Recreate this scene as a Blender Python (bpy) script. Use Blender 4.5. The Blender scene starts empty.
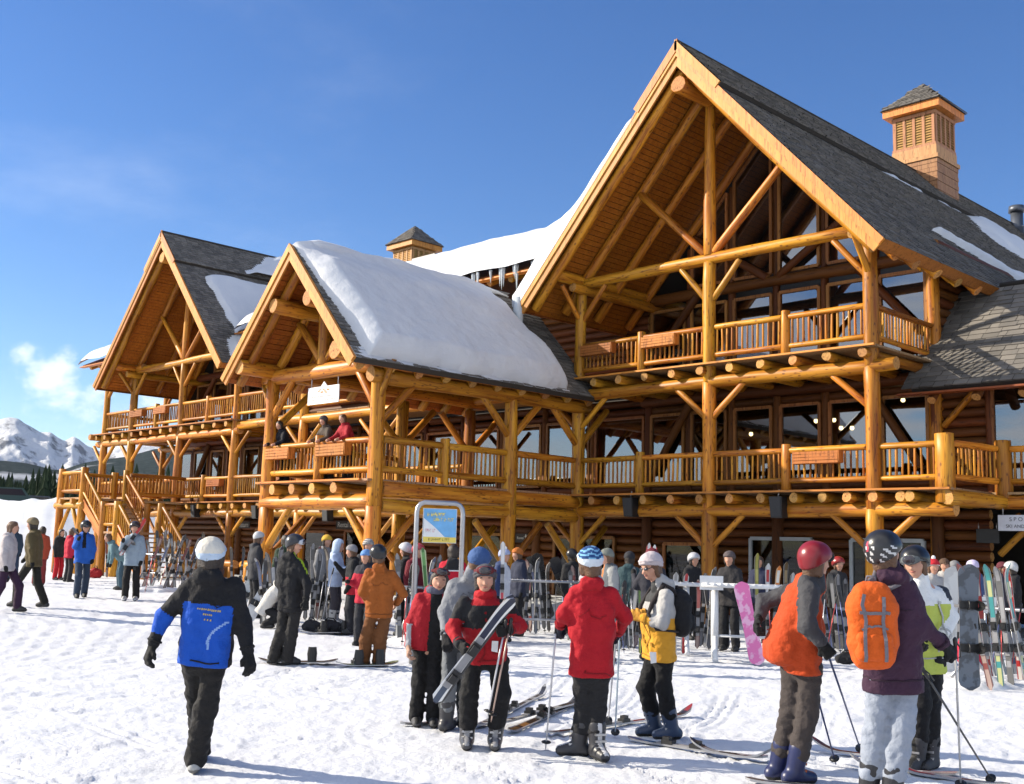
import bpy, bmesh, math, random
import numpy as np
from mathutils import Matrix, Vector
random.seed(7); rng = np.random.default_rng(7)
scene = bpy.context.scene
col = scene.collection
rad = math.radians

# ------------------------------------------------------------------ camera
CAM = np.array([12.895, -24.6, 1.8]); FPX = 1129.79
_yaw, _pit, _rol = rad(45.51), rad(7.92), rad(1.61)
VIEW = np.array([-math.sin(_yaw)*math.cos(_pit), math.cos(_yaw)*math.cos(_pit), math.sin(_pit)])
_r0 = np.array([math.cos(_yaw), math.sin(_yaw), 0.0]); _u0 = np.cross(_r0, VIEW)
RIGHT = math.cos(_rol)*_r0 + math.sin(_rol)*_u0
UP = -math.sin(_rol)*_r0 + math.cos(_rol)*_u0
cd = bpy.data.cameras.new("camera"); cam = bpy.data.objects.new("camera", cd); col.objects.link(cam)
cd.sensor_width = 36.0; cd.lens = FPX*36.0/1024.0; cd.clip_start = 0.1; cd.clip_end = 20000
cam.matrix_world = Matrix(((RIGHT[0], UP[0], -VIEW[0], CAM[0]), (RIGHT[1], UP[1], -VIEW[1], CAM[1]),
                           (RIGHT[2], UP[2], -VIEW[2], CAM[2]), (0, 0, 0, 1)))
scene.camera = cam
scene.render.resolution_x, scene.render.resolution_y = 1024, 784

# ------------------------------------------------------------------ sun and sky
SUN_AZ, SUN_EL = 37.0, 26.5            # the way the light travels (from +X), and the sun's height
SUN_STRENGTH, SKY_STRENGTH, EXPOSURE = 5.0, 0.108, 0.68
sx = -math.cos(rad(SUN_AZ)); sy = -math.sin(rad(SUN_AZ))
sun_to = Vector((sx*math.cos(rad(SUN_EL)), sy*math.cos(rad(SUN_EL)), math.sin(rad(SUN_EL))))
sd = bpy.data.lights.new("sun", 'SUN'); sd.energy = SUN_STRENGTH; sd.angle = rad(0.53); sd.color = (1.0, 0.90, 0.74)
sun = bpy.data.objects.new("sun", sd); col.objects.link(sun)
sun.rotation_euler = sun_to.to_track_quat('Z', 'Y').to_euler(); sun.location = (0, -30, 40)

world = bpy.data.worlds.new("World"); scene.world = world; world.use_nodes = True
def build_world():
    nt = world.node_tree; nt.nodes.clear(); N = nt.nodes.new; L = nt.links.new
    out = N('ShaderNodeOutputWorld'); bg = N('ShaderNodeBackground'); bg.inputs[1].default_value = SKY_STRENGTH
    sky = N('ShaderNodeTexSky'); sky.sky_type = 'NISHITA'; sky.sun_disc = False
    sky.sun_elevation = rad(SUN_EL); sky.sun_rotation = math.atan2(sx, sy)
    sky.altitude = 1700; sky.air_density = 1.15; sky.dust_density = 0.4; sky.ozone_density = 3.0
    hsv = N('ShaderNodeHueSaturation'); hsv.inputs['Saturation'].default_value = 1.22; hsv.inputs['Hue'].default_value = .511; L(sky.outputs[0], hsv.inputs['Color'])
    tc = N('ShaderNodeTexCoord')
    sep = N('ShaderNodeSeparateXYZ'); L(tc.outputs['Generated'], sep.inputs[0])
    def m(op, a, b=None, c=None):
        n = N('ShaderNodeMath'); n.operation = op
        for i, q in enumerate((a, b, c)):
            if q is None: continue
            if isinstance(q, (int, float)): n.inputs[i].default_value = q
            else: L(q, n.inputs[i])
        return n.outputs[0]
    zc = m('MAXIMUM', sep.outputs[2], 0.0)
    den = m('ADD', zc, 0.12)
    px = m('DIVIDE', sep.outputs[0], den); py = m('DIVIDE', sep.outputs[1], den)
    cmb = N('ShaderNodeCombineXYZ'); L(px, cmb.inputs[0]); L(py, cmb.inputs[1])
    n1 = N('ShaderNodeTexNoise'); n1.inputs['Scale'].default_value = 0.75; n1.inputs['Detail'].default_value = 9; n1.inputs['Roughness'].default_value = 0.58
    L(cmb.outputs[0], n1.inputs['Vector'])
    n2 = N('ShaderNodeTexNoise'); n2.inputs['Scale'].default_value = 0.32; n2.inputs['Detail'].default_value = 3
    mp = N('ShaderNodeMapping'); mp.inputs['Location'].default_value = (3.7, 1.9, 0.3); L(cmb.outputs[0], mp.inputs[0]); L(mp.outputs[0], n2.inputs['Vector'])
    prod = m('MULTIPLY', n1.outputs[0], n2.outputs[0])
    # thin wisps everywhere, a little more of them low down
    low = N('ShaderNodeMapRange'); low.inputs[1].default_value = 0.02; low.inputs[2].default_value = 0.36; low.inputs[3].default_value = 0.085; low.inputs[4].default_value = -0.012
    L(zc, low.inputs[0])
    dens = m('ADD', prod, low.outputs[0])
    wisp = N('ShaderNodeMapRange'); wisp.interpolation_type = 'SMOOTHSTEP'
    wisp.inputs[1].default_value = 0.30; wisp.inputs[2].default_value = 0.56; wisp.inputs[3].default_value = 0.0; wisp.inputs[4].default_value = 0.5
    L(dens, wisp.inputs[0])
    # small cumulus near the mountain, and low banks round the rest of the horizon
    def blob(d, rx, strength):
        vd = N('ShaderNodeVectorMath'); vd.operation = 'DISTANCE'; L(tc.outputs['Generated'], vd.inputs[0]); vd.inputs[1].default_value = d
        mr = N('ShaderNodeMapRange'); mr.inputs[1].default_value = rx; mr.inputs[2].default_value = 0.0; mr.inputs[3].default_value = 0.0; mr.inputs[4].default_value = strength
        L(vd.outputs['Value'], mr.inputs[0]); return mr.outputs[0]
    def pixdir(x, y):
        d = VIEW + RIGHT*(x-512)/FPX - UP*(y-392)/FPX; d = d/np.linalg.norm(d); return tuple(d)
    n3 = N('ShaderNodeTexNoise'); n3.inputs['Scale'].default_value = 26; n3.inputs['Detail'].default_value = 7; n3.inputs['Roughness'].default_value = 0.6
    mp3 = N('ShaderNodeMapping'); mp3.inputs['Scale'].default_value = (1, 1, 1.5); L(tc.outputs['Generated'], mp3.inputs[0]); L(mp3.outputs[0], n3.inputs['Vector'])
    b = blob(pixdir(52, 374), 0.062, 0.50)
    for (x, y, r, s) in ((95, 396, 0.05, 0.38), (30, 356, 0.035, 0.40), (150, 402, 0.06, 0.30), (80, 446, 0.05, 0.32)):
        b = m('MAXIMUM', b, blob(pixdir(x, y), r, s))
    cum = m('ADD', b, m('MULTIPLY', m('SUBTRACT', n3.outputs[0], 0.5), 0.75))
    cumr = N('ShaderNodeMapRange'); cumr.interpolation_type = 'SMOOTHSTEP'
    cumr.inputs[1].default_value = 0.22; cumr.inputs[2].default_value = 0.46; cumr.inputs[3].default_value = 0; cumr.inputs[4].default_value = 0.74
    L(cum, cumr.inputs[0])
    # cumulus field of the open sky (seen mirrored in the panes)
    n4 = N('ShaderNodeTexNoise'); n4.inputs['Scale'].default_value = 1.5; n4.inputs['Detail'].default_value = 8; n4.inputs['Roughness'].default_value = 0.55; L(cmb.outputs[0], n4.inputs['Vector'])
    fld = N('ShaderNodeMapRange'); fld.interpolation_type = 'SMOOTHSTEP'
    fld.inputs[1].default_value = 0.39; fld.inputs[2].default_value = 0.56; fld.inputs[3].default_value = 0; fld.inputs[4].default_value = 0.85
    L(n4.outputs[0], fld.inputs[0])
    south = N('ShaderNodeMapRange'); south.interpolation_type = 'SMOOTHSTEP'
    south.inputs[1].default_value = 0.05; south.inputs[2].default_value = -0.25; south.inputs[3].default_value = 0; south.inputs[4].default_value = 1
    L(sep.outputs[1], south.inputs[0])
    fs = m('MULTIPLY', fld.outputs[0], south.outputs[0])
    tot = m('MAXIMUM', m('MAXIMUM', wisp.outputs[0], cumr.outputs[0]), fs)
    mix = N('ShaderNodeMix'); mix.data_type = 'RGBA'; L(tot, mix.inputs[0]); L(hsv.outputs[0], mix.inputs[6]); mix.inputs[7].default_value = (7.6, 7.9, 8.4, 1)
    L(mix.outputs[2], bg.inputs[0]); L(bg.outputs[0], out.inputs[0])
build_world()
vs = scene.view_settings; vs.view_transform = 'Standard'; vs.look = 'None'; vs.exposure = EXPOSURE; vs.gamma = 1.0; vs.use_curve_mapping = False
scene.render.engine = 'CYCLES'
scene.cycles.max_bounces = 6; scene.cycles.diffuse_bounces = 1; scene.cycles.glossy_bounces = 3; scene.cycles.transparent_max_bounces = 8
scene.cycles.use_denoising = True; scene.cycles.caustics_reflective = False; scene.cycles.caustics_refractive = False
scene.cycles.sample_clamp_indirect = 6.0

# ------------------------------------------------------------------ pixel to place (a pixel gives a direction only)
def ray(x, y): return VIEW + RIGHT*(x-512)/FPX - UP*(y-392)/FPX
def on_plane(x, y, ax, val):
    d = ray(x, y); return CAM + d*((val-CAM[ax])/d[ax])

# ------------------------------------------------------------------ noise
_lat = rng.random((64, 64, 64)).astype(np.float32)
def vnoise(p):
    p = np.asarray(p, np.float32); i = np.floor(p).astype(np.int32); f = p-i; f = f*f*(3-2*f)
    a = [i[..., k] & 63 for k in range(3)]; b = [(q+1) & 63 for q in a]
    fx, fy, fz = f[..., 0], f[..., 1], f[..., 2]
    c = lambda x, y, z: _lat[x, y, z]
    x00 = c(a[0], a[1], a[2])*(1-fx)+c(b[0], a[1], a[2])*fx; x10 = c(a[0], b[1], a[2])*(1-fx)+c(b[0], b[1], a[2])*fx
    x01 = c(a[0], a[1], b[2])*(1-fx)+c(b[0], a[1], b[2])*fx; x11 = c(a[0], b[1], b[2])*(1-fx)+c(b[0], b[1], b[2])*fx
    y0 = x00*(1-fy)+x10*fy; y1 = x01*(1-fy)+x11*fy
    return (y0*(1-fz)+y1*fz)*2-1
def n2(x, y, s, oct=1, seed=0.0):
    t = 0; a = 1.0; fr = s
    for o in range(oct):
        t = t + a*vnoise(np.stack([x*fr+seed, y*fr+seed*1.7, np.full_like(x, seed+o*7.3)], -1)); a *= .5; fr *= 2.03
    return t
def sstep(a, b, x): t = np.clip((x-a)/(b-a), 0, 1); return t*t*(3-2*t)

def ground_base(x, y):
    x = np.asarray(x, float); y = np.asarray(y, float)
    z = .33*sstep(-3, -12, x)
    return z
def gz(x, y): return float(ground_base(np.array([x]), np.array([y]))[0])
def gpix(x, y):
    """ground point seen at a pixel"""
    z = 0.0
    for k in range(12):
        p = on_plane(x, y, 2, z); z = gz(p[0], p[1])
    return on_plane(x, y, 2, z)
def depth(p): return float((np.asarray(p)-CAM) @ VIEW)
def at_depth(x, y, d): return CAM + ray(x, y)*d

# ------------------------------------------------------------------ object helpers
WM = {}
def empty(name, loc, label=None, cat=None, group=None, kind=None):
    o = bpy.data.objects.new(name, None); col.objects.link(o); o.empty_display_size = .2
    M = Matrix.Translation(Vector([float(v) for v in loc])); o.matrix_basis = M; WM[o.name] = M
    tag(o, label, cat, group, kind); return o
def tag(o, label=None, cat=None, group=None, kind=None):
    if label: o["label"] = label
    if cat: o["category"] = cat
    if group: o["group"] = group
    if kind: o["kind"] = kind
    return o
def add(name, me, parent=None, M=None, mat=None):
    o = bpy.data.objects.new(name, me); col.objects.link(o)
    M = Matrix.Identity(4) if M is None else M
    if parent is not None:
        o.parent = parent; o.matrix_parent_inverse = WM[parent.name].inverted()
    o.matrix_basis = M; WM[o.name] = M
    if mat is not None and len(me.materials) == 0:
        for q in (mat if isinstance(mat, (list, tuple)) else [mat]): me.materials.append(q)
    return o
def mesh(verts, faces, mi=None, smooth=False, name="mesh"):
    me = bpy.data.meshes.new(name); me.from_pydata([tuple(v) for v in verts], [], [tuple(f) for f in faces])
    if mi is not None: me.polygons.foreach_set("material_index", np.asarray(mi, np.int32))
    if smooth: me.polygons.foreach_set("use_smooth", np.ones(len(me.polygons), bool))
    me.update(); return me
def np_mesh(V, Q, mi=None, smooth=True, name="mesh"):
    V = np.asarray(V, np.float32); Q = np.asarray(Q, np.int32); k = Q.shape[1]
    me = bpy.data.meshes.new(name); me.vertices.add(len(V)); me.vertices.foreach_set("co", V.ravel())
    me.loops.add(Q.size); me.loops.foreach_set("vertex_index", Q.ravel())
    me.polygons.add(len(Q)); me.polygons.foreach_set("loop_start", np.arange(0, Q.size, k, dtype=np.int32))
    if mi is not None: me.polygons.foreach_set("material_index", np.asarray(mi, np.int32))
    me.polygons.foreach_set("use_smooth", np.full(len(Q), smooth, bool))
    me.update(calc_edges=True); me.validate(); return me
class MB:
    """collects pieces of ONE thing or part into a mesh"""
    def __init__(s): s.v = []; s.f = []; s.m = []; s.sm = []
    def raw(s, V, F, mi=0, sm=False):
        b = len(s.v); s.v += [tuple(float(q) for q in v) for v in V]; s.f += [tuple(i+b for i in f) for f in F]; s.m += [mi]*len(F); s.sm += [sm]*len(F); return s
    def box(s, lo, hi, mi=0, M=None):
        V = [Vector((x, y, z)) for z in (lo[2], hi[2]) for y in (lo[1], hi[1]) for x in (lo[0], hi[0])]
        if M is not None: V = [M @ v for v in V]
        return s.raw(V, [(0, 2, 3, 1), (4, 5, 7, 6), (0, 1, 5, 4), (2, 6, 7, 3), (0, 4, 6, 2), (1, 3, 7, 5)], mi)
    def tube(s, pts, rs, n=8, mi=0, cap=True):
        pts = [Vector([float(q) for q in p]) for p in pts]
        if not isinstance(rs, (list, tuple)): rs = [rs]*len(pts)
        up = None; V = []; F = []
        for i, p in enumerate(pts):
            d = (pts[min(i+1, len(pts)-1)]-pts[max(i-1, 0)]).normalized()
            if up is None: up = d.orthogonal().normalized()
            up = (up-d*up.dot(d)).normalized(); w = d.cross(up)
            for k in range(n):
                a = 2*math.pi*k/n; V.append(p+(up*math.cos(a)+w*math.sin(a))*rs[i])
        for i in range(len(pts)-1):
            for k in range(n): F.append((i*n+k, i*n+(k+1) % n, (i+1)*n+(k+1) % n, (i+1)*n+k))
        s.raw(V, F, mi, True)
        if cap:
            b = len(s.v)-len(V); s.f.append(tuple(b+k for k in reversed(range(n)))); s.f.append(tuple(b+(len(pts)-1)*n+k for k in range(n))); s.m += [mi, mi]; s.sm += [False, False]
        return s
    def prism(s, pts, d, mi=0):
        d = Vector([float(q) for q in d]); P = [Vector([float(q) for q in p]) for p in pts]; n = len(P)
        return s.raw(P+[p+d for p in P], [tuple(reversed(range(n))), tuple(range(n, 2*n))]+[(i, (i+1) % n, n+(i+1) % n, n+i) for i in range(n)], mi)
    def me(s, name="mesh"):
        m = mesh(s.v, s.f, s.m, False, name); m.polygons.foreach_set("use_smooth", np.array(s.sm, bool)); return m

# ------------------------------------------------------------------ materials
MATS = {}
def nodes(name):
    m = bpy.data.materials.new(name); m.use_nodes = True; nt = m.node_tree
    b = nt.nodes['Principled BSDF']; return m, nt, b
def plain(name, c, rough=.6, metal=0.0, spec=.5, var=.12, scale=14.0, bump=0.0, bscale=40.0):
    """a colour with mottling and, where asked for, fine relief"""
    if name in MATS: return MATS[name]
    m, nt, b = nodes(name); N = nt.nodes.new; L = nt.links.new
    tc = N('ShaderNodeTexCoord'); no = N('ShaderNodeTexNoise'); no.inputs['Scale'].default_value = scale; no.inputs['Detail'].default_value = 4
    L(tc.outputs['Object'], no.inputs['Vector'])
    cr = N('ShaderNodeMix'); cr.data_type = 'RGBA'
    cr.inputs[6].default_value = tuple(max(0, q*(1-var)) for q in c)+(1,); cr.inputs[7].default_value = tuple(min(1, q*(1+var)) for q in c)+(1,)
    L(no.outputs[0], cr.inputs[0]); L(cr.outputs[2], b.inputs['Base Color'])
    b.inputs['Roughness'].default_value = rough; b.inputs['Metallic'].default_value = metal; b.inputs['Specular IOR Level'].default_value = spec
    if bump:
        n2_ = N('ShaderNodeTexNoise'); n2_.inputs['Scale'].default_value = bscale; n2_.inputs['Detail'].default_value = 3; L(tc.outputs['Object'], n2_.inputs['Vector'])
        bp = N('ShaderNodeBump'); bp.inputs['Strength'].default_value = bump; bp.inputs['Distance'].default_value = .02
        L(n2_.outputs[0], bp.inputs['Height']); L(bp.outputs[0], b.inputs['Normal'])
    MATS[name] = m; return m
def wood(name, c0, c1, knot=(.16, .05, .012), rough=.42, zs=.35, scale=7.0, rings=False, coat=.0, kn=.85):
    m, nt, b = nodes(name); N = nt.nodes.new; L = nt.links.new
    tc = N('ShaderNodeTexCoord'); oi = N('ShaderNodeObjectInfo')
    off = N('ShaderNodeVectorMath'); off.operation = 'ADD'
    sc = N('ShaderNodeVectorMath'); sc.operation = 'SCALE'; sc.inputs[0].default_value = (31, 17, 53); L(oi.outputs['Random'], sc.inputs['Scale'])
    L(tc.outputs['Object'], off.inputs[0]); L(sc.outputs[0], off.inputs[1])
    mp = N('ShaderNodeMapping'); mp.inputs['Scale'].default_value = (scale, scale, scale*zs*.25); L(off.outputs[0], mp.inputs[0])
    n1 = N('ShaderNodeTexNoise'); n1.inputs['Scale'].default_value = 1.0; n1.inputs['Detail'].default_value = 6; n1.inputs['Roughness'].default_value = .62; L(mp.outputs[0], n1.inputs['Vector'])
    mx = N('ShaderNodeMix'); mx.data_type = 'RGBA'; mx.inputs[6].default_value = c0+(1,); mx.inputs[7].default_value = c1+(1,)
    mr = N('ShaderNodeMapRange'); mr.inputs[1].default_value = .30; mr.inputs[2].default_value = .62; L(n1.outputs[0], mr.inputs[0]); L(mr.outputs[0], mx.inputs[0])
    # knots
    vo = N('ShaderNodeTexVoronoi'); vo.inputs['Scale'].default_value = 1.0
    mp2 = N('ShaderNodeMapping'); mp2.inputs['Scale'].default_value = (7.5, 7.5, 4.2); L(off.outputs[0], mp2.inputs[0]); L(mp2.outputs[0], vo.inputs['Vector'])
    kr = N('ShaderNodeMapRange'); kr.inputs[1].default_value = .11; kr.inputs[2].default_value = .24; kr.inputs[3].default_value = kn; kr.inputs[4].default_value = 0; L(vo.outputs['Distance'], kr.inputs[0])
    mk = N('ShaderNodeMix'); mk.data_type = 'RGBA'; mk.inputs[7].default_value = knot+(1,); L(kr.outputs[0], mk.inputs[0]); L(mx.outputs[2], mk.inputs[6])
    # each piece a little lighter or darker
    hs = N('ShaderNodeHueSaturation'); vr = N('ShaderNodeMapRange'); vr.inputs[3].default_value = .66; vr.inputs[4].default_value = 1.22; L(oi.outputs['Random'], vr.inputs[0]); L(vr.outputs[0], hs.inputs['Value'])
    mp4 = N('ShaderNodeMapping'); mp4.inputs['Scale'].default_value = (9, 9, .55); L(off.outputs[0], mp4.inputs[0])
    n4 = N('ShaderNodeTexNoise'); n4.inputs['Scale'].default_value = 1.0; n4.inputs['Detail'].default_value = 2; L(mp4.outputs[0], n4.inputs['Vector'])
    s4 = N('ShaderNodeMath'); s4.operation = 'SUBTRACT'; s4.inputs[1].default_value = .5; L(n4.outputs[0], s4.inputs[0]); a4 = N('ShaderNodeMath'); a4.operation = 'ABSOLUTE'; L(s4.outputs[0], a4.inputs[0])
    r4 = N('ShaderNodeMapRange'); r4.inputs[1].default_value = .004; r4.inputs[2].default_value = .018; r4.inputs[3].default_value = .75; r4.inputs[4].default_value = 0; L(a4.outputs[0], r4.inputs[0])
    mc = N('ShaderNodeMix'); mc.data_type = 'RGBA'; mc.inputs[7].default_value = tuple(q*.35 for q in c0)+(1,); L(r4.outputs[0], mc.inputs[0]); L(mk.outputs[2], mc.inputs[6])
    hr = N('ShaderNodeMapRange'); hr.inputs[3].default_value = .488; hr.inputs[4].default_value = .508; pw = N('ShaderNodeMath'); pw.operation = 'FRACT'; mu7 = N('ShaderNodeMath'); mu7.operation = 'MULTIPLY'; mu7.inputs[1].default_value = 7.31; L(oi.outputs['Random'], mu7.inputs[0]); L(mu7.outputs[0], pw.inputs[0]); L(pw.outputs[0], hr.inputs[0]); L(hr.outputs[0], hs.inputs['Hue'])
    L(mc.outputs[2], hs.inputs['Color']); L(hs.outputs[0], b.inputs['Base Color'])
    b.inputs['Roughness'].default_value = rough; b.inputs['Specular IOR Level'].default_value = .3; b.inputs['Coat Weight'].default_value = coat; b.inputs['Coat Roughness'].default_value = .3
    bp = N('ShaderNodeBump'); bp.inputs['Strength'].default_value = .35; bp.inputs['Distance'].default_value = .015; L(n1.outputs[0], bp.inputs['Height']); L(bp.outputs[0], b.inputs['Normal'])
    MATS[name] = m; return m
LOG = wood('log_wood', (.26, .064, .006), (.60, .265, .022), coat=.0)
LOG_SHADE = wood('shaded_log_wood', (.105, .030, .006), (.165, .054, .010), rough=.6)  # log wood darkened: shade under decks and balconies put into the colour
ENDG = wood('end_grain', (.42, .19, .05), (.58, .30, .09), rough=.7, zs=4, scale=16)
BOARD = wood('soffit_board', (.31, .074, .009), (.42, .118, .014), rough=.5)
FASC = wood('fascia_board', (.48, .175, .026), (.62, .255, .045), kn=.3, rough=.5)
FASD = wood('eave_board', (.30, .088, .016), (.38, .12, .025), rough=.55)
DECKM = wood('deck_plank', (.34, .19, .09), (.44, .26, .13), rough=.7)
SIDING = wood('chimney_siding', (.42, .20, .085), (.54, .28, .12), kn=.3, rough=.6)
LOUV = wood('louvre_wood', (.52, .30, .09), (.62, .38, .13), kn=.3, rough=.6)

def shingle_mat():
    m, nt, b = nodes('shingle'); N = nt.nodes.new; L = nt.links.new
    at = N('ShaderNodeAttribute'); at.attribute_name = 'rnd'
    tc = N('ShaderNodeTexCoord'); no = N('ShaderNodeTexNoise'); no.inputs['Scale'].default_value = 1.3; no.inputs['Detail'].default_value = 8; L(tc.outputs['Object'], no.inputs['Vector'])
    rp = N('ShaderNodeValToRGB'); e = rp.color_ramp.elements; e[0].position = .0; e[0].color = (.040, .039, .038, 1); e[1].position = 1; e[1].color = (.23, .205, .175, 1)
    mm = N('ShaderNodeMath'); mm.operation = 'MULTIPLY_ADD'; L(at.outputs['Fac'], mm.inputs[0]); mm.inputs[1].default_value = .5; 
    sb = N('ShaderNodeMath'); sb.operation = 'MULTIPLY'; sb.inputs[1].default_value = .62; L(no.outputs[0], sb.inputs[0]); L(sb.outputs[0], mm.inputs[2])
    L(mm.outputs[0], rp.inputs[0]); L(rp.outputs[0], b.inputs['Base Color']); b.inputs['Roughness'].default_value = .85
    return m
SHING = shingle_mat()
def snow_mat(name, scale=6.0, strength=.5, dist=.06, alb=1.0):
    m, nt, b = nodes(name); N = nt.nodes.new; L = nt.links.new
    tc = N('ShaderNodeTexCoord')
    n1 = N('ShaderNodeTexNoise'); n1.inputs['Scale'].default_value = scale; n1.inputs['Detail'].default_value = 9; n1.inputs['Roughness'].default_value = .68; L(tc.outputs['Object'], n1.inputs['Vector'])
    n2_ = N('ShaderNodeTexNoise'); n2_.inputs['Scale'].default_value = 1.1; n2_.inputs['Detail'].default_value = 5; L(tc.outputs['Object'], n2_.inputs['Vector'])
    mx = N('ShaderNodeMix'); mx.data_type = 'RGBA'; mx.inputs[6].default_value = (.66*alb, .69*alb, .75*alb, 1); mx.inputs[7].default_value = (.90*alb, .895*alb, .885*alb, 1); L(n2_.outputs[0], mx.inputs[0])
    L(mx.outputs[2], b.inputs['Base Color']); b.inputs['Roughness'].default_value = .75; b.inputs['Specular IOR Level'].default_value = .25
    bp = N('ShaderNodeBump'); bp.inputs['Strength'].default_value = strength; bp.inputs['Distance'].default_value = dist
    L(n1.outputs[0], bp.inputs['Height']); L(bp.outputs[0], b.inputs['Normal']); return m
SNOW = snow_mat('packed_snow', 16.0, .55, .03, .90); ROOFSNOW = snow_mat('roof_snow', 5.0, .45, .06, .80)
def glass_mat(ior=1.9, nm='window_glass'):
    m, nt, b = nodes(nm); N = nt.nodes.new; L = nt.links.new; nt.nodes.remove(b); out = nt.nodes['Material Output']
    gl = N('ShaderNodeBsdfGlossy'); gl.inputs['Roughness'].default_value = .02; gl.inputs['Color'].default_value = (.95, .97, 1, 1)
    tr = N('ShaderNodeBsdfTransparent'); tr.inputs['Color'].default_value = (.42, .44, .43, 1)
    fr = N('ShaderNodeFresnel'); fr.inputs['IOR'].default_value = ior
    mx = N('ShaderNodeMixShader'); geo_ = N('ShaderNodeNewGeometry'); iv = N('ShaderNodeMath'); iv.operation = 'SUBTRACT'; iv.inputs[0].default_value = 1.0; L(geo_.outputs['Backfacing'], iv.inputs[1]); mu = N('ShaderNodeMath'); mu.operation = 'MULTIPLY'; L(fr.outputs[0], mu.inputs[0]); L(iv.outputs[0], mu.inputs[1])
    L(mu.outputs[0], mx.inputs[0]); L(tr.outputs[0], mx.inputs[1]); L(gl.outputs[0], mx.inputs[2]); L(mx.outputs[0], out.inputs[0]); return m
GLASS = glass_mat(2.7); GLASS_LOW = glass_mat(1.38, 'ground_floor_glass')
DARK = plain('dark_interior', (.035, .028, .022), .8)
BLACK = plain('black_plastic', (.012, .012, .013), .45)
METAL = plain('grey_steel', (.42, .42, .43), .35, metal=.8)
WHITEP = plain('white_paint', (.78, .78, .76), .45)
FRAMEM = wood('window_frame_wood', (.30, .12, .03), (.40, .17, .045), rough=.5)

# ------------------------------------------------------------------ logs, boxes, boards with their length along local Z
def frame_to(p0, p1, twist=0.0):
    p0 = Vector([float(v) for v in p0]); p1 = Vector([float(v) for v in p1]); d = (p1-p0); L = d.length; d.normalize()
    ref = Vector((0, 0, 1)) if abs(d.z) < .9 else Vector((1, 0, 0))
    x = ref.cross(d).normalized(); y = d.cross(x)
    M = Matrix(((x.x, y.x, d.x, p0.x), (x.y, y.y, d.y, p0.y), (x.z, y.z, d.z, p0.z), (0, 0, 0, 1)))
    if twist: M = M @ Matrix.Rotation(twist, 4, 'Z')
    return M, L
def log_mesh(L, r0, r1, n=12, wob=.04, seed=0):
    R = random.Random(seed); k = max(3, min(12, int(L/.55)+2)); V = []; F = []; mi = []
    ph = [R.uniform(0, 6.28) for _ in range(6)]
    for i in range(k):
        t = i/(k-1); r = r0+(r1-r0)*t; cx = wob*r*math.sin(ph[0]+t*L*.9)*1.2; cy = wob*r*math.sin(ph[1]+t*L*.7)*1.2
        if i in (0, k-1): cx = cy = 0
        for j in range(n):
            a = 2*math.pi*j/n; rr = r*(1+wob*math.sin(2*a+ph[2]+t*L)+wob*.8*math.sin(3*a+ph[3]-t*L*1.7)+R.uniform(-.012, .012))
            V.append((cx+rr*math.cos(a), cy+rr*math.sin(a), t*L))
    for i in range(k-1):
        for j in range(n): F.append((i*n+j, i*n+(j+1) % n, (i+1)*n+(j+1) % n, (i+1)*n+j)); mi.append(0)
    # chamfered ends with end grain
    for e, (zz, base, sgn) in enumerate(((-.012, 0, -1), (L+.012, (k-1)*n, 1))):
        b = len(V)
        for j in range(n): v = V[base+j]; V.append((v[0]*.93, v[1]*.93, zz))
        for j in range(n):
            q = (base+j, base+(j+1) % n, b+(j+1) % n, b+j); F.append(q if sgn > 0 else tuple(reversed(q))); mi.append(0)
        F.append(tuple(b+j for j in range(n)) if sgn > 0 else tuple(b+j for j in reversed(range(n)))); mi.append(1)
    me = mesh(V, F, mi, False, 'log'); sm = np.ones(len(F), bool); sm[np.array(mi) == 1] = False; me.polygons.foreach_set("use_smooth", sm); return me
_lc = [0]
def log(name, p0, p1, r0, r1=None, parent=None, mat=None, n=12, wob=.06):
    _lc[0] += 1; M, L = frame_to(p0, p1, (_lc[0]*1.7) % 6.28)
    me = log_mesh(L, r0, r1 if r1 else r0*.96, n, wob, _lc[0]); return add(name, me, parent, M, [mat or LOG, ENDG])
def beam(name, p0, p1, w, h, parent=None, mat=None, twist=0.0, off=(0, 0)):
    """squared timber or board from p0 to p1; w across (local x), h (local y)"""
    M, L = frame_to(p0, p1, twist); m = MB(); bv = min(w, h)*.08
    V = []; 
    for zz in (0, L):
        for (x, y) in ((-w/2+bv, -h/2), (w/2-bv, -h/2), (w/2, -h/2+bv), (w/2, h/2-bv), (w/2-bv, h/2), (-w/2+bv, h/2), (-w/2, h/2-bv), (-w/2, -h/2+bv)): V.append((x+off[0], y+off[1], zz))
    F = [(i, (i+1) % 8, 8+(i+1) % 8, 8+i) for i in range(8)]+[tuple(reversed(range(8))), tuple(range(8, 16))]
    m.raw(V, F); return add(name, m.me(), parent, M, mat or FASC)
def bxm(name, lo, hi, parent=None, mat=None):
    lo = np.array(lo, float); hi = np.array(hi, float); c = (lo+hi)/2; m = MB(); m.box(lo-c, hi-c)
    return add(name, m.me(), parent, Matrix.Translation(Vector(c)), mat)
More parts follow.
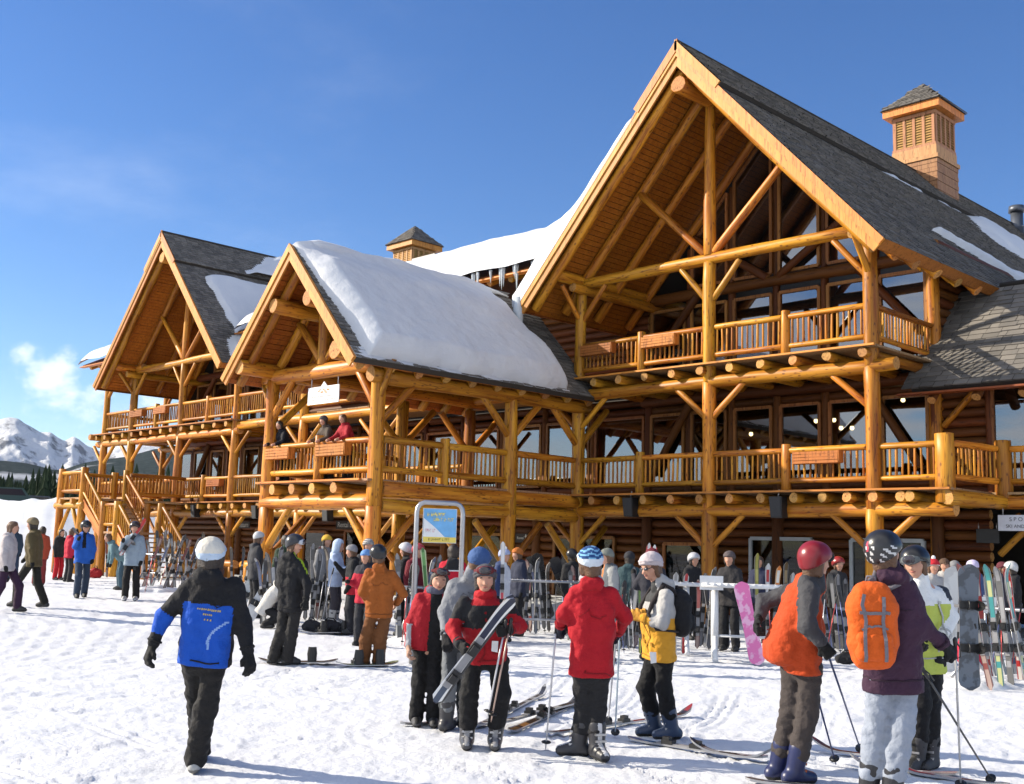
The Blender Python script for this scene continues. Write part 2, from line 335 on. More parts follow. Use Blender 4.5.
# ================================================================== terrain
def hill(x, y):
    h = (2.2+1.7*sstep(-1, 5, y))*sstep(-43, -62, x)
    h = h*sstep(-40, -20, y); return h+sstep(.2, 2, h)*(.22*n2(x, y, .35, 3, 8.)+.10*n2(x, y, 1.3, 2, 18.))
def terrain_z(x, y, detail=True):
    z = ground_base(x, y)+hill(x, y)
    r = np.hypot(x-CAM[0], y-CAM[1])
    z = z-np.clip(r-220, 0, None)*.01*(r < 3000)
    if detail:
        w = 1-sstep(30, 60, r)
        b = .012*n2(x, y, .7, 2, 3.1)+.006*n2(x, y, 3.6, 2, 9.7)+.008*np.clip(n2(x, y, 8.0, 2, 5.2), -.3, 1)+.007*n2(x, y, 17.0, 2, 15.2)
        # tracks left by skis and boards, in many directions, and boot prints
        for (ang, fr, wob_, sd, dep, lim) in ((.35, .75, 1.2, 4., .022, .0), (1.15, .62, 1.6, 14., .022, .05), (2.0, .7, 1.9, 24., .02, .05), (.75, 1.3, .9, 34., .016, .1), (2.6, .5, 2.4, 44., .02, .1)):
            q = -x*math.sin(ang)+y*math.cos(ang)+wob_*n2(x, y, .13, 2, sd); fz = np.abs(((q*fr) % 1.0)-.5)/fr
            tr_ = sstep(.055, .03, fz)+sstep(.04, .02, np.abs(fz-.16)); b = b-dep*tr_*sstep(lim, lim+.22, n2(x, y, .22, 2, sd+3))
            b = b+.008*sstep(.09, .06, fz)*sstep(.04, .06, fz)
        pr = n2(x, y, 3.1, 2, 77.0); b = b-.016*sstep(.40, .58, pr)+.006*sstep(.30, .40, pr)*sstep(.5, .4, pr)
        z = z+b*w*.78+.35*(1-w)*n2(x, y, .06, 3, 12.0)*sstep(40, 90, r)
    return z
def build_ground():
    yc = math.atan2(VIEW[1], VIEW[0])
    fine = np.radians(np.arange(-28.5, 28.51, .15)); rest = np.radians(np.arange(31, 330, 3.0))
    ang = np.concatenate([fine, rest])+yc
    rr = [0.6]
    while rr[-1] < 9000:
        r = rr[-1]; rr.append(r+max(.036, r*.0070) if 5 < r < 40 else (r+.3 if r <= 5 else r*1.035))
    rr = np.array(rr); A, Rr = np.meshgrid(ang, rr)
    X = CAM[0]+Rr*np.cos(A); Y = CAM[1]+Rr*np.sin(A); Z = terrain_z(X, Y)
    V = np.stack([X, Y, Z], -1).reshape(-1, 3); na, nr = len(ang), len(rr)
    i = np.arange(nr-1)[:, None]*na; j = np.arange(na)[None, :]; j2 = (j+1) % na
    Q = np.stack([i+j, i+na+j, i+na+j2, i+j2], -1).reshape(-1, 4)
    c = len(V); V = np.vstack([V, [[CAM[0], CAM[1], gz(CAM[0], CAM[1])]]])
    tri = np.array([[c, k, (k+1) % na, (k+1) % na] for k in range(na)])
    me = np_mesh(V, np.vstack([Q[:, ::-1]]), None, True, 'snow_ground'); 
    o = add('ground', me, None, None, SNOW); o["kind"] = "structure"; o["label"] = "trampled white snow ground in front of the lodge"
    return o
build_ground()

def px_profile(pts, u):
    p = np.array(pts, float); return np.interp(u, p[:, 0], p[:, 1])
def range_mesh(prof, d0, d1, d2, u0, u1, nu, nv, rough, seed, foot=0.0):
    """a ridge of hills: crest at distance d1 standing as high as the skyline does, falling to both sides"""
    u = np.linspace(u0, u1, nu); v = np.linspace(0, 1, nv); Uu, Vv = np.meshgrid(u, v)
    dist = np.where(Vv < .7, d0+(d1-d0)*(Vv/.7), d1+(d2-d1)*((Vv-.7)/.3))
    hy = 534.8+.0281*Uu
    top = (hy-px_profile(prof, Uu))/FPX*d1
    ramp = np.where(Vv < .7, (Vv/.7)**1.15, 1-((Vv-.7)/.3)**1.3)
    base = np.stack([CAM+ray(a, 534.8+.0281*a) for a in u])-CAM; base[:, 2] = 0; bl = np.linalg.norm(base, axis=1); base = base/bl[:, None]; top = top/bl[None, :]
    X = CAM[0]+base[None, :, 0]*dist; Y = CAM[1]+base[None, :, 1]*dist
    wl = rough[0]; Xw = X/wl; Yw = Y/wl; rdg = 0; amp = 1.0; fq = 1.0; tot = 0; prev = 1.0
    for o_ in range(7):
        q_ = (1-np.abs(n2(Xw, Yw, fq, 1, seed+o_*3.7)))**2; rdg = rdg+amp*q_*prev; tot += amp; prev = np.clip(q_*1.4, 0, 1); amp *= .55; fq *= 2.07
    rdg = rdg/tot
    Z = 1.8+top*ramp+(rdg-.42)*rough[1]*np.clip(ramp*3, 0, 1)*(1-.88*ramp)
    Z = np.where(Vv == 0, -30-foot, Z)
    V = np.stack([X, Y, Z], -1).reshape(-1, 3)
    i = np.arange(nv-1)[:, None]*nu; j = np.arange(nu-1)[None, :]
    Q = np.stack([i+j, i+j+1, i+nu+j+1, i+nu+j], -1).reshape(-1, 4)
    return np_mesh(V, Q, None, True)
def mountain_mat():
    m, nt, b = nodes('mountain_rock_snow'); N = nt.nodes.new; L = nt.links.new
    ge = N('ShaderNodeNewGeometry'); sp = N('ShaderNodeSeparateXYZ'); L(ge.outputs['Normal'], sp.inputs[0])
    tc = N('ShaderNodeTexCoord'); no = N('ShaderNodeTexNoise'); no.inputs['Scale'].default_value = .0075; no.inputs['Detail'].default_value = 12; no.inputs['Roughness'].default_value = .72; L(tc.outputs['Object'], no.inputs['Vector'])
    a = N('ShaderNodeMath'); a.operation = 'MULTIPLY_ADD'; L(no.outputs[0], a.inputs[0]); a.inputs[1].default_value = 1.35; L(sp.outputs[2], a.inputs[2])
    mr = N('ShaderNodeMapRange'); mr.inputs[1].default_value = 1.36; mr.inputs[2].default_value = 1.50; L(a.outputs[0], mr.inputs[0])
    mx = N('ShaderNodeMix'); mx.data_type = 'RGBA'; mx.inputs[6].default_value = (.19, .20, .23, 1); mx.inputs[7].default_value = (.85, .86, .88, 1); L(mr.outputs[0], mx.inputs[0])
    L(mx.outputs[2], b.inputs['Base Color']); b.inputs['Roughness'].default_value = .85
    bp = N('ShaderNodeBump'); bp.inputs['Strength'].default_value = 1.0; bp.inputs['Distance'].default_value = 60; L(no.outputs[0], bp.inputs['Height']); L(bp.outputs[0], b.inputs['Normal']); return m
def forest_hill_mat():
    m, nt, b = nodes('forested_slope'); N = nt.nodes.new; L = nt.links.new
    tc = N('ShaderNodeTexCoord'); no = N('ShaderNodeTexNoise'); no.inputs['Scale'].default_value = .006; no.inputs['Detail'].default_value = 5; L(tc.outputs['Object'], no.inputs['Vector'])
    n3 = N('ShaderNodeTexNoise'); n3.inputs['Scale'].default_value = .09; n3.inputs['Detail'].default_value = 6; n3.inputs['Roughness'].default_value = .8; L(tc.outputs['Object'], n3.inputs['Vector'])
    mr = N('ShaderNodeMapRange'); mr.inputs[1].default_value = .60; mr.inputs[2].default_value = .66; L(no.outputs[0], mr.inputs[0])
    tr = N('ShaderNodeMix'); tr.data_type = 'RGBA'; tr.inputs[6].default_value = (.012, .022, .022, 1); tr.inputs[7].default_value = (.10, .125, .135, 1); L(n3.outputs[0], tr.inputs[0])
    mx = N('ShaderNodeMix'); mx.data_type = 'RGBA'; L(tr.outputs[2], mx.inputs[6]); mx.inputs[7].default_value = (.6, .62, .66, 1); L(mr.outputs[0], mx.inputs[0])
    L(mx.outputs[2], b.inputs['Base Color']); b.inputs['Roughness'].default_value = 1.0; b.inputs['Specular IOR Level'].default_value = 0
    bp = N('ShaderNodeBump'); bp.inputs['Strength'].default_value = 1.0; bp.inputs['Distance'].default_value = 9; L(n3.outputs[0], bp.inputs['Height']); L(bp.outputs[0], b.inputs['Normal']); return m
mt = add('mountains', range_mesh([(-1400, 440), (-900, 420), (-600, 436), (-300, 428), (-150, 418), (-60, 428), (0, 414), (6, 415), (18, 421), (31, 428), (42, 427), (50, 433), (57, 436), (65, 432), (71, 435), (80, 443), (90, 448), (100, 444), (130, 440), (180, 446), (260, 450), (400, 460), (900, 470)],
    3300, 5200, 7000, -1400, 700, 1100, 140, (900.0, 560.0), 13.0), None, None, mountain_mat()); mt["kind"] = "structure"; mt["label"] = "snowy rocky mountain range on the horizon"
hl = add('hills', range_mesh([(-1400, 474), (-500, 470), (-120, 452), (-40, 458), (0, 460), (20, 462), (45, 468), (56, 469), (81, 461), (122, 455), (146, 448), (190, 440), (300, 438), (600, 470)],
    900, 1700, 2600, -1400, 600, 420, 60, (400.0, 60.0), 29.0), None, None, forest_hill_mat()); hl["kind"] = "structure"; hl["label"] = "dark forested hills below the snowy mountains"

# ------------------------------------------------------------------ far wood of conifers
def conifer_into(V, F, x, y, z, h, w, R):
    nl = 7; n = 6
    V0 = len(V); 
    for l in range(nl):
        t = l/nl; zb = z+h*(.08+.9*t); zt = z+h*min(1.0, .08+.9*t+.20); rb = w*(1-t)**.85*(.9+.25*R.random())+.08
        b = len(V); a0 = R.random()*6.28
        for k in range(n*2):
            a = a0+math.pi*k/n; rr = rb*((1.0 if k % 2 == 0 else .55)+R.uniform(-.12, .12)); V.append((x+rr*math.cos(a), y+rr*math.sin(a), zb-(.06*h*(1-t) if k % 2 == 0 else 0)))
        V.append((x, y, zt)); c = len(V)-1
        for k in range(n*2): F.append((b+k, b+(k+1) % (2*n), c))
    b = len(V)
    for zz in (z-.5, z+h*.3):
        for k in range(4): V.append((x+.12*math.cos(k*1.57), y+.12*math.sin(k*1.57), zz))
    for k in range(4): F.append((b+k, b+(k+1) % 4, b+4+(k+1) % 4)); F.append((b+k, b+4+(k+1) % 4, b+4+k))
def build_forest():
    R = random.Random(3); V = []; F = []
    for row in range(11):
        d = 190+row*16+max(0, row-4)*38
        for k in range(150):
            px = -420+k*4.6+R.uniform(-2, 2)
            if R.random() < .12: continue
            p = CAM+ray(px, 534.8+.0281*px)*(d+R.uniform(-6, 6)); z = float(terrain_z(np.array([p[0]]), np.array([p[1]]), False)[0])
            h = R.uniform(6.5, 11.5)*(1.25 if row > 3 else .9); conifer_into(V, F, p[0], p[1], z-.3, h, h*R.uniform(.14, .2), R)
    me = np_mesh(V, F, None, False, 'conifers')
    o = add('forest', me, None, None, plain('conifer_needles', (.028, .042, .022), .95, var=.6, scale=.4, spec=.1)); tag(o, "dark green line of conifers beyond the snow bank", "forest", None, "stuff")
build_forest()
# ================================================================== the lodge
LODGE = empty('ski_lodge', (-18, 3, 0), "large honey coloured log lodge with gabled balconies and snowy roofs", "ski lodge")
Z1, Z2, Z3 = 3.4, 6.8, 9.72
BAL = []            # every baluster: (distance, mesh, matrix, railing)
_bm = [log_mesh(1.0, .031, .029, 6, .10, s) for s in range(5)]
for q in _bm: q.materials.append(LOG); q.materials.append(ENDG)
def railing(p0, p1, zd, top=1.02, bottom=.27, r=.078, sp=.152, planter=None):
    p0 = np.array(p0, float); p1 = np.array(p1, float); d = p1-p0; L = np.linalg.norm(d[:2])
    a = np.array([p0[0], p0[1], zd[0] if isinstance(zd, tuple) else zd]); b = np.array([p1[0], p1[1], zd[1] if isinstance(zd, tuple) else zd])
    e = empty('railing', a); e.parent = LODGE; e.matrix_parent_inverse = WM[LODGE.name].inverted()
    up = np.array([0, 0, 1.])
    log('top_rail', a+up*top, b+up*top, r, r*.95, e, n=10, wob=.06); log('bottom_rail', a+up*bottom, b+up*bottom, r*.9, r*.95, e, n=10, wob=.06)
    n = max(2, int(L/sp)); nrm = np.array([d[1], -d[0], 0])/max(L, 1e-6)
    for k in range(n):
        t = (k+.5)/n; q = a+(b-a)*t; x0 = q+up*(bottom+.03)+nrm*random.uniform(-.015, .015); x1 = q+up*(top-.03)+nrm*random.uniform(-.015, .015)
        M, Lb = frame_to(x0, x1, random.uniform(0, 6)); M = M @ Matrix.Diagonal((random.uniform(.85, 1.15),)*2+(Lb, 1))
        BAL.append((float(np.linalg.norm(q-CAM)), random.choice(_bm), M, e))
    if planter:
        for (t0, t1) in planter:
            f = a+(b-a)*t0; g = a+(b-a)*t1; c = (f+g)/2+nrm*(.0)
            out = -nrm if (nrm @ (CAM-c)) < 0 else nrm
            m = MB()
            for k in range(4):
                zz = top-.06-.075*(k+1)
                A = f+up*zz+out*.10; B = g+up*zz+out*.10
                m.prism([A, B, B+out*.02+up*.002, A+out*.02+up*.002], (0, 0, .062))
            for (A) in (f, g):
                m.prism([A+up*(top-.36)+out*.09, A+up*(top-.36)+out*.30, A+up*(top-.06)+out*.32, A+up*(top-.06)+out*.09], (b-a)/L*.03)
            m.prism([f+up*(top-.37)+out*.12, g+up*(top-.37)+out*.12, g+up*(top-.37)+out*.3, f+up*(top-.37)+out*.3], (0, 0, .03))
            for k in range(4):
                zz = top-.06-.075*(k+1); m.prism([f+up*zz+out*.30, g+up*zz+out*.30, g+up*zz+out*.32, f+up*zz+out*.32], (0, 0, .062))
            add('planter_box', m.me(), LODGE, None, wood_planter)
    return e
wood_planter = wood('planter_wood', (.36, .11, .018), (.46, .16, .03), rough=.6)
def brace(p, q, r=.085): return log('brace', p, q, r, r*.95, LODGE, n=10)
def post_braces(x, y, zb, ax=0, run=1.1, rise=.9, sides=(-1, 1), r=.085):
    for s in sides:
        a = np.array([x, y, zb-rise-.05]); b = a.copy(); b[ax] += s*run; b[2] = zb-.08; a[ax] += s*.1; brace(a, b, r)

# ---- roofs --------------------------------------------------------
def slope_pts(O, eu, ev, u, v, n=None, t=0.0):
    p = O+eu*u+ev*v
    return p if n is None else p+n*t
def shingles(parent, O, eu, ev, U, Vl, skip=None, w=.26, ex=.15, name='shingle_courses'):
    """overlapping courses of split shingles on a slope: O eave corner, eu along the eave, ev up the slope"""
    O = np.array(O, float); eu = np.array(eu, float); ev = np.array(ev, float); n = np.cross(eu, ev); n /= np.linalg.norm(n)
    if n[2] < 0: n = -n
    R = np.random.default_rng(int(abs(O[0]*31+O[1]*17)+5)); VV = []; rnd = []
    for r in range(int(Vl/ex)):
        v0 = r*ex; u = -R.random()*w
        while u < U:
            ww = w*R.uniform(.55, 1.35); a = max(0, u); b = min(U, u+ww)
            if b-a > .03 and not (skip and skip((a+b)/2, v0)):
                j = R.uniform(-.018, .018); lift = .028+R.uniform(0, .018); g = .006
                p = [O+eu*(a+g)+ev*(v0+j)+n*.004, O+eu*(b-g)+ev*(v0+j)+n*.004, O+eu*(b-g)+ev*(v0+j)+n*lift, O+eu*(a+g)+ev*(v0+j)+n*lift,
                     O+eu*(a+g)+ev*min(Vl, v0+ex*1.35)+n*.006, O+eu*(b-g)+ev*min(Vl, v0+ex*1.35)+n*.006]
                VV.append(p); rnd.append(R.random())
            u += ww
    VV = np.array(VV, np.float32).reshape(-1, 3); k = len(rnd); base = (np.arange(k)*6)[:, None]
    F = np.concatenate([base+np.array([[0, 1, 2, 3]]), base+np.array([[3, 2, 5, 4]]), base+np.array([[0, 3, 4, 4]]), base+np.array([[1, 5, 2, 2]])], 1).reshape(-1, 4)
    # quads only for the two main faces, sides as triangles
    main = np.concatenate([base+np.array([[0, 1, 2, 3]]), base+np.array([[3, 2, 5, 4]])], 1).reshape(-1, 4)
    flip = np.dot(np.cross(VV[1]-VV[0], VV[2]-VV[0]), -ev) < 0
    me = np_mesh(VV, main[:, ::-1] if flip else main, None, False, 'shingles')
    at = me.attributes.new('rnd', 'FLOAT', 'POINT'); at.data.foreach_set('value', np.repeat(np.array(rnd, np.float32), 6))
    o = add(name, me, parent, None, SHING); o["kind"] = "stuff"; return o
def slab(name, pts, t, parent, mat):
    """a flat panel with thickness t downward along its own normal"""
    P = [np.array(p, float) for p in pts]; n = np.cross(P[1]-P[0], P[2]-P[0]); n /= np.linalg.norm(n)
    if n[2] < 0: n = -n
    m = MB(); m.prism(P, -n*t); return add(name, m.me(), parent, None, mat)
def snow_sheet(parent, O, eu, ev, U, Vl, thick, nu=90, nv=60, name='roof_snow', sink=.03, mat=None):
    O = np.array(O, float); eu = np.array(eu, float); ev = np.array(ev, float); n = np.cross(eu, ev); n /= np.linalg.norm(n)
    if n[2] < 0: n = -n
    u = np.linspace(0, U, nu); v = np.linspace(0, Vl, nv); A, B = np.meshgrid(u, v); T = thick(A, B)
    keep = T > -sink
    P = O+A[..., None]*eu+B[..., None]*ev+np.maximum(T, -sink)[..., None]*n
    i = np.arange(nv-1)[:, None]*nu; j = np.arange(nu-1)[None, :]
    Q = np.stack([i+j, i+j+1, i+nu+j+1, i+nu+j], -1).reshape(-1, 4); kf = keep.reshape(-1); ok = kf[Q].any(1); Q = Q[ok]
    if np.dot(np.cross(eu, ev), n) < 0: Q = Q[:, ::-1]
    o = add(name, np_mesh(P.reshape(-1, 3), Q, None, True, 'snow'), parent, None, mat or ROOFSNOW); o["kind"] = "stuff"; return o
NR = np.array
SL = 6.3/5.8; HYP = math.hypot(1, SL)
def gable_roof(cx, zr, half, y0, y1, cap=True, bar=.30, boards=True, fas=.34, eb=.26, ebm=None):
    """ridge along Y. zr: ridge height of the roof surface; eaves at cx +- half"""
    ze = zr-half*SL; Ls = half*HYP; out = []
    e = empty('gable_roof', (cx, y0, ze)); e.parent = LODGE; e.matrix_parent_inverse = WM[LODGE.name].inverted()
    for s in (-1, 1):
        O = NR([cx+s*half, y0, ze]); eu = NR([0, 1., 0]); ev = NR([-s*1.0, 0, SL])/HYP; n = NR([s*SL, 0, 1.])/HYP
        slab('roof_deck', [O+eu*.02, O+eu*(y1-y0), O+eu*(y1-y0)+ev*Ls, O+eu*.02+ev*Ls], .14, e, DARK)
        # soffit boards (across the rafters, along the ridge)
        if boards:
            m = MB(); k = int(Ls/.16)
            for q in range(k):
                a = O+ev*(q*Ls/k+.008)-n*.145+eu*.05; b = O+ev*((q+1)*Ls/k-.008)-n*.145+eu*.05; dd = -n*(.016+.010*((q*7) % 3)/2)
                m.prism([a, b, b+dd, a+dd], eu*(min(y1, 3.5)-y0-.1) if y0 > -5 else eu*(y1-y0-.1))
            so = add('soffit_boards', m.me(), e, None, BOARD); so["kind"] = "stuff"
        # barge boards: a wide outer board and a narrower one under it
        M0 = O-n*.07; 
        a = M0-n*fas*.42+NR([0, -.03, 0]); b = a+ev*Ls
        bm_ = MB(); bm_.prism([O+n*.02, O+n*.02+ev*Ls+NR([0, 0, 0]), NR([cx, y0, zr-.0])-NR([0, 0, fas*HYP]), O-n*fas+ev*0], (0, -.055, 0)); add('barge_board', bm_.me(), e, None, FASC)
        bm2 = MB(); T = NR([0, -.055, 0]); bm2.prism([O+n*.03+T, O+n*.03+T+ev*(Ls+.02), NR([cx, y0, zr])+T-NR([0, 0, fas*.45*HYP]), O-n*fas*.45+T], (0, -.035, 0)); add('barge_trim', bm2.me(), e, None, FASC)
        # eave board
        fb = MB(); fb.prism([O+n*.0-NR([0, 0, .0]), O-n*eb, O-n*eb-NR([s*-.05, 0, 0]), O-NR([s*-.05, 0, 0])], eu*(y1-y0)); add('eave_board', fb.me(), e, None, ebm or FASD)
        out.append((O, eu, ev, n, Ls))
    return e, out
# ---------------------------------------------------------------- right and left gable blocks (alike)
def gable_block(cx, right):
    H = 4.65; X = [cx-H, cx, cx+H]; zr = 15.2
    Ltop = X[2]+(.62 if right else .35); Lb = X[0]-(.5 if right else 3.5)
    for i, x in enumerate(X):
        g = gz(x, 0)-.1
        log('log_post', (x, 0, g), (x, 0, Z1-.45), .20, .195, LODGE); log('log_post', (x, 0, Z1-.45), (x, 0, Z2-.45), .195, .18, LODGE)
        log('log_post', (x, 0, Z2-.45), (x, 0, Z3-.1 if i == 1 else 9.75), .18, .165, LODGE)
        post_braces(x, 0, Z1-.45, sides=(-1, 1)); post_braces(x, 0, Z2-.45, sides=(-1,) if right and i == 2 else (-1, 1)); post_braces(x, 0, Z3-.08, run=.95, rise=1.0, sides=(-1, 1) if i == 1 else ((1,) if i == 0 else (-1,)))
        if i != 1: post_braces(x, 0, 9.6, ax=1, run=.85, rise=.9, sides=(-1,), r=.08)
    # floor beams under joists
    log('log_beam', (Lb, 0, Z1-.45), (X[2]+(1.95 if right else .4), 0, Z1-.45), .165, .17, LODGE)
    log('log_beam', (Lb, 0, Z2-.45), (Ltop, 0, Z2-.45), .165, .17, LODGE)
    # joists
    xs = list(np.arange(X[0]-.1 if right else X[0]-3.1, X[2]+.1, .935))
    for x in xs: log('joist', (x, -.34, Z2-.165), (x, 3.3, Z2-.165), .128, .135, LODGE, n=10)
    xs1 = [x for x in xs if not right or x < X[2]-1.6]+([X[2]+q for q in (-1.14, -.5, .16, .83, 1.05)] if right else [])
    for x in xs1: log('joist', (x, -.34, Z1-.165), (x, 3.3, Z1-.165), .128, .135, LODGE, n=10)
    x0 = X[0]-.3 if right else X[0]-3.3
    bxm('deck', (x0, -.36, Z2-.035), (X[2]+.25, 3.3, Z2+.02), LODGE, DECKM)
    beam('deck_edge', (x0-.03, -.38, Z2-.005), (X[2]+.28, -.38, Z2-.005), .05, .085, LODGE, FASC, rad(90))
    # rails with a short post in the middle of each bay
    for (a, b) in ((X[0], X[1]), (X[1], X[2])):
        mid = (a+b)/2
        for zd in ((Z1, Z2) if right else (Z2,)):
            log('rail_post', (mid, 0, zd), (mid, 0, zd+1.17), .125, .12, LODGE)
            pl1 = [(.05, .62)] if (zd == Z2 and a == X[0] and right) or (not right and a == X[0]) else None
            pl2 = [(.05, .6)] if (zd == Z2 and a == X[0]) or (zd == Z1 and a == X[1] and right) else None
            if zd == Z1 and a == X[1]: pl2 = [(.12, .72)]
            railing((a+.17, 0), (mid-.12, 0), zd, planter=pl1); railing((mid+.12, 0), (b-.17, 0), zd, planter=pl2)
    # truss of the open gable
    log('tie_beam', (X[0]-.35, 0, Z3), (X[2]-.32, 0, Z3), .16, .15, LODGE)
    log('king_post', (cx, 0, Z3+.1), (cx, 0, 14.35), .17, .15, LODGE)
    for s in (-1, 1): log('truss_strut', (cx+s*.16, 0, Z3+.16), (cx+s*2.42, 0, 12.05), .115, .11, LODGE)
    e, sl = gable_roof(cx, zr, 5.8, -1.5, 21.5 if right else 12.0)
    for (O, eu, ev, n, Ls), s in zip(sl, (-1, 1)):
        for yy, r in ((-1.22, .15), (.04, .15), (1.5, .14), (3.0, .14)):
            a = O-n*.335+ev*(.25 if yy < -1 else .35); b = O-n*.335+ev*(Ls-.2); a = a.copy(); b = b.copy(); a[1] = b[1] = yy
            log('rafter', a, b, r, r*.95, LODGE, LOG if yy < 0 else LOG)
    log('ridge_purlin', (cx, -1.47, 14.22), (cx, 3.3, 14.22), .235, .23, LODGE)
    for s in (-1, 1):
        log('plate_log', (cx+s*4.60, -1.15, 9.80), (cx+s*4.60, 5.0, 9.80), .18, .18, LODGE)
        log('plate_log', (cx+s*4.50, -.55, 9.50), (cx+s*4.50, 5.0, 9.50), .14, .15, LODGE)
    # raised ridge cap
    for (O, eu, ev, n, Ls), s in zip(sl, (-1, 1)):
        y1 = 21.5 if right else 12.0; cl = 1.95
        o1 = O+ev*(Ls-cl)+n*.13+NR([0, -.06, 0]); slab('ridge_cap', [o1, o1+eu*(y1+1.56), o1+eu*(y1+1.56)+ev*(cl+.2), o1+ev*(cl+.2)], .10, e, DARK)
        m = MB(); m.prism([o1+n*.01, o1+n*.01+ev*(cl+.21), o1-n*.20+ev*(cl-.01), o1-n*.20], (0, -.05, 0)); add('barge_trim', m.me(), e, None, FASC)
        if s > 0:
            shingles(e, o1+n*.004, eu, ev, y1+1.5, cl+.16)
    # right-hand slope carries the shingles one can see
    O, eu, ev, n, Ls = sl[1]; y1 = 21.5 if right else 12.0
    shingles(e, O+n*.004, eu, ev, (19 if right else 9)+1.5, Ls-1.9)
    return e, sl
RR, RS = gable_block(-4.65, True)
LR, LS = gable_block(-33.1, False)

# ---- right block: side of the balcony, corner, wing -------------------
railing((.0, .2), (0, 3.2), Z2)
log('log_post', (0, 3.35, 0), (0, 3.35, 10.0), .20, .18, LODGE)
log('rail_post', (1.78, -.12, Z1-.3), (1.78, -.12, Z1+1.22), .21, .2, LODGE)
railing((.2, 0), (1.58, -.05), Z1); railing((1.85, .1), (2.15, 1.75), Z1)
log('rail_post', (2.2, 2.0, Z1-.3), (2.2, 2.0, Z1+1.22), .21, .2, LODGE)
railing((2.4, 2.0), (7.2, 2.0), Z1)
log('log_beam', (1.9, -.3, Z1-.2), (2.25, 2.2, Z1-.2), .17, .17, LODGE); log('log_beam', (2.0, 2.0, Z1-.2), (8.2, 2.0, Z1-.2), .17, .17, LODGE)
bxm('deck', (-9.6, -.36, Z1-.035), (1.98, 3.3, Z1+.02), LODGE, DECKM); bxm('deck', (1.98, 1.85, Z1-.035), (9, 3.3, Z1+.02), LODGE, DECKM)
beam('deck_edge', (-9.3, -.38, Z1-.005), (2.0, -.38, Z1-.005), .05, .085, LODGE, FASC, rad(90))
log('log_post', (3.0, 3.1, 0), (3.0, 3.1, Z1-.1), .2, .19, LODGE); brace((2.9, 3.0, 1.6), (2.1, 3.0, 2.95)); 
brace((2.0, 2.2, 2.3-.3), (3.1, 2.2, 3.05)); log('log_post', (1.75, .05, 0), (1.75, .05, .01), .2, .19, LODGE)
# wing roof on the right
wo = NR([.02, 1.95, 6.02]); wev = NR([0, 1.0, 1.05])/math.hypot(1, 1.05); weu = NR([1., 0, 0])
WR = empty('wing_roof', wo); WR.parent = LODGE; WR.matrix_parent_inverse = WM[LODGE.name].inverted()
slab('roof_deck', [wo, wo+weu*9, wo+weu*9+wev*4.1, wo+wev*4.1], .14, WR, DARK); wr_ = wo+wev*4.12; slab('roof_deck', [wr_, wr_+weu*9, wr_+NR([9, 2., -2]), wr_+NR([0, 2., -2])], .1, WR, DARK); m = MB(); m.tube([wr_+NR([1.15, 0, .0]), wr_+NR([9, 0, .0])], .09, 8); add('ridge_roll', m.me(), WR, None, DARK)
shingles(WR, wo+NR([-.25, 0, .005]), weu, wev, 9.2, 4.08, skip=lambda u, v: u < .3 and v > 1.75, w=.34, ex=.2)
beam('eave_board', wo+NR([-.3, -.03, -.14]), wo+NR([9, -.03, -.14]), .05, .30, WR, FASD, rad(90))
for k in range(8): log('rafter_tail', (.5+k*1.1, 2.05, 5.72), (.5+k*1.1, 3.6, 7.25), .12, .12, LODGE, LOG_SHADE, n=8)
log('plate_log', (.0, 3.25, 6.45), (9, 3.25, 6.45), .19, .19, LODGE)
brace((.25, 3.25, 5.2), (1.3, 3.25, 6.3))
# eave of the right gable: rafter tails showing from the side
for k in range(6):
    yy = .3+k*1.15; log('rafter_tail', (.0, yy, 9.78), (1.0, yy, 8.70), .14, .14, LODGE, LOG, n=10)
# ---- log walls ---------------------------------------------------------
def log_wall(x0, x1, y, z0, z1, n=None, r=.135, side=None):
    e = empty('log_wall', ((x0+x1)/2, y, z0) if side is None else (side, (x0+x1)/2, z0)); e.parent = LODGE; e.matrix_parent_inverse = WM[LODGE.name].inverted()
    k = max(1, int(round((z1-z0)/(2*r*.93))))
    for i in range(k):
        zz = z0+(i+.5)*(z1-z0)/k
        a, b = ((x0, y, zz), (x1, y, zz)) if side is None else ((side, x0, zz), (side, x1, zz))
        log('wall_log', a, b, r, r*.98, e, LOG_SHADE, n=8, wob=.03)
    return e
def window(x0, x1, z0, z1, y=3.2, fr=.09, mull=0, parent=None, mat=None, topz=None, frame=None, glass=None):
    """a glazed opening in the front wall; topz makes a sloping head"""
    zl, zrt = (z1, z1) if topz is None else topz
    e = empty('window', ((x0+x1)/2, y, z0)); e.parent = parent or LODGE; e.matrix_parent_inverse = WM[(parent or LODGE).name].inverted()
    m = MB(); 
    def bar(a, b, w): 
        a = NR(a, float); b = NR(b, float); d = (b-a)/np.linalg.norm(b-a); q = NR([-d[2], 0, d[0]])*w/2
        m.prism([a-q, b-q, b+q, a+q], (0, -.10, 0))
    bar((x0, y, z0), (x1, y, z0), fr); bar((x0, y, zl), (x1, y, zrt), fr); bar((x0, y+.003, z0), (x0, y+.003, zl), fr); bar((x1, y+.003, z0), (x1, y+.003, zrt), fr)
    add('frame', m.me(), e, None, frame or FRAMEM)
    p = MB(); p.prism([(x0, y-.03, z0), (x1, y-.03, z0), (x1, y-.03, zrt), (x0, y-.03, zl)], (0, -.012, 0)); add('pane', p.me(), e, None, glass or GLASS)
    return e
YW = 3.3
gr = .33
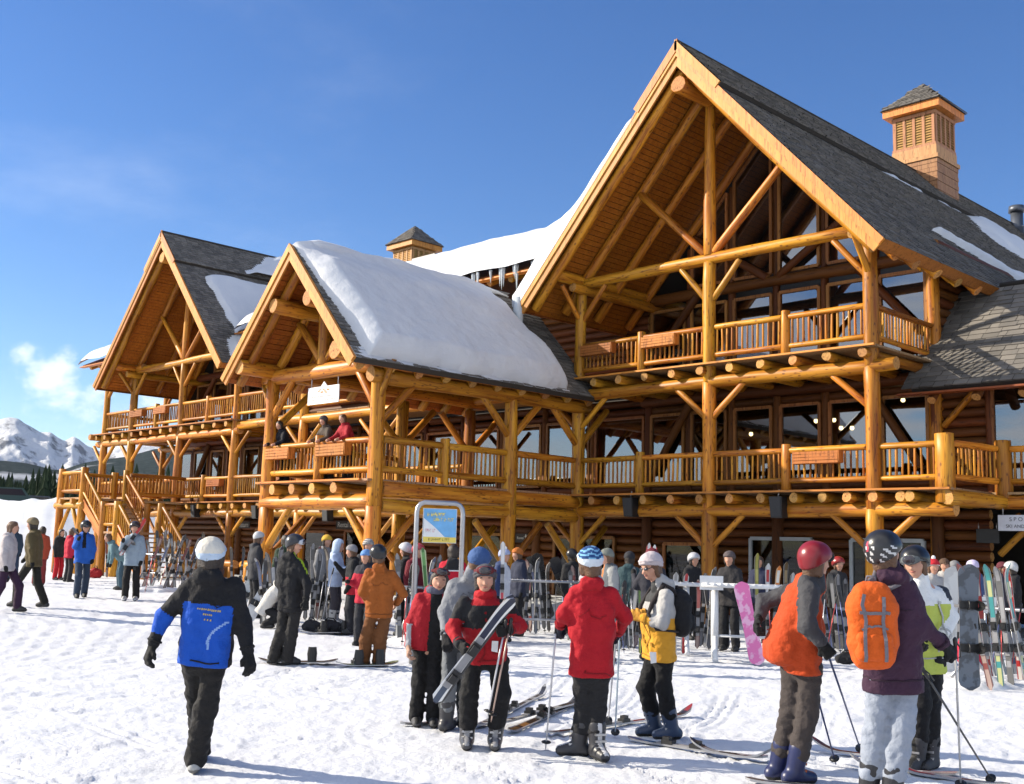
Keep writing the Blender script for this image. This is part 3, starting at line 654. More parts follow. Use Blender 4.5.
# ground floor, bay by bay from the left; some bays carry doors or windows
for (x0, x1) in ((-39.5, -33.1), (-33.1, -28.4), (-28.4, -23.5), (-23.5, -18.8), (-18.8, -14.1), (-14.1, -9.3), (-9.3, -4.65), (-4.65, 0)):
    log_wall(x0+.12, x1-.12, YW+.1, 0.0, Z1-.3); log('log_post', (x1, YW, 0), (x1, YW, Z1-.3), .19, .18, LODGE, LOG_SHADE)
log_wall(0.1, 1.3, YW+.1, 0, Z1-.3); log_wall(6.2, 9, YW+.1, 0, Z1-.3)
STEELF = plain('pale_window_frame', (.55, .57, .58), .4)
for (x0, x1, z0, z1, st) in ((-31.6, -29.6, .3, 2.35, 0), (-27.8, -26.2, .3, 2.3, 0), (-24.9, -21.5, .3, 2.35, 0), (-17.6, -15.2, .3, 2.3, 0), (-13.2, -10.6, .3, 2.25, 0), (-8.6, -6.7, .3, 2.1, 0), (-5.5, -3.55, .5, 2.3, 1), (-2.35, -.35, .4, 2.3, 1)):
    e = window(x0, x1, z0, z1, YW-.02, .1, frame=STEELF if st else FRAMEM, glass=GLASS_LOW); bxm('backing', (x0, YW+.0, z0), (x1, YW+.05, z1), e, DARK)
# upper floors: band of logs, windows between posts
bays = [-39.2, -37.65, -36.1, -34.6, -33.1, -31.55, -30.0, -28.45, -26.4, -24.3, -22.2, -20.1, -18.0, -15.9, -13.8, -11.6, -9.3, -7.75, -6.2, -4.65, -3.1, -1.55, 0.0]
for k, (a, b) in enumerate(zip(bays[:-1], bays[1:])):
    window(a+.16, b-.16, Z1+.55, Z2-.75, YW-.02); log('log_post', (b, YW, Z1), (b, YW, Z2-.2), .13, .12, LODGE, LOG_SHADE, n=10)
for (x0, x1) in ((-39.4, -33.1), (-33.1, -28.4), (-28.4, -18.8), (-18.8, -9.3), (-9.3, -4.65), (-4.65, -.15)):
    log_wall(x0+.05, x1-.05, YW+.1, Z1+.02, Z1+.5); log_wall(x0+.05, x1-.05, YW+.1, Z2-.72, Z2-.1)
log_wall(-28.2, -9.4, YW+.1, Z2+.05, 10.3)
for cx in (-4.65, -33.1):
    R_ = cx < -20
    for k in range(6):
        a = cx-4.65+k*1.55; b = a+1.55
        window(a+.14, b-.14, Z2+.15, Z2+2.55, YW-.02); log('log_post', (b, YW, Z2), (b, YW, Z3+.1), .12, .11, LODGE, LOG_SHADE, n=10)
        top = lambda x: 15.3-.75-abs(x-cx)*SL
        za, zb = top(a+.14), top(b-.14)
        if min(za, zb) > Z3+.35: window(a+.14, b-.14, Z3+.25, None, YW-.02, topz=(za, zb)); 
        if k < 5: log('mullion_post', (b, YW, Z3), (b, YW, top(b)), .10, .10, LODGE, LOG_SHADE, n=8)
    log('wall_beam', (cx-4.8, YW-.12, Z3-.0), (cx+4.7, YW-.12, Z3-.0), .17, .16, LODGE, LOG_SHADE); log('wall_beam', (cx-4.8, YW-.12, Z2-.3), (cx+4.7, YW-.12, Z2-.3), .17, .16, LODGE, LOG_SHADE)
    for s in (-1, 1):
        log('truss_strut', (cx+s*.2, YW-.2, Z3+.1), (cx+s*3.0, YW-.2, 11.6), .12, .12, LODGE, LOG_SHADE); log('truss_strut', (cx+s*4.4, YW-.2, Z2+.9), (cx+s*2.7, YW-.2, Z3-.1), .12, .12, LODGE, LOG_SHADE)
        log('truss_strut', (cx+s*4.3, YW-.2, Z1+.8), (cx+s*2.9, YW-.2, Z2-.4), .12, .12, LODGE, LOG_SHADE)
# side wall of the right block above the wing, and the wing front
log_wall(3.5, 12, None, 6.6, 10.2, side=.0); log_wall(3.5, 12, None, 3.5, 6.6, side=.0)
log_wall(.2, 1.35, YW+.1, Z1+.02, 6.4); window(1.5, 3.6, Z1+.3, 6.2, YW-.02); window(3.8, 6.2, Z1+.3, 6.2, YW-.02); log_wall(6.4, 9, YW+.1, Z1+.02, 6.4)
log('log_post', (1.42, YW-.05, Z1), (1.42, YW-.05, 6.3), .1, .1, LODGE, LOG_SHADE); log('log_post', (3.7, YW-.05, Z1), (3.7, YW-.05, 6.3), .12, .12, LODGE, LOG_SHADE)
# rooms behind the panes
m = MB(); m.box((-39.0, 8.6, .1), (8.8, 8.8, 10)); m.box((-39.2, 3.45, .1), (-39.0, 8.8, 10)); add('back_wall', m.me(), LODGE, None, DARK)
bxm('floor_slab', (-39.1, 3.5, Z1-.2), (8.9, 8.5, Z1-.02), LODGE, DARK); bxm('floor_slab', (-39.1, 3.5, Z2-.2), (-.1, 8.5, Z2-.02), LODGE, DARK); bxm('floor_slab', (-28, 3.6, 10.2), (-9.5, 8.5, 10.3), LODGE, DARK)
LAMPM = bpy.data.materials.new('lamp_glow'); LAMPM.use_nodes = True; _b = LAMPM.node_tree.nodes['Principled BSDF']; _b.inputs['Emission Color'].default_value = (1, .72, .35, 1); _b.inputs['Emission Strength'].default_value = 14
for (x, y) in ((816, 421), (834, 420), (903, 400), (751, 434), (981, 410), (841, 428), (852, 428)):
    p = on_plane(x, y, 1, 5.2); m = MB(); m.tube([(0, 0, -.06), (0, 0, -.02), (0, 0, .05)], [.03, .065, .05], 8); lo_ = add('pendant_lamp', m.me(), LODGE, Matrix.Translation(Vector(p)), LAMPM)
    m = MB(); m.tube([(0, 0, .05), (0, 0, 1.2)], .008, 4); add('cord', m.me(), lo_, Matrix.Translation(Vector(p)), BLACK)
# ---- middle stretch of the front (between left gable and porch) ------------
for x in (-23.5, -18.8):
    log('log_post', (x, 0, .1), (x, 0, Z1-.45), .2, .19, LODGE); log('log_post', (x, 0, Z1-.45), (x, 0, Z2-.3), .19, .17, LODGE); post_braces(x, 0, Z1-.45); post_braces(x, 0, Z2-.45)
    log('log_post', (x, 0, Z2-.3), (x, 0, 10.2), .17, .16, LODGE)
log('log_beam', (-28.2, 0, Z1-.45), (-14, 0, Z1-.45), .165, .17, LODGE); log('log_beam', (-28.1, 0, Z2-.25), (-9.5, 0, Z2-.25), .17, .17, LODGE); log('log_beam', (-14, 0, Z1-.45), (-9.6, 0, Z1-.45), .165, .17, LODGE)
for x in np.arange(-27.8, -9.6, .94): log('joist', (x, -.34, Z1-.165), (x, 3.3, Z1-.165), .128, .135, LODGE, n=10)
bxm('deck', (-40.9, -.36, Z1-.035), (-9.6, 3.3, Z1+.02), LODGE, DECKM); beam('deck_edge', (-41, -.38, Z1-.005), (-14.2, -.38, Z1-.005), .05, .085, LODGE, FASC, rad(90))
bxm('deck', (-28, .2, Z2-.035), (-9.6, 3.3, Z2+.02), LODGE, DECKM)
P_ = [-37.75, -35.43, -33.1, -30.77, -28.45, -26.0, -23.5, -21.1, -18.8, -16.4, -14.2]
for i, (a, b) in enumerate(zip(P_[:-1], P_[1:])):
    railing((a+.15, 0), (b-.15, 0), Z1, planter=[(.3, .8)] if i in (3, 5) else None)
    if i % 2: log('rail_post', (a, 0, Z1), (a, 0, Z1+1.17), .12, .12, LODGE)
for (a, b) in ((-28.3, -23.6), (-23.4, -18.9), (-18.7, -14.2)): railing((a, 0), (b, 0), Z2)
# ---- left end: outer corner and the wrap-round balcony ---------------------------
for (x, y) in ((-40.62, 0), (-40.9, 3.3)):
    log('log_post', (x, y, .2), (x, y, Z1-.4), .19, .18, LODGE); log('log_post', (x, y, Z1-.4), (x, y, Z2-.4), .18, .17, LODGE); log('log_post', (x, y, Z2-.4), (x, y, 9.9), .17, .15, LODGE)
    post_braces(x, y, Z2-.45); post_braces(x, y, 9.7, run=1.0, rise=1.0, sides=(1,)); post_braces(x, y, Z1-.45)
log('log_beam', (-41.2, 0, Z2-.45), (-37, 0, Z2-.45), .16, .16, LODGE); log('log_beam', (-41.2, 3.3, Z2-.45), (-37, 3.3, Z2-.45), .16, .16, LODGE)
log('log_beam', (-41.1, 0, 9.85), (-37, 0, 9.85), .17, .17, LODGE); log('log_beam', (-41.1, 3.3, 9.85), (-37, 3.3, 9.85), .17, .17, LODGE)
log('log_beam', (-41.2, -.5, Z2-.12), (-41.2, 3.6, Z2-.12), .16, .16, LODGE)
bxm('deck', (-41.1, -.36, Z2-.03), (-37.2, 3.4, Z2+.015), LODGE, DECKM)
for zd in (Z1, Z2): railing((-40.45, 0), (-37.95, 0), zd, planter=None); railing((-40.75, .2), (-40.9, 3.1), zd)
# ---- main roof between the gables -------------------------------------------------
MRF = empty('main_roof', (-18, 0, 10.6)); MRF.parent = LODGE; MRF.matrix_parent_inverse = WM[LODGE.name].inverted()
mev = NR([0, 6.0, 3.05]); mL = np.linalg.norm(mev); mev = mev/mL; meu = NR([1., 0, 0])
for (xa, W_) in ((-43.6, 5.5), (-28.6, 19.1)):
    mo = NR([xa, -.1, 10.55]); mb2 = mo+mev*mL
    slab('roof_deck', [mo, mo+meu*W_, mo+meu*W_+mev*mL, mo+mev*mL], .16, MRF, FASD)
    slab('roof_deck', [mb2, mb2+meu*W_, mb2+NR([W_, 7, -4.]), mb2+NR([0, 7, -4.])], .16, MRF, FASD)
    beam('eave_board', mo+NR([0, -.03, -.12]), mo+NR([W_, -.03, -.12]), .05, .26, MRF, FASC, rad(90))
    for k in range(int(W_/.98)):
        x = xa+.4+k*.98; log('rafter_tail', (x, .15, 10.42), (x, 3.4, 11.9), .13, .13, LODGE, LOG, n=8)
    def t_main(u, v, xa=xa, W_=W_):
        e = np.minimum(v+.25, 1.2*mL-v)
        drift = .9*sstep(W_-4.5, W_, u)*sstep(0, 2.5, v) if xa > -30 else 0
        return (.55*np.sqrt(np.clip(e/.9, 0, 1))+drift)*np.clip(u/.6+.2, 0, 1)**.5+.06*n2(u, v, .8, 3, 2.)-.02
    snow_sheet(MRF, mo-mev*.25, meu, mev, W_+.1, mL+.3, t_main, 120, 46)
def icicle_row():
    m = MB(); R = random.Random(5)
    for k in range(62):
        x = -24+R.random()*14; L = R.uniform(.15, .75)*(1.6 if x > -12.5 else 1); p = NR([x, -.32+R.uniform(-.05, .08), 10.62]); m.tube([p+NR([0, 0, .06]), p, p-NR([0, 0, L*.6]), p-NR([0, 0, L])], [.06, .05, .025, .004], 6)
    m.tube([(-10.42, -1.55, 9.2), (-10.4, -1.55, 8.8), (-10.38, -1.53, 8.3), (-10.38, -1.52, 7.9)], [.11, .17, .12, .05], 9)
    ice = plain('ice', (.72, .78, .82), .12, var=.05); ice.node_tree.nodes['Principled BSDF'].inputs['Transmission Weight'].default_value = .35
    o = add('icicles', m.me(), LODGE, None, ice); o["kind"] = "stuff"
icicle_row()
# ---- snow on the gables --------------------------------------------------------------
O, eu, ev, n, Ls = RS[0]                    # left slope of the right gable
def t_rl(u, v):
    base = .24+.34*sstep(5.6, 1.2, v)+.55*sstep(.6, 3.5, u)*sstep(5.5, 2, v)+.07*n2(u, v, .9, 3, 5.)
    return base*np.clip((Ls-1.9-v)/.35, 0, 1)**.5*np.clip(u/.14, 0, 1)**.5*np.clip((v+.1)/.3, 0, 1)**.5-.02
snow_sheet(RR, O-ev*.12-eu*.1, eu, ev, 15, Ls-1.75, t_rl, 170, 70)
O, eu, ev, n, Ls = RS[1]                    # right slope: leftover patches
def t_rr(u, v):
    # a tongue along the eave, one under the cap, and a patch by the vent
    wd = .06+.12*np.clip(u-5.8, 0, 9); a = sstep(wd, wd*.3, np.abs(v-(2.5-.2*(u-6.6))))*sstep(5.6, 6.6, u)
    b = sstep(.15, .02, np.abs(v-(Ls-2.02)))*sstep(1.0, 5., u)*.45
    c = sstep(2.6, .6, np.hypot((u-17.5)/1.9, v-(Ls-2.9)))
    d = sstep(2.0, .8, v)*sstep(9.0, 11., u)
    mk = np.maximum.reduce([a, b, c*1.1, d])+.20*n2(u, v, 1.1, 3, 8.)*sstep(3, 6, u)
    return .24*sstep(.3, 1.0, mk)-.03
snow_sheet(RR, O, eu, ev, 21, Ls-1.75, t_rr, 190, 80)
O, eu, ev, n, Ls = LS[1]
def t_lr(u, v):
    mk = sstep(.2, 1.6, u)*sstep(Ls-1.9, Ls-2.6, v)*sstep(1.2, 2.6, u+(v*.15))+.30*n2(u, v, .9, 3, 3.)
    mk2 = sstep(4.4, 6.0, u)*sstep(Ls-.4, Ls-1.2, v)
    lump = .55*sstep(2.6, .3, v)*sstep(.3, 1.6, u)*(1+.5*n2(u, v, 1.3, 3, 6.))
    return (.22*sstep(.35, .75, np.maximum(mk, mk2*sstep(Ls-2, Ls-1.6, v)))+lump)-.03
snow_sheet(LR, O-ev*.15, eu, ev, 11, Ls-1.75, t_lr, 110, 80)
def t_lc(u, v): return .20*sstep(.3, .7, sstep(3.2, 4.8, u-.8*v)+.25*n2(u, v, 1.2, 2, 4.))-.03
snow_sheet(LR, O+ev*(Ls-1.93)+n*.23, eu, ev, 11, 1.9, t_lc, 90, 30)

# ---- front porch with the snow-covered roof ---------------------------------------
PC = -11.68; PY = -7.45; PXL, PXR = -14.06, -9.3
for (x, y) in ((PXL, PY), (PXR, PY), (PXR, -2.8), (PXL, -2.8), (PXR, 0), (PXL, 0)):
    if y == 0 and x == PXR: continue
    hi = 6.35 if y == PY else 6.2
    log('log_post', (x, y, gz(x, y)-.1), (x, y, 2.75), .225 if y == PY else .2, .21, LODGE); log('log_post', (x, y, 2.75), (x, y, hi), .21, .18, LODGE)
# floor of the porch
log('log_beam', (PXL-.1, PY, Z1-.52), (PXR+.05, PY, Z1-.52), .19, .185, LODGE)
for x in (-13.35, -12.42, -11.5, -10.55): log('joist', (x, PY-.32, Z1-.19), (x, 0, Z1-.19), .15, .15, LODGE, n=10)
beam('deck_edge', (PXL-.05, PY-.33, Z1+.0), (PXR-.15, PY-.33, Z1+.0), .05, .1, LODGE, FASC, rad(90))
bxm('deck', (PXL-.1, PY-.3, Z1-.035), (PXR+.1, -.4, Z1+.02), LODGE, DECKM)
log('log_beam', (PXR, PY+.2, Z1-.2), (PXR, 0, Z1-.2), .2, .19, LODGE); log('log_beam', (PXR, PY+.2, Z1-.62), (PXR, 0, Z1-.62), .17, .17, LODGE); log('log_beam', (PXL, PY+.2, Z1-.3), (PXL, 0, Z1-.3), .2, .19, LODGE)
mid = (PXL+PXR)/2
log('rail_post', (mid, PY, Z1-.05), (mid, PY, Z1+1.2), .135, .13, LODGE)
railing((PXL+.2, PY), (mid-.13, PY), Z1, top=1.0, r=.09, planter=[(.02, .56)]); railing((mid+.13, PY), (PXR-.2, PY), Z1, top=1.0, r=.09, planter=[(.05, .65)])
log('rail_post', (PXR, -5.2, Z1), (PXR, -5.2, Z1+1.2), .125, .12, LODGE)
for (a, b) in ((PY+.2, -5.32), (-5.08, -3.0), (-2.6, -.2)): railing((PXR, a), (PXR, b), Z1, r=.095)
railing((PXL, PY+.2), (PXL, -3), Z1)
for x, s in ((PXL, 1), (PXR, -1)):
    brace((x+s*.1, PY, 1.65), (x+s*1.15, PY, 2.75), .105); brace((x+s*.1, PY, 5.25), (x+s*.95 if s > 0 else x+s*.85, PY, 6.2), .105)
    for (y, sd) in ((PY, (1,)), (-2.8, (-1, 1)), (0, (-1, 1))):
        post_braces(x, y, 2.6, ax=1, sides=sd, r=.10, run=1.25, rise=1.2); post_braces(x, y, 6.1, ax=1, sides=sd, r=.105, run=1.25, rise=1.15)
    brace((x-s*.1, PY-.0, 5.5), (x-s*.55, PY-.0, 6.35), .09)
log('tie_beam', (PXL-.55, PY, 6.35), (PXR+.15, PY, 6.33), .2, .21, LODGE)
log('king_post', (PC, PY, 6.5), (PC, PY, 8.9), .2, .19, LODGE)
for s in (-1, 1): log('truss_strut', (PC+s*.15, PY, 6.65), (PC+s*1.25, PY, 7.75), .11, .1, LODGE)
for xx, zz, r in ((PC-.78, 8.0, .2), (PC+.78, 8.0, .21), (PC-2.3, 6.5, .225), (PC+2.1, 6.52, .25)): log('purlin', (xx, -8.62, zz), (xx, .5, zz), r, r, LODGE)
log('plate_log', (PXR+.05, PY-.3, 6.0), (PXR+.05, .3, 6.0), .2, .2, LODGE)
PH = 3.02; PZ = 9.50
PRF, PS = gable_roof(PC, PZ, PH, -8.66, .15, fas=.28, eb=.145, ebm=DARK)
for (O, eu, ev, n, Ls), s in zip(PS, (-1, 1)):
    for k in range(10):
        yy = -8.3+k*.93; a = O-n*.30+ev*.12; b = O-n*.30+ev*(Ls-.25); a[1] = b[1] = yy
        log('rafter', a, b, .125, .12, LODGE, LOG, n=10)
O, eu, ev, n, Ls = PS[1]
shingles(PRF, O+n*.004, eu, ev, 8.81, Ls)
def t_p(u, v):
    # pillowed sheet that stops short of the eave and of the bare strip beside the big gable
    edge_u = (7.2+.25*(Ls-v)*.25+.18*n2(v, v*0, .9, 2, 3.))-u; edge_v = v-(.13+.05*n2(u, u*0, 1.1, 2, 9.)); edge_f = u-(.10+.28*sstep(Ls, 0, v)+.05*n2(v, v*0, 2., 2, 1.))
    e = np.minimum(np.minimum(edge_u, edge_v), edge_f)
    body = (.52*np.clip(e/.42, 0, 1)**.45*(1-.55*sstep(1.3, .1, Ls-v))+.045*n2(u, v, .7, 3, 7.)*sstep(0, .6, e)+.012*n2(u, v, 4., 2, 17.)*sstep(0, .3, e))
    return np.where(e > 0, body, -.05)
snow_sheet(PRF, O, eu, ev, 8.0, Ls+.06, t_p, 170, 90)
def t_dust(u, v):
    return .02*sstep(.25, .6, .45+.8*n2(u, v, 1.8, 3, 2.)-np.abs(v-.2)*1.5)-.008
snow_sheet(PRF, O+n*.03, eu, ev, 7.6, .42, t_dust, 200, 12)
O, eu, ev, n, Ls = PS[0]
def t_p2(u, v): return .40*np.sqrt(np.clip(np.minimum(np.minimum(u-.25, v-.5), Ls+.2-v)/.7, 0, 1))-.03
snow_sheet(PRF, O, eu, ev, 8.0, Ls+.12, t_p2, 60, 40)
# ridge roll of snow over the peak
m = MB(); rr_ = [(PC+.0+.05*math.sin(k), -8.35+k*.45, PZ+.07+.02*math.sin(k*2.1)) for k in range(18)]
m.tube(rr_, [.10]+[.21+.03*math.sin(k*1.3) for k in range(13)]+[.15, .1, .05, .03], 12); o = add('roof_snow', m.me(), PRF, None, ROOFSNOW); o["kind"] = "stuff"

# ---- chimneys ------------------------------------------------------------------------
def chimney(cx, cy, zb, s=1.68):
    e = empty('chimney', (cx, cy, zb)); e.parent = LODGE; e.matrix_parent_inverse = WM[LODGE.name].inverted()
    h = s/2; z1 = zb+3.0
    m = MB(); k = 12
    for q in range(k):
        za = zb+q*(1.95)/k; m.box((cx-h-.04-.012*(q % 2), cy-h-.04-.012*(q % 2), za), (cx+h+.04+.012*(q % 2), cy+h+.04+.012*(q % 2), za+1.95/k-.012))
    add('base', m.me(), e, None, SIDING)
    m = MB(); m.prism([(cx-h-.1, cy-h-.1, zb+1.95), (cx+h+.1, cy-h-.1, zb+1.95), (cx+h+.1, cy+h+.1, zb+1.95), (cx-h-.1, cy+h+.1, zb+1.95)], (0, 0, .14)); m.box((cx-h-.02, cy-h-.02, zb+2.09), (cx+h+.02, cy+h+.02, zb+2.45)); add('band', m.me(), e, None, SIDING)
    m = MB(); m.box((cx-h+.06, cy-h+.06, zb+2.4), (cx+h-.06, cy+h-.06, zb+3.75)); add('core', m.me(), e, None, SIDING)
    m = MB()
    for f in range(4):
        M = Matrix.Translation((cx, cy, 0)) @ Matrix.Rotation(f*math.pi/2, 4, 'Z')
        for a in (-1, -.5, 0, .5, 1): m.box((a*(h-.09)-.05, -h-.0, zb+2.45), (a*(h-.09)+.05, -h+.08, zb+3.7), 0, M)
        m.box((-h, -h-.01, zb+2.45), (h, -h+.08, zb+2.55), 0, M); m.box((-h, -h-.01, zb+3.6), (h, -h+.08, zb+3.72), 0, M)
    add('corner_trim', m.me(), e, None, SIDING)
    for f in range(4):
        M = Matrix.Translation((cx, cy, 0)) @ Matrix.Rotation(f*math.pi/2, 4, 'Z'); m = MB()
        for q in range(11): zz = zb+2.57+q*.094; m.prism([M @ Vector((-h+.1, -h+.005, zz)), M @ Vector((-h+.1, -h+.06, zz+.09)), M @ Vector((-h+.1, -h+.075, zz+.08)), M @ Vector((-h+.1, -h+.02, zz))], (M.to_3x3() @ Vector((s-.2, 0, 0))))
        add('louvre_panel', m.me(), e, None, LOUV)
    m = MB(); g = h+.24; zc = zb+3.75; m.box((cx-g, cy-g, zc), (cx+g, cy+g, zc+.26)); add('cap_fascia', m.me(), e, None, FASC)
    roof = empty('cap_roof', (cx, cy, zc+.26)); roof.parent = e; roof.matrix_parent_inverse = WM[e.name].inverted(); g2 = g+.07; zt = zc+.26; rise = 1.12
    m = MB(); m.raw([(cx-g2, cy-g2, zt), (cx+g2, cy-g2, zt), (cx+g2, cy+g2, zt), (cx-g2, cy+g2, zt), (cx, cy, zt+rise)], [(0, 1, 4), (1, 2, 4), (2, 3, 4), (3, 0, 4), (3, 2, 1, 0)]); add('cap_deck', m.me(), roof, None, DARK)
    sl = math.hypot(g2, rise)
    for (ox, oy, ux, uy) in ((-1, -1, 1, 0), (1, -1, 0, 1)):
        O = NR([cx+ox*g2, cy+oy*g2, zt+.01]); eu = NR([ux, uy, 0.]); inn = NR([-uy if False else 0, 0, 0.])
        ctr = NR([cx, cy, zt+rise]); midp = O+eu*g2; ev = (ctr-midp); ev = ev/np.linalg.norm(ev)
        shingles(roof, O, eu, ev, 2*g2, sl, skip=lambda u, v, g2=g2, sl=sl: abs(u-g2) > g2*(1-v/sl)-.05, w=.2, ex=.13, name='shingle_courses')
    return e
chimney(-4.65, 13.0, 13.75, 1.6)
chimney(-32.2, 12.2, 13.45, 1.6)
m = MB(); m.tube([(-4.4, 20.6, 14), (-4.4, 20.6, 15.85)], .24, 12); m.tube([(-4.4, 20.6, 15.8), (-4.4, 20.6, 16.05)], [.32, .3], 12); m.box((-4.8, 20.2, 13.5), (-4.0, 21.0, 15.1)); add('vent_pipe', m.me(), LODGE, None, plain('dark_flue', (.10, .11, .13), .45, metal=.6))
bxm('roof_box', (-26.6, 7.5, 12.6), (-25.0, 9, 14.9), LODGE, plain('pale_housing', (.55, .53, .5), .7))

# ---- stairs at the left end --------------------------------------------------------
SY0, SY1 = -4.7, -2.9
ST = empty('staircase', (-33, -3.8, 0)); ST.parent = LODGE; ST.matrix_parent_inverse = WM[LODGE.name].inverted()
def sp(x, y, z0, z1, r=.13): log('newel_post', (x, y, z0), (x, y, z1), r, r*.95, ST)
lx0, lx1 = -34.1, -32.0
bxm('landing', (lx0-.1, SY0-.1, Z1-.08), (lx1+.1, 0.0, Z1), ST, DECKM)
for (x, y) in ((lx0, SY0), (lx1, SY0), (lx0, -2.4)): sp(x, y, .2, Z1+1.2, .17 if x == lx1 else .15)
sp(lx1, SY1, .2, Z1+1.2)
log('log_beam', (lx0-.3, SY0, Z1-.32), (lx1+.2, SY0, Z1-.32), .16, .16, LODGE)
for x in (lx0+.5, lx1-.5): log('joist', (x, SY0-.25, Z1-.16), (x, 0, Z1-.16), .11, .11, LODGE)
brace((lx0+.1, SY0, 1.9), (lx0+.95, SY0, Z1-.4)); brace((lx1-.1, SY0, 1.9), (lx1-.85, SY0, Z1-.4))
railing((lx0+.12, SY0), (lx1-.15, SY0), Z1); railing((lx0, SY0+.15), (lx0, -.2), Z1); railing((lx1, -2.7), (lx1, -.2), Z1)
fl = [(lx1, Z1, lx1+2.0, 2.05), (lx1+3.3, 2.05, lx1+5.6, .42)]
for (xa, za, xb, zb) in fl:
    for y in (SY0, SY1):
        beam('stringer', (xa, y, za-.16), (xb, y, zb-.16), .08, .34, ST, FASC); railing((xa+.1, y), (xb-.1, y), (za, zb), top=.98, bottom=.22)
    k = int(round((za-zb)/.19))
    for q in range(k): bxm('step', (xa+(xb-xa)*q/k, SY0+.05, za-(za-zb)*(q+1)/k-.05), (xa+(xb-xa)*(q+1)/k+.03, SY1-.05, za-(za-zb)*(q+1)/k), ST, DECKM)
for x in (lx1+2.05, lx1+3.2):
    for y in (SY0, SY1): sp(x, y, .2, 3.2, .17 if y == SY0 else .13)
bxm('landing', (lx1+2.0, SY0-.05, 1.97), (lx1+3.3, SY1+.05, 2.05), ST, DECKM)
railing((lx1+2.2, SY0), (lx1+3.05, SY0), 2.05); 
for y in (SY0, SY1): sp(lx1+5.7, y, .2, 1.55)
# low log barrier in front of the ground floor
for (a, b) in ((-27.5, -24.5), (-24, -21)):
    log('log_bench', (a, -2.0, .95), (b, -2.0, .95), .16, .15, LODGE)
    for x in (a+.3, b-.3): log('bench_leg', (x, -2.0, .2), (x, -2.0, .85), .13, .13, LODGE)
# ---- balusters: the 300 that show largest singly, the rest joined to their railing -----
BAL.sort(key=lambda q: q[0]); far = {}
for k, (d, me, M, e) in enumerate(BAL):
    if k < 300: add('baluster', me, e, M)
    else: far.setdefault(e.name, (e, []))[1].append((me, M))
for nm, (e, L_) in far.items():
    V = []; F = []; base = 0
    for me, M in L_:
        co = np.empty(len(me.vertices)*3, np.float32); me.vertices.foreach_get("co", co); co = co.reshape(-1, 3); R3 = np.array(M)
        V.append(co @ R3[:3, :3].T+R3[:3, 3]); F += [tuple(base+i for i in p.vertices) for p in me.polygons]; base += len(co)
    V = np.vstack(V); nm2 = mesh(V, F, None, True, 'balusters'); o = add('baluster_row', nm2, e, None, LOG); o["kind"] = "stuff"

# ================================================================== soft bodies: distance fields meshed to one skin
def seg_d(P, a, b, ra, rb):
    ba = b-a; L2 = float(ba @ ba)+1e-9; pa = P-a
    t = np.clip((pa @ ba)/L2, 0, 1)
    return np.sqrt(((pa-t[..., None]*ba)**2).sum(-1))-(ra+(rb-ra)*t)
def smin(a, b, k):
    h = np.clip(.5+.5*(b-a)/k, 0, 1); return b*(1-h)+a*h-k*h*(1-h)
def field(P, prims, k):
    d = None
    for (a, b, ra, rb) in prims:
        q = seg_d(P, a, b, ra, rb); d = q if d is None else smin(d, q, k)
    return d
def surface_net(fn, lo, hi, h):
    n = np.maximum(4, np.ceil((hi-lo)/h).astype(int)+1)
    ax = [lo[i]+h*np.arange(n[i]) for i in range(3)]
    G = np.stack(np.meshgrid(*ax, indexing='ij'), -1).astype(np.float32); V = fn(G).astype(np.float32)
    ins = V < 0; nx, ny, nz = V.shape
    acc = np.zeros((nx-1, ny-1, nz-1, 3), np.float32); cnt = np.zeros((nx-1, ny-1, nz-1), np.float32)
    for axn in range(3):
        sl0 = [slice(None)]*3; sl1 = [slice(None)]*3; sl0[axn] = slice(0, -1); sl1[axn] = slice(1, None)
        a = V[tuple(sl0)]; b = V[tuple(sl1)]; cr = (a < 0) != (b < 0)
        t = np.where(cr, a/np.where(cr, a-b, 1), 0)
        o1, o2 = [q for q in range(3) if q != axn]
        shp = acc.shape[:3]
        for d1 in (0, 1):
            for d2 in (0, 1):
                s = [slice(None)]*3; s[axn] = slice(0, shp[axn]); s[o1] = slice(d1, d1+shp[o1]); s[o2] = slice(d2, d2+shp[o2])
                c = cr[tuple(s)]; cnt += c
                acc[..., axn] += np.where(c, t[tuple(s)], 0); acc[..., o1] += c*d1; acc[..., o2] += c*d2
    act = cnt > 0; idx = np.full(act.shape, -1, np.int64); idx[act] = np.arange(int(act.sum()))
    ijk = np.argwhere(act); pos = lo+h*(ijk+acc[act]/cnt[act][:, None])
    Q = []
    for axn in range(3):
        o1, o2 = [(1, 2), (2, 0), (0, 1)][axn]
        s0 = [slice(None)]*3; s1 = [slice(None)]*3; s0[axn] = slice(0, -1); s1[axn] = slice(1, None)
        a = ins[tuple(s0)]; b = ins[tuple(s1)]; cr = np.argwhere(a != b)
        if not len(cr): continue
        m = (cr[:, o1] > 0) & (cr[:, o2] > 0) & (cr[:, o1] < act.shape[o1]) & (cr[:, o2] < act.shape[o2]); cr = cr[m]
        def at(d1, d2):
            q = cr.copy(); q[:, o1] -= d1; q[:, o2] -= d2; return idx[q[:, 0], q[:, 1], q[:, 2]]
        q = np.stack([at(1, 1), at(0, 1), at(0, 0), at(1, 0)], -1)
        fl = ~a[cr[:, 0], cr[:, 1], cr[:, 2]]; q[fl] = q[fl][:, ::-1]; Q.append(q)
    Q = np.vstack(Q); Q = Q[(Q >= 0).all(1)]
    return pos, Q
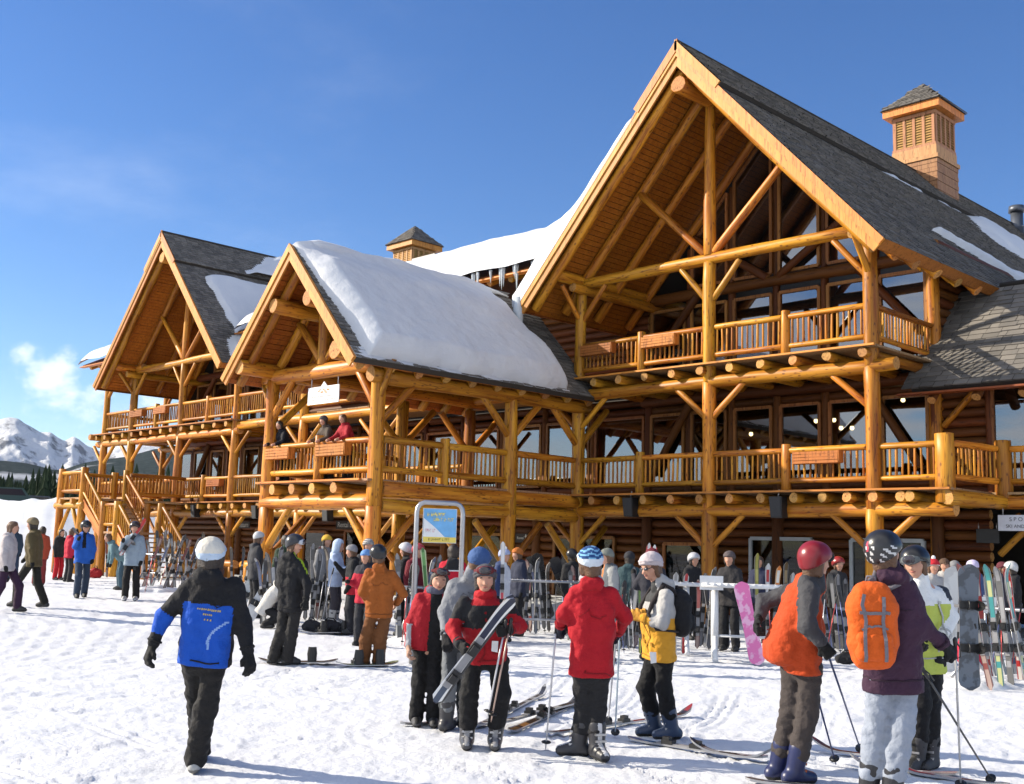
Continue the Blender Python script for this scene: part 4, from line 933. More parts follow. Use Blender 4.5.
def soft(name, parent, prims, k, h, mats, noise=0.0, freq=8.0, clips=(), color=None, seed=0.0, nz=1.0, grow=0.0, extra=None):
    A = np.array([p[0] for p in prims]+[p[1] for p in prims]); rm = max(max(p[2], p[3]) for p in prims)+k+noise*2+grow+.01
    lo = A.min(0)-rm; hi = A.max(0)+rm
    prims = [(np.asarray(a, np.float32), np.asarray(b, np.float32), ra+grow, rb+grow) for (a, b, ra, rb) in prims]
    def fn(G):
        d = field(G, prims, k)
        if extra is not None: d = extra(G, d)
        if noise:
            w = G*np.array([freq, freq, freq*nz], np.float32)+seed
            d = d+noise*(.7*vnoise(w)+1.1*(.35-np.abs(vnoise(w*1.6+5)))+.45*vnoise(w*3.4+11)+.55*(.3-np.abs(vnoise(w*3.0+23))))
        for (pt, nr) in clips: d = np.maximum(d, (G-np.asarray(pt, np.float32)) @ np.asarray(nr, np.float32))
        return d
    V, Q = surface_net(fn, lo, hi, h)
    mi = None
    if color is not None: mi = color(V[Q].mean(1))
    ctr = (lo+hi)/2
    me = np_mesh(V-ctr, Q, mi, True, name); o = add(name, me, parent, Matrix.Translation(Vector([float(q) for q in ctr])))
    for m_ in (mats if isinstance(mats, (list, tuple)) else [mats]): me.materials.append(m_)
    return o, fn
_fab = {}
def fabric(c, rough=.78, bump=.9, sheen=.03):
    key = tuple(round(q, 3) for q in c)
    if key not in _fab:
        m = plain('fabric_%d' % len(_fab), c, rough, var=.16, scale=9, spec=.2, bump=bump, bscale=17); m.node_tree.nodes['Principled BSDF'].inputs['Sheen Weight'].default_value = sheen; _fab[key] = m
    return _fab[key]
SKIN = plain('skin', (.52, .27, .18), .55, var=.10, scale=20); SKIN.node_tree.nodes['Principled BSDF'].inputs['Subsurface Weight'].default_value = .08
HAIRB = plain('dark_hair', (.03, .02, .014), .5, bump=.5, bscale=80); HAIRBR = plain('brown_hair', (.12, .06, .03), .5, bump=.5, bscale=80)
LENS = plain('goggle_lens', (.03, .025, .03), .08, var=.3, spec=.8); WHITEPL = plain('white_plastic', (.75, .75, .75), .3)
LIPS = plain('lips', (.38, .13, .10), .5)
def unit(v): v = np.asarray(v, float); return v/(np.linalg.norm(v)+1e-9)
UPZ = np.array([0, 0, 1.0]); VH = unit([VIEW[0], VIEW[1], 0]); RH = np.array([VH[1], -VH[0], 0])
def heading(yaw):      # 0 towards the camera, 90 to the picture's right, 180 away
    y = rad(yaw); return -math.cos(y)*VH+math.sin(y)*RH

def hug(fn, p, off=.008):
    """moves a point onto the garment's surface"""
    p = np.asarray(p, float).copy()
    for it in range(8):
        q = np.array([p, p+[.01, 0, 0], p+[0, .01, 0], p+[0, 0, .01]], np.float32); v = fn(q); gr = np.array([v[1]-v[0], v[2]-v[0], v[3]-v[0]])/.01; g2 = float(gr @ gr)
        if g2 < 1e-4: break
        p = p-gr*(float(v[0])-off)/g2*.8
    return p
def ribbon(pts, n, w, t=.006):
    m = MB()
    for a, b in zip(pts[:-1], pts[1:]):
        d = unit(b-a); s_ = unit(np.cross(d, n))*w/2; m.prism([a-s_, a+s_, b+s_+d*.004, b-s_+d*.004], np.asarray(n)*t)
    return m
def hand_mesh(parent, wrist, elbow, n, mat, curl=1.0, s=1.0, name='glove', h=.0075, mitt=False, thumb_side=1):
    d = unit(wrist-elbow); n = unit(n-d*(n @ d)); t = np.cross(d, n); pr = []
    k0 = wrist+d*.03*s; kn = wrist+d*.10*s
    for q in (-.026, 0, .026): pr.append((wrist+d*.0+t*q*.7*s, kn+t*q*s, .024*s, .022*s))
    pr.append((wrist-d*.05*s, wrist+d*.02*s, .042*s, .032*s))
    for i, (q, L) in enumerate(((-.036, .072), (-.012, .084), (.012, .080), (.036, .062))):
        a = kn+t*q*s; a1 = a+unit(d*math.cos(curl*.8)+n*math.sin(curl*.8))*L*.5*s; a2 = a1+unit(d*math.cos(curl*1.9)+n*math.sin(curl*1.9))*L*.5*s
        pr.append((a, a1, .0145*s, .0135*s)); pr.append((a1, a2, .0135*s, .0115*s))
    b = wrist+d*.035*s+t*.03*s*thumb_side; b1 = b+unit(d*.75+t*thumb_side*.75+n*.3)*.04*s; b2 = b1+unit(d*.8+n*.75*curl+t*.0)*.032*s
    pr.append((b, b1, .017*s, .015*s)); pr.append((b1, b2, .015*s, .012*s))
    return soft(name, parent, pr, .010, h, mat)[0]

def person(label, J, yaw, H=1.78, jacket=(.1, .1, .1), pants=(.02, .02, .02), boots=(.03, .03, .03), gloves=(.012, .012, .012), hat=None, hatc=(.1, .1, .1), res=.017,
           face_yaw=None, face_pitch=0.0, jcol=None, jmats=None, hood=True, bag=None, goggles=None, group=None, hair=None, hem=.10, puff=1.0, baggy=1.0, curl=(.9, .9), boot='shoe',
           pcol=None, pmats=None, toes=None, collar=None, glasses=False, jx=None, trim=True, hatmats=None, hatcol=None, skin=None, grip=None, ticket=None, hood_up=False, cat='person'):
    s = H/1.78; near = res < .02
    J = {k: np.asarray(v, float) for k, v in J.items()}
    F = heading(yaw); FF = heading(face_yaw if face_yaw is not None else yaw); FF = unit(FF*math.cos(rad(face_pitch))+UPZ*math.sin(rad(face_pitch))); 
    base = (J['anL']+J['anR'])/2; base[2] = gz(base[0], base[1]) if base[2] < 2.5 else min(J['anL'][2], J['anR'][2])-.09
    E = empty('person', base, label, cat, group); rs = random.Random(hash(label) % 9999 if False else sum(map(ord, label))); sd = rs.uniform(0, 50)
    hipc = (J['hipL']+J['hipR'])/2; shc = (J['shL']+J['shR'])/2; up = unit(shc-hipc); TL = np.linalg.norm(shc-hipc)
    lat = unit(J['shR']-J['shL']); fwd = unit(np.cross(up, lat)); 
    if fwd @ F < 0: fwd = -fwd
    latS = unit(np.cross(fwd, up)); latS = latS if latS @ lat > 0 else -latS
    sw = max(.13*s, np.linalg.norm(J['shR']-J['shL'])/2*.9)
    # ---------------- body (one continuous skin from head to feet)
    hc = J['head']; hu = unit(hc-J['neck']) if np.linalg.norm(hc-J['neck']) > .05 else UPZ.copy(); hu = unit(hu*.5+UPZ*.5); hf = unit(FF-hu*(FF @ hu)*.6); hl = unit(np.cross(hf, hu)); e = s
    head = [(hc+hu*.035*e-hf*.018*e, hc+hu*.03*e+hf*.012*e, .088*e, .082*e), (hc-hu*.03*e+hf*.012*e, hc-hu*.075*e+hf*.045*e, .066*e, .042*e), (hc-hu*.02*e+hl*.02*e+hf*.04*e, hc-hu*.02*e-hl*.02*e+hf*.04*e, .05*e, .05*e)]
    body = head+[(J['neck']-up*.02, hc-hu*.05*e-hf*.01, .062*e, .056*e)]
    for (a, b, r0, r1) in (('elL', 'haL', .042, .03), ('elR', 'haR', .042, .03), ('hipL', 'knL', .075, .055), ('hipR', 'knR', .075, .055), ('knL', 'anL', .055, .04), ('knR', 'anR', .055, .04)):
        body.append((J[a], J[b], r0*s, r1*s))
    for q in 'LR': body.append((J['sh'+q]*.72+shc*.28-up*.02, J['el'+q], .042*s, .036*s))
    body += [(J['hipL'], J['hipR'], .085*s, .085*s), (hipc, shc, .09*s, .085*s), (J['shL']*.7+shc*.3-up*.03, J['shR']*.7+shc*.3-up*.03, .05*s, .05*s), (shc, J['neck'], .075*s, .06*s)]
    for si in (-1, 1):
        pass
    # nose and ears
    nose = [(hc-hu*.002*e+hf*.088*e, hc-hu*.032*e+hf*.108*e, .009*e, .016*e)]; ears = [(hc-hu*.01*e+hl*q*.084*e-hf*.008*e, hc-hu*.035*e+hl*q*.08*e, .017*e, .013*e) for q in (-1, 1)]
    sm = skin or SKIN
    soft('body', E, body+nose+ears, .022, min(res, .021), sm)
    if near:
        for q in (-1, 1):
            m = MB(); c = hc+hu*.005*e+hf*.079*e+hl*q*.032*e; m.tube([c-hl*.013*e, c-hl*.006*e, c+hl*.006*e, c+hl*.013*e], [.002, .008*e, .008*e, .002], 6); add('eye', m.me(), E, None, BLACK)
            m = MB(); c = hc+hu*.026*e+hf*.085*e+hl*q*.033*e; m.tube([c-hl*.02*e, c, c+hl*.02*e-hu*.004], [.003, .006*e, .003], 5); add('eyebrow', m.me(), E, None, HAIRB)
        m = MB(); c = hc-hu*.062*e+hf*.092*e; m.tube([c-hl*.026*e-hf*.008, c, c+hl*.026*e-hf*.008], [.003, .008*e, .003], 6); add('mouth', m.me(), E, None, LIPS)
    # ---------------- jacket
    lv = [(-hem/TL, .150, .125), (.22, .142, .120), (.55, .155, .130), (.80, .155, .118), (.95, .11, .095)]; pr = []; pts = []
    for (t, w, r) in lv:
        c = hipc+up*TL*t; w = w*s*puff; r = r*s*(.5+.5*puff); ww = min(w, sw*1.15 if t > .7 else w)
        pts.append((c-latS*(ww-r*.62), c+latS*(ww-r*.62), r))
    for (a, b, r) in pts: pr.append((a, b, r, r))
    for q in range(len(pts)-1):
        for z in (0, 1): pr.append((pts[q][z], pts[q+1][z], pts[q][2], pts[q+1][2]))
    pr += (jx or [])
    ntor = len(pr)
    for (a, b, c) in (('shL', 'elL', 'haL'), ('shR', 'elR', 'haR')):
        w = J[c]-unit(J[c]-J[b])*.015; pr.append((J[a]*.86+shc*.14, J[b], .078*s*puff, .062*s*puff)); pr.append((J[b], w, .062*s*puff, .050*s*puff))
    if hood_up: pass
    pr.append((J['neck']-up*.05*s, J['neck']+up*.035*s, .082*s, .072*s))
    if hood: pr.append((J['neck']-fwd*.085*s-latS*.05*s-up*.015, J['neck']-fwd*.085*s+latS*.05*s-up*.015, .062*s, .062*s))
    cl = [(hipc-up*(hem+.02)*1.0, -up)]
    fr = [np.asarray(p[0], np.float32) for p in pr]
    def jc(C):
        rel = C-hipc; t = rel @ up/TL; l = rel @ latS/s; f = rel @ fwd/s
        dt = np.min([seg_d(C, *pr[q]) for q in range(ntor)], 0); aL = np.minimum(seg_d(C, *pr[ntor]), seg_d(C, *pr[ntor+1])); aR = np.minimum(seg_d(C, *pr[ntor+2]), seg_d(C, *pr[ntor+3]))
        arm = np.where(np.minimum(aL, aR) < dt-.004, np.where(aL < aR, 1, 2), 0)
        def par(a, b, c):
            u1 = np.clip(((C-J[a]) @ (J[b]-J[a]))/(np.linalg.norm(J[b]-J[a])**2), 0, 1); u2 = np.clip(((C-J[b]) @ (J[c]-J[b]))/(np.linalg.norm(J[c]-J[b])**2+1e-6), 0, 1); return .5*u1+.5*u2
        at = np.where(arm == 1, par('shL', 'elL', 'haL'), par('shR', 'elR', 'haR'))
        r = jcol(t, l, f, arm, at, C); return r.astype(np.int32)
    jm = [fabric(c) for c in (jmats or [jacket])]
    jo, jf = soft('jacket', E, pr, .045*s, res, jm, noise=.011 if near else .006, freq=7.5, clips=cl, color=jc if jcol else None, seed=sd)
    if near and trim:
        dk = fabric(tuple(q*.6+.003 for q in (jmats[0] if jmats else jacket)))
        def sp_(t, l, f): return hug(jf, hipc+up*TL*t+latS*l*s+fwd*f*s, .002)
        for fs in (1, -1):
            if fs > 0: add('zip', ribbon([sp_(t, 0, .3) for t in np.linspace(.02, 1.0, 14)], fwd, .016, .004).me(), E, None, dk)
            else: add('yoke_seam', ribbon([sp_(.80+.03*math.cos(l*9), l, -.3) for l in np.linspace(-.15, .15, 9)], -up, .010, .006).me(), E, None, dk)
            for q in (-1, 1):
                if fs > 0: add('pocket_flap', ribbon([sp_(.24+.05*(k/4), q*(.07+.05*k/4), .3) for k in range(5)], fwd, .030, .006).me(), E, None, dk)
        ring = [sp_(.035, .15*puff*math.cos(a), .125*puff*math.sin(a)) for a in np.linspace(0, 2*math.pi, 25)]; m = MB(); m.tube(ring, .007, 5); add('hem', m.me(), E, None, dk)
        for q in 'LR':
            dd_ = unit(J['ha'+q]-J['el'+q]); o_ = unit(np.cross(dd_, UPZ)+1e-3); o2_ = np.cross(dd_, o_); c_ = J['ha'+q]-dd_*.035; m = MB(); m.tube([c_+(o_*math.cos(a)+o2_*math.sin(a))*.050*s*puff for a in np.linspace(0, 2*math.pi, 13)], .011, 6); add('cuff', m.me(), E, None, dk)
    # ---------------- trousers
    pr = [(J['hipL'], J['hipR'], .098*s, .098*s), (hipc+up*.04*s-latS*.05, hipc+up*.04*s+latS*.05, .075*s, .075*s)]
    for q in 'LR':
        pr.append((J['hip'+q], J['kn'+q], .090*s*min(baggy, 1.0), .082*s*baggy)); a2 = J['an'+q]+unit(J['kn'+q]-J['an'+q])*(.16 if boot == 'ski' else .02)*s
        pr.append((J['kn'+q], a2, .083*s*baggy, .080*s*baggy))
    pm = [fabric(c) for c in (pmats or [pants])]
    def pc(C): rel = C-hipc; return pcol(rel @ up/TL, rel @ latS/s, rel @ fwd/s, C).astype(np.int32)
    soft('trousers', E, pr, .028*s, res, pm, noise=.013 if near else .006, freq=6.5, nz=1.5, seed=sd+7, color=pc if pcol else None)
    # ---------------- boots
    for q in 'LR':
        an = J['an'+q]; tf = unit((toes or {}).get(q, F)); tf = unit(tf-UPZ*(tf @ UPZ)); g = an[2]-.085*s; sh = unit(J['kn'+q]-an)
        if boot == 'ski':
            pr = [(an+sh*.20*s, an, .082*s, .068*s), (an-tf*.05*s-UPZ*.03*s, an+tf*.16*s-UPZ*.04*s, .062*s, .050*s), (an, an+tf*.10*s-UPZ*.03*s, .07*s, .055*s)]
        else: pr = [(an+sh*.10*s, an, .064*s, .06*s), (an-tf*.05*s-UPZ*.04*s, an+tf*.15*s-UPZ*.045*s, .05*s, .046*s), (an, an+tf*.09*s-UPZ*.02*s, .055*s, .05*s)]
        b = empty('boot', (an[0], an[1], g)); b.parent = E; b.matrix_parent_inverse = WM[E.name].inverted()
        bmats = boots if isinstance(boots[0], (tuple, list)) else [boots, tuple(min(1, z*.35) for z in boots)]
        bc = lambda C, an=an, tf=tf: np.where(((C-an)[:, 2] < -.055*s), 1, np.where(((C-an) @ tf > .03) & (np.abs((C-an) @ np.cross(tf, UPZ)) < .022*s) & ((C-an)[:, 2] > -.03), len(bmats)-1, 0)).astype(np.int32)
        mats_ = [plain('boot_%02d%02d%02d' % tuple(int(99*z) for z in c), c, .4 if boot == 'ski' else .7, var=.2) for c in bmats]
        soft('shell', b, pr, .02*s, min(res, .016) if near else res, mats_, clips=[((0, 0, g), (0, 0, -1))], color=bc)
        if boot == 'ski' and near:
            for z in (.02, .075, .13):
                m = MB(); c = an+UPZ*z+tf*(.075 if z < .1 else .068)*s-UPZ*.0; lt = np.cross(tf, UPZ); m.box((-.05, -.012, -.009), (.05, .014, .009)); 
                M = Matrix((( lt[0], tf[0], 0, c[0]), (lt[1], tf[1], 0, c[1]), (0, 0, 1, c[2]), (0, 0, 0, 1))); add('buckle', m.me(), b, M, mats_[2] if len(mats_) > 2 and bmats[2][0] > 2*bmats[2][2] else METAL)
    # ---------------- hands
    for q, cv in zip('LR', curl):
        n = (hipc-J['ha'+q]); n = unit(n-up*(n @ up))*.6+fwd*.3
        if grip and q in grip: n = grip[q]
        if near: hand_mesh(E, J['ha'+q], J['el'+q], np.asarray(n, float), fabric(gloves) if gloves else sm, cv, s*(1.06 if gloves else .95), 'glove' if gloves else 'hand', thumb_side=1 if q == 'L' else -1)
        else:
            d = unit(J['ha'+q]-J['el'+q]); soft('glove' if gloves else 'hand', E, [(J['ha'+q]-d*.02, J['ha'+q]+d*.07*s, .042*s, .04*s), (J['ha'+q]+d*.05*s, J['ha'+q]+d*.10*s+n*.03, .036*s, .03*s)], .02, .018, fabric(gloves) if gloves else sm)
    # ---------------- head wear
    hp = head; hr = min(res, .013) if near else .02
    if hair is None and hat in ('beanie', 'cap', 'helmet', 'pompom'): hair = 'brown' if rs.random() < .6 else 'dark'
    if hat is None and hair is None: hair = 'dark' if rs.random() < .5 else 'brown'
    if hair:
        hm = HAIRB if hair == 'dark' else HAIRBR
        soft('hair', E, [(hc+hu*.035*e-hf*.03*e, hc+hu*.04*e+hf*.0*e, .09*e, .085*e), (hc-hf*.05*e, hc-hu*.09*e-hf*.05*e, .075*e, .06*e)]+[(hc+hl*q*.07*e+hu*.03*e, hc+hl*q*.072*e-hu*.09*e-hf*.01, .034*e, .026*e) for q in (-1, 1)]+([(hc+hu*.075*e+hf*.03*e-hl*.04*e, hc+hu*.07*e+hf*.04*e+hl*.04*e, .035*e, .035*e)] if hat is None else []), .03, hr, hm, noise=.006, freq=30, nz=.3)
    if hat in ('beanie', 'helmet', 'cap', 'pompom', 'hoodie'):
        gr_ = {'beanie': .017, 'helmet': .034, 'cap': .012, 'pompom': .018, 'hoodie': .03}[hat]*e
        hm = [fabric(c) if hat != 'helmet' else plain('helmet_%02d%02d%02d' % tuple(int(99*z) for z in c), c, .3, var=.15) for c in (hatmats or [hatc])]
        nrm = unit(-hu+hf*(.35 if hat != 'helmet' else .55)); pt = hc+hu*(.028 if hat != 'hoodie' else -.3)*e+hf*.05*e
        prh = [(hc+hu*.045*e-hf*.02*e, hc+hu*.045*e+hf*.010*e, .090*e, .086*e), (hc+hu*.0*e-hf*.022*e, hc+hu*.03*e-hf*.022*e, .086*e, .09*e)]
        if hat == 'hoodie': prh += [(hc-hu*.08*e-hf*.02*e, hc, .10*e, .09*e)]
        def hc_(C): rel = C-hc; return hatcol(rel @ hu/e, rel @ hl/e, rel @ hf/e, C).astype(np.int32)
        clp = [(pt, nrm)] if hat != 'hoodie' else [(hc+hf*.055*e, hf)]
        ho, _ = soft('helmet' if hat == 'helmet' else ('hood' if hat == 'hoodie' else 'hat'), E, prh, .03, hr, hm, noise=.003 if hat != 'helmet' else 0, freq=24, clips=clp, color=hc_ if hatcol else None, grow=gr_)
        if hat in ('beanie', 'pompom') and near:
            ring = []
            for q in range(13):
                a = 2*math.pi*q/12; v = hl*math.cos(a)*.104*e+hf*(math.sin(a)*.110*e-.012*e); c = hc+hu*.052*e+v; c = c-hu*(-.30*(v @ hf))*-1*.0+hu*(.35*(v @ hf)); ring.append(c)
            m = MB(); m.tube(ring, .017*e, 6); add('hat_fold', m.me(), ho, None, hm[-1])
        if hat == 'pompom': soft('pompom', ho, [(hc+hu*.155*e, hc+hu*.165*e, .035*e, .035*e)], .01, .012, fabric((.8, .78, .76)), noise=.008, freq=60)
        if hat == 'cap': soft('brim', ho, [(hc+hu*.055*e+hf*.09*e-hl*.045*e, hc+hu*.04*e+hf*.15*e-hl*.03*e, .012*e, .010*e), (hc+hu*.055*e+hf*.09*e+hl*.045*e, hc+hu*.04*e+hf*.15*e+hl*.03*e, .012*e, .010*e), (hc+hu*.06*e+hf*.09*e, hc+hu*.042*e+hf*.16*e, .012*e, .010*e)], .03, .010, hm)
    if goggles:
        zz, mode, gc = goggles; lift = zz*e; rr = .124*e if hat == 'helmet' else .108*e; ring = []
        for q in range(17):
            a = 2*math.pi*q/16; v = hl*math.cos(a)*rr*.95+hf*(math.sin(a)*rr*1.02-.010*e); ring.append(hc+hu*lift+v+hu*(.12*(v @ hf)))
        ge = empty('goggles', hc); ge.parent = E; ge.matrix_parent_inverse = WM[E.name].inverted()
        m = MB(); 
        for q in range(16):
            a, b = ring[q], ring[q+1]; m.prism([a-hu*.015*e, b-hu*.015*e, b+hu*.015*e, a+hu*.015*e], unit((a+b)/2-hc-hu*lift)*.006)
        add('strap', m.me(), ge, None, fabric(gc))
        c = hc+hu*lift+hf*(.10 if hat != 'helmet' else .108)*e+hu*.012*e
        soft('lens_frame', ge, [(c-hl*.055*e-hf*.02*e, c-hl*.02*e, .034*e, .038*e), (c+hl*.055*e-hf*.02*e, c+hl*.02*e, .034*e, .038*e), (c-hl*.02*e, c+hl*.02*e, .038*e, .038*e)], .02, .011, [fabric(gc) if mode == 'frame' else LENS, LENS], color=(lambda C: np.where((C-c) @ hf > .022*e, 1, 0).astype(np.int32)))
    if glasses:
        ge = empty('sunglasses', hc); ge.parent = E; ge.matrix_parent_inverse = WM[E.name].inverted()
        for q in (-1, 1):
            c = hc+hu*.004*e+hf*.090*e+hl*q*.033*e; soft('lens', ge, [(c-hl*.014*e, c+hl*.014*e, .017*e, .017*e)], .01, .008, LENS); m = MB(); m.tube([c+hl*q*.03*e-hf*.01, hc+hl*q*.088*e-hf*.01+hu*.01*e], .005, 5); add('temple', m.me(), ge, None, BLACK)
    if collar: soft('collar', E, [(J['neck']+latS*.06*math.cos(a)*s+fwd*.06*math.sin(a)*s+up*.01, J['neck']+latS*.06*math.cos(a+.8)*s+fwd*.06*math.sin(a+.8)*s+up*.01, .036*s, .036*s) for a in np.arange(0, 6.2, .78)], .03, res, fabric(collar), noise=.006, freq=20)
    if ticket:
        m = MB(); c = np.asarray(ticket, float); m.prism([c-RH*.03, c+RH*.03, c+RH*.032-UPZ*.09, c-RH*.025-UPZ*.085], -VH*.004); add('lift_ticket', m.me(), E, None, WHITEPL)
    return E, J, dict(hipc=hipc, shc=shc, up=up, lat=latS, fwd=fwd, TL=TL, s=s, jf=jf, hc=hc, hu=hu, hf=hf, hl=hl)

def pix_joints(base_px, pts, feet_drop=0.0):
    """joints traced as directions; the distance is that of the feet on the snow plus each joint's own offset"""
    g = gpix(*base_px); d0 = depth(g); J = {}
    for k, v in pts.items(): J[k] = at_depth(v[0], v[1], d0+(v[2] if len(v) > 2 else 0.0))
    return J, g, d0
def settle(J, s=1.0):
    for q in 'LR':
        a = J['an'+q]; a[2] = max(a[2], gz(a[0], a[1])+.085*s) if a[2] < gz(a[0], a[1])+.2 else a[2]; 
        if a[2] < gz(a[0], a[1])+.28: a[2] = gz(a[0], a[1])+.085*s
    return J
def std_joints(g, yaw, H=1.75, lean=0.0, stride=0.0, arms=((.12, .0, .15), (.12, .0, .15)), crouch=0.0, sway=0.0, lift=0.0):
    """a plain standing, walking or crouching skeleton. arms: (out, upper forward, elbow bend) for each side"""
    F = heading(yaw); Rr = np.cross(F, UPZ); s = H/1.75; J = {}; g = np.asarray(g, float)+UPZ*lift
    hz = .90*s-crouch*.5*s; hip = g+UPZ*hz+F*(-.05*crouch)
    for q, sg in (('L', -1), ('R', 1)):
        # the picture's left is whichever side projects left
        side = Rr*sg if Rr @ RH > 0 else -Rr*sg
        st = stride*(1 if q == 'L' else -1)
        J['hip'+q] = hip+side*.09*s; J['an'+q] = g+side*.11*s+F*(st*.32)+UPZ*(.085*s)
        midp = (J['hip'+q]+J['an'+q])/2; J['kn'+q] = midp+F*(.05+.10*abs(st)*(1 if st > 0 else .2)+.30*crouch)*s
        sh = hip+UPZ*.50*s*math.cos(lean)+F*.50*s*math.sin(lean)+side*.17*s; J['sh'+q] = sh
        o, fw, be = arms[0 if q == 'L' else 1]
        d1 = unit(-UPZ*math.cos(fw)+F*math.sin(fw)+side*o); J['el'+q] = sh+d1*.28*s
        d2 = unit(-UPZ*math.cos(fw+be)+F*math.sin(fw+be)-side*o*.6); J['ha'+q] = J['el'+q]+d2*.24*s
    top = hip+UPZ*.50*s*math.cos(lean)+F*.50*s*math.sin(lean)
    J['neck'] = top+UPZ*.08*s+F*.02*s+F*.05*lean; J['head'] = J['neck']+UPZ*.15*s+F*.03*s+F*.06*lean
    return J

# ------------------------------------------------------------------ skis, poles, boards
def two(name, c, r=.3, v=.15): return plain(name, c, r, var=v)
SKICOL = {}
def ski_mat(c1, c2, c3):
    key = (c1, c2, c3)
    if key not in SKICOL:
        m, nt, b = nodes('ski_topsheet_%d' % len(SKICOL)); N = nt.nodes.new; L = nt.links.new
        tc = N('ShaderNodeTexCoord'); sp_ = N('ShaderNodeSeparateXYZ'); L(tc.outputs['Object'], sp_.inputs[0])
        wv = N('ShaderNodeTexNoise'); wv.noise_dimensions = '1D'; wv.inputs['Scale'].default_value = 3.2; L(sp_.outputs[2], wv.inputs['W']); wv.inputs['Detail'].default_value = 1
        r1 = N('ShaderNodeMapRange'); r1.inputs[1].default_value = .52; r1.inputs[2].default_value = .54; L(wv.outputs[0], r1.inputs[0])
        mx = N('ShaderNodeMix'); mx.data_type = 'RGBA'; mx.inputs[6].default_value = c1+(1,); mx.inputs[7].default_value = c2+(1,); L(r1.outputs[0], mx.inputs[0])
        ab = N('ShaderNodeMath'); ab.operation = 'ABSOLUTE'; L(sp_.outputs[0], ab.inputs[0]); r2 = N('ShaderNodeMapRange'); r2.inputs[1].default_value = .026; r2.inputs[2].default_value = .029; L(ab.outputs[0], r2.inputs[0])
        m2 = N('ShaderNodeMix'); m2.data_type = 'RGBA'; L(r2.outputs[0], m2.inputs[0]); L(mx.outputs[2], m2.inputs[6]); m2.inputs[7].default_value = c3+(1,)
        L(m2.outputs[2], b.inputs['Base Color']); b.inputs['Roughness'].default_value = .25; SKICOL[key] = m
    return SKICOL[key]
BASEM = plain('ski_base', (.04, .04, .045), .35)
def plank_mesh(L, wt, ww, wl, tip=.10, th=.018, tail=.02, round_=False, n=26):
    """ski or board: length along local Z, top towards local -Y, tip at the far end"""
    V = []; F = []; mi = []
    for i in range(n+1):
        t = i/n; z = L*t; f = abs(2*t-1)**1.8
        w = (ww+((wt if t > .5 else wl)-ww)*f)/2
        e = min(t, 1-t)*L; rr = (.13 if round_ else .10) if t > .5 else (.13 if round_ else .03)
        if e < rr: w *= math.sqrt(max(.02, 1-((rr-e)/rr)**2))
        y = 0.0
        if t > .5 and (1-t)*L < .28: q = 1-(1-t)*L/.28; y = -tip*q*q
        if t < .5 and t*L < .25: q = 1-t*L/.25; y = -tail*q*q
        V += [(-w, y, z), (w, y, z), (w, y-th, z), (-w, y-th, z)]
    for i in range(n):
        a = i*4; b = a+4
        for (p, q, m_) in ((0, 1, 1), (1, 2, 2), (2, 3, 0), (3, 0, 2)): F.append((a+p, a+q, b+q, b+p)[::-1]); mi.append(m_)
    F.append((0, 1, 2, 3)); mi.append(2); F.append((n*4+3, n*4+2, n*4+1, n*4)); mi.append(2)
    return mesh(V, F, mi, False, 'plank')
def basis(p0, p1, top):
    """matrix with local Z from p0 to p1 and local -Y facing 'top'"""
    p0 = np.asarray(p0, float); z = unit(np.asarray(p1, float)-p0); y = -unit(np.asarray(top, float)-z*(np.asarray(top, float) @ z)); x = np.cross(y, z)
    return Matrix(((x[0], y[0], z[0], p0[0]), (x[1], y[1], z[1], p0[1]), (x[2], y[2], z[2], p0[2]), (0, 0, 0, 1)))
def ski(p0, p1, top, cols=((.03, .03, .035), (.5, .5, .5), (.05, .05, .05)), label=None, group=None, bind=True, w=1.0, name='ski', parent=None):
    p0 = np.asarray(p0, float); p1 = np.asarray(p1, float); L = float(np.linalg.norm(p1-p0)); M = basis(p0, p1, top)
    e = empty(name, p0, label, 'ski', group); 
    if parent is not None: e.parent = parent; e.matrix_parent_inverse = WM[parent.name].inverted(); del e["category"]
    add('board', plank_mesh(L, .108*w, .07*w, .098*w), e, M, [ski_mat(*cols), BASEM, METAL])
    if bind:
        for (z, n_) in ((L*.50, 'toe_binding'), (L*.50-.30, 'heel_binding')):
            m = MB(); m.box((-.04, -.055, z-.06), (.04, -.018, z+.06)); m.box((-.03, -.085, z-.03 if n_[0] == 't' else z-.05), (.03, -.05, z+.04 if n_[0] == 't' else z+.02)); add(n_, m.me(), e, M, BLACK)
        m = MB(); m.box((-.033, -.028, L*.5-.42), (.033, -.0185, L*.5+.12)); add('binding_plate', m.me(), e, M, plain('plate_grey', (.25, .25, .26), .4))
    return e
def pole(p0, p1, c=(.5, .5, .52), label=None, group=None):
    """p0 grip, p1 tip"""
    p0 = np.asarray(p0, float); p1 = np.asarray(p1, float); d = unit(p1-p0); L = float(np.linalg.norm(p1-p0))
    e = empty('ski_pole', p1, label, 'ski pole', group)
    m = MB(); m.tube([p0+d*.10, p0+d*L*.5, p1-d*.04, p1], [.009, .009, .007, .003], 7); add('shaft', m.me(), e, None, plain('pole_%02d%02d%02d' % tuple(int(99*q) for q in c), c, .3, metal=.5))
    m = MB(); m.tube([p0-d*.02, p0, p0+d*.05, p0+d*.12], [.010, .018, .015, .014], 8); add('grip', m.me(), e, None, BLACK)
    m = MB(); m.tube([p1-d*.085, p1-d*.075, p1-d*.06], [.018, .045, .012], 10); add('basket', m.me(), e, None, BLACK)
    s_ = unit(np.cross(d, UPZ)+1e-3); m = MB(); m.tube([p0+d*.0, p0+s_*.03+d*.06, p0+s_*.035+d*.15, p0+s_*.01+d*.17, p0-s_*.005+d*.06], .006, 5); add('strap', m.me(), e, None, BLACK)
    return e
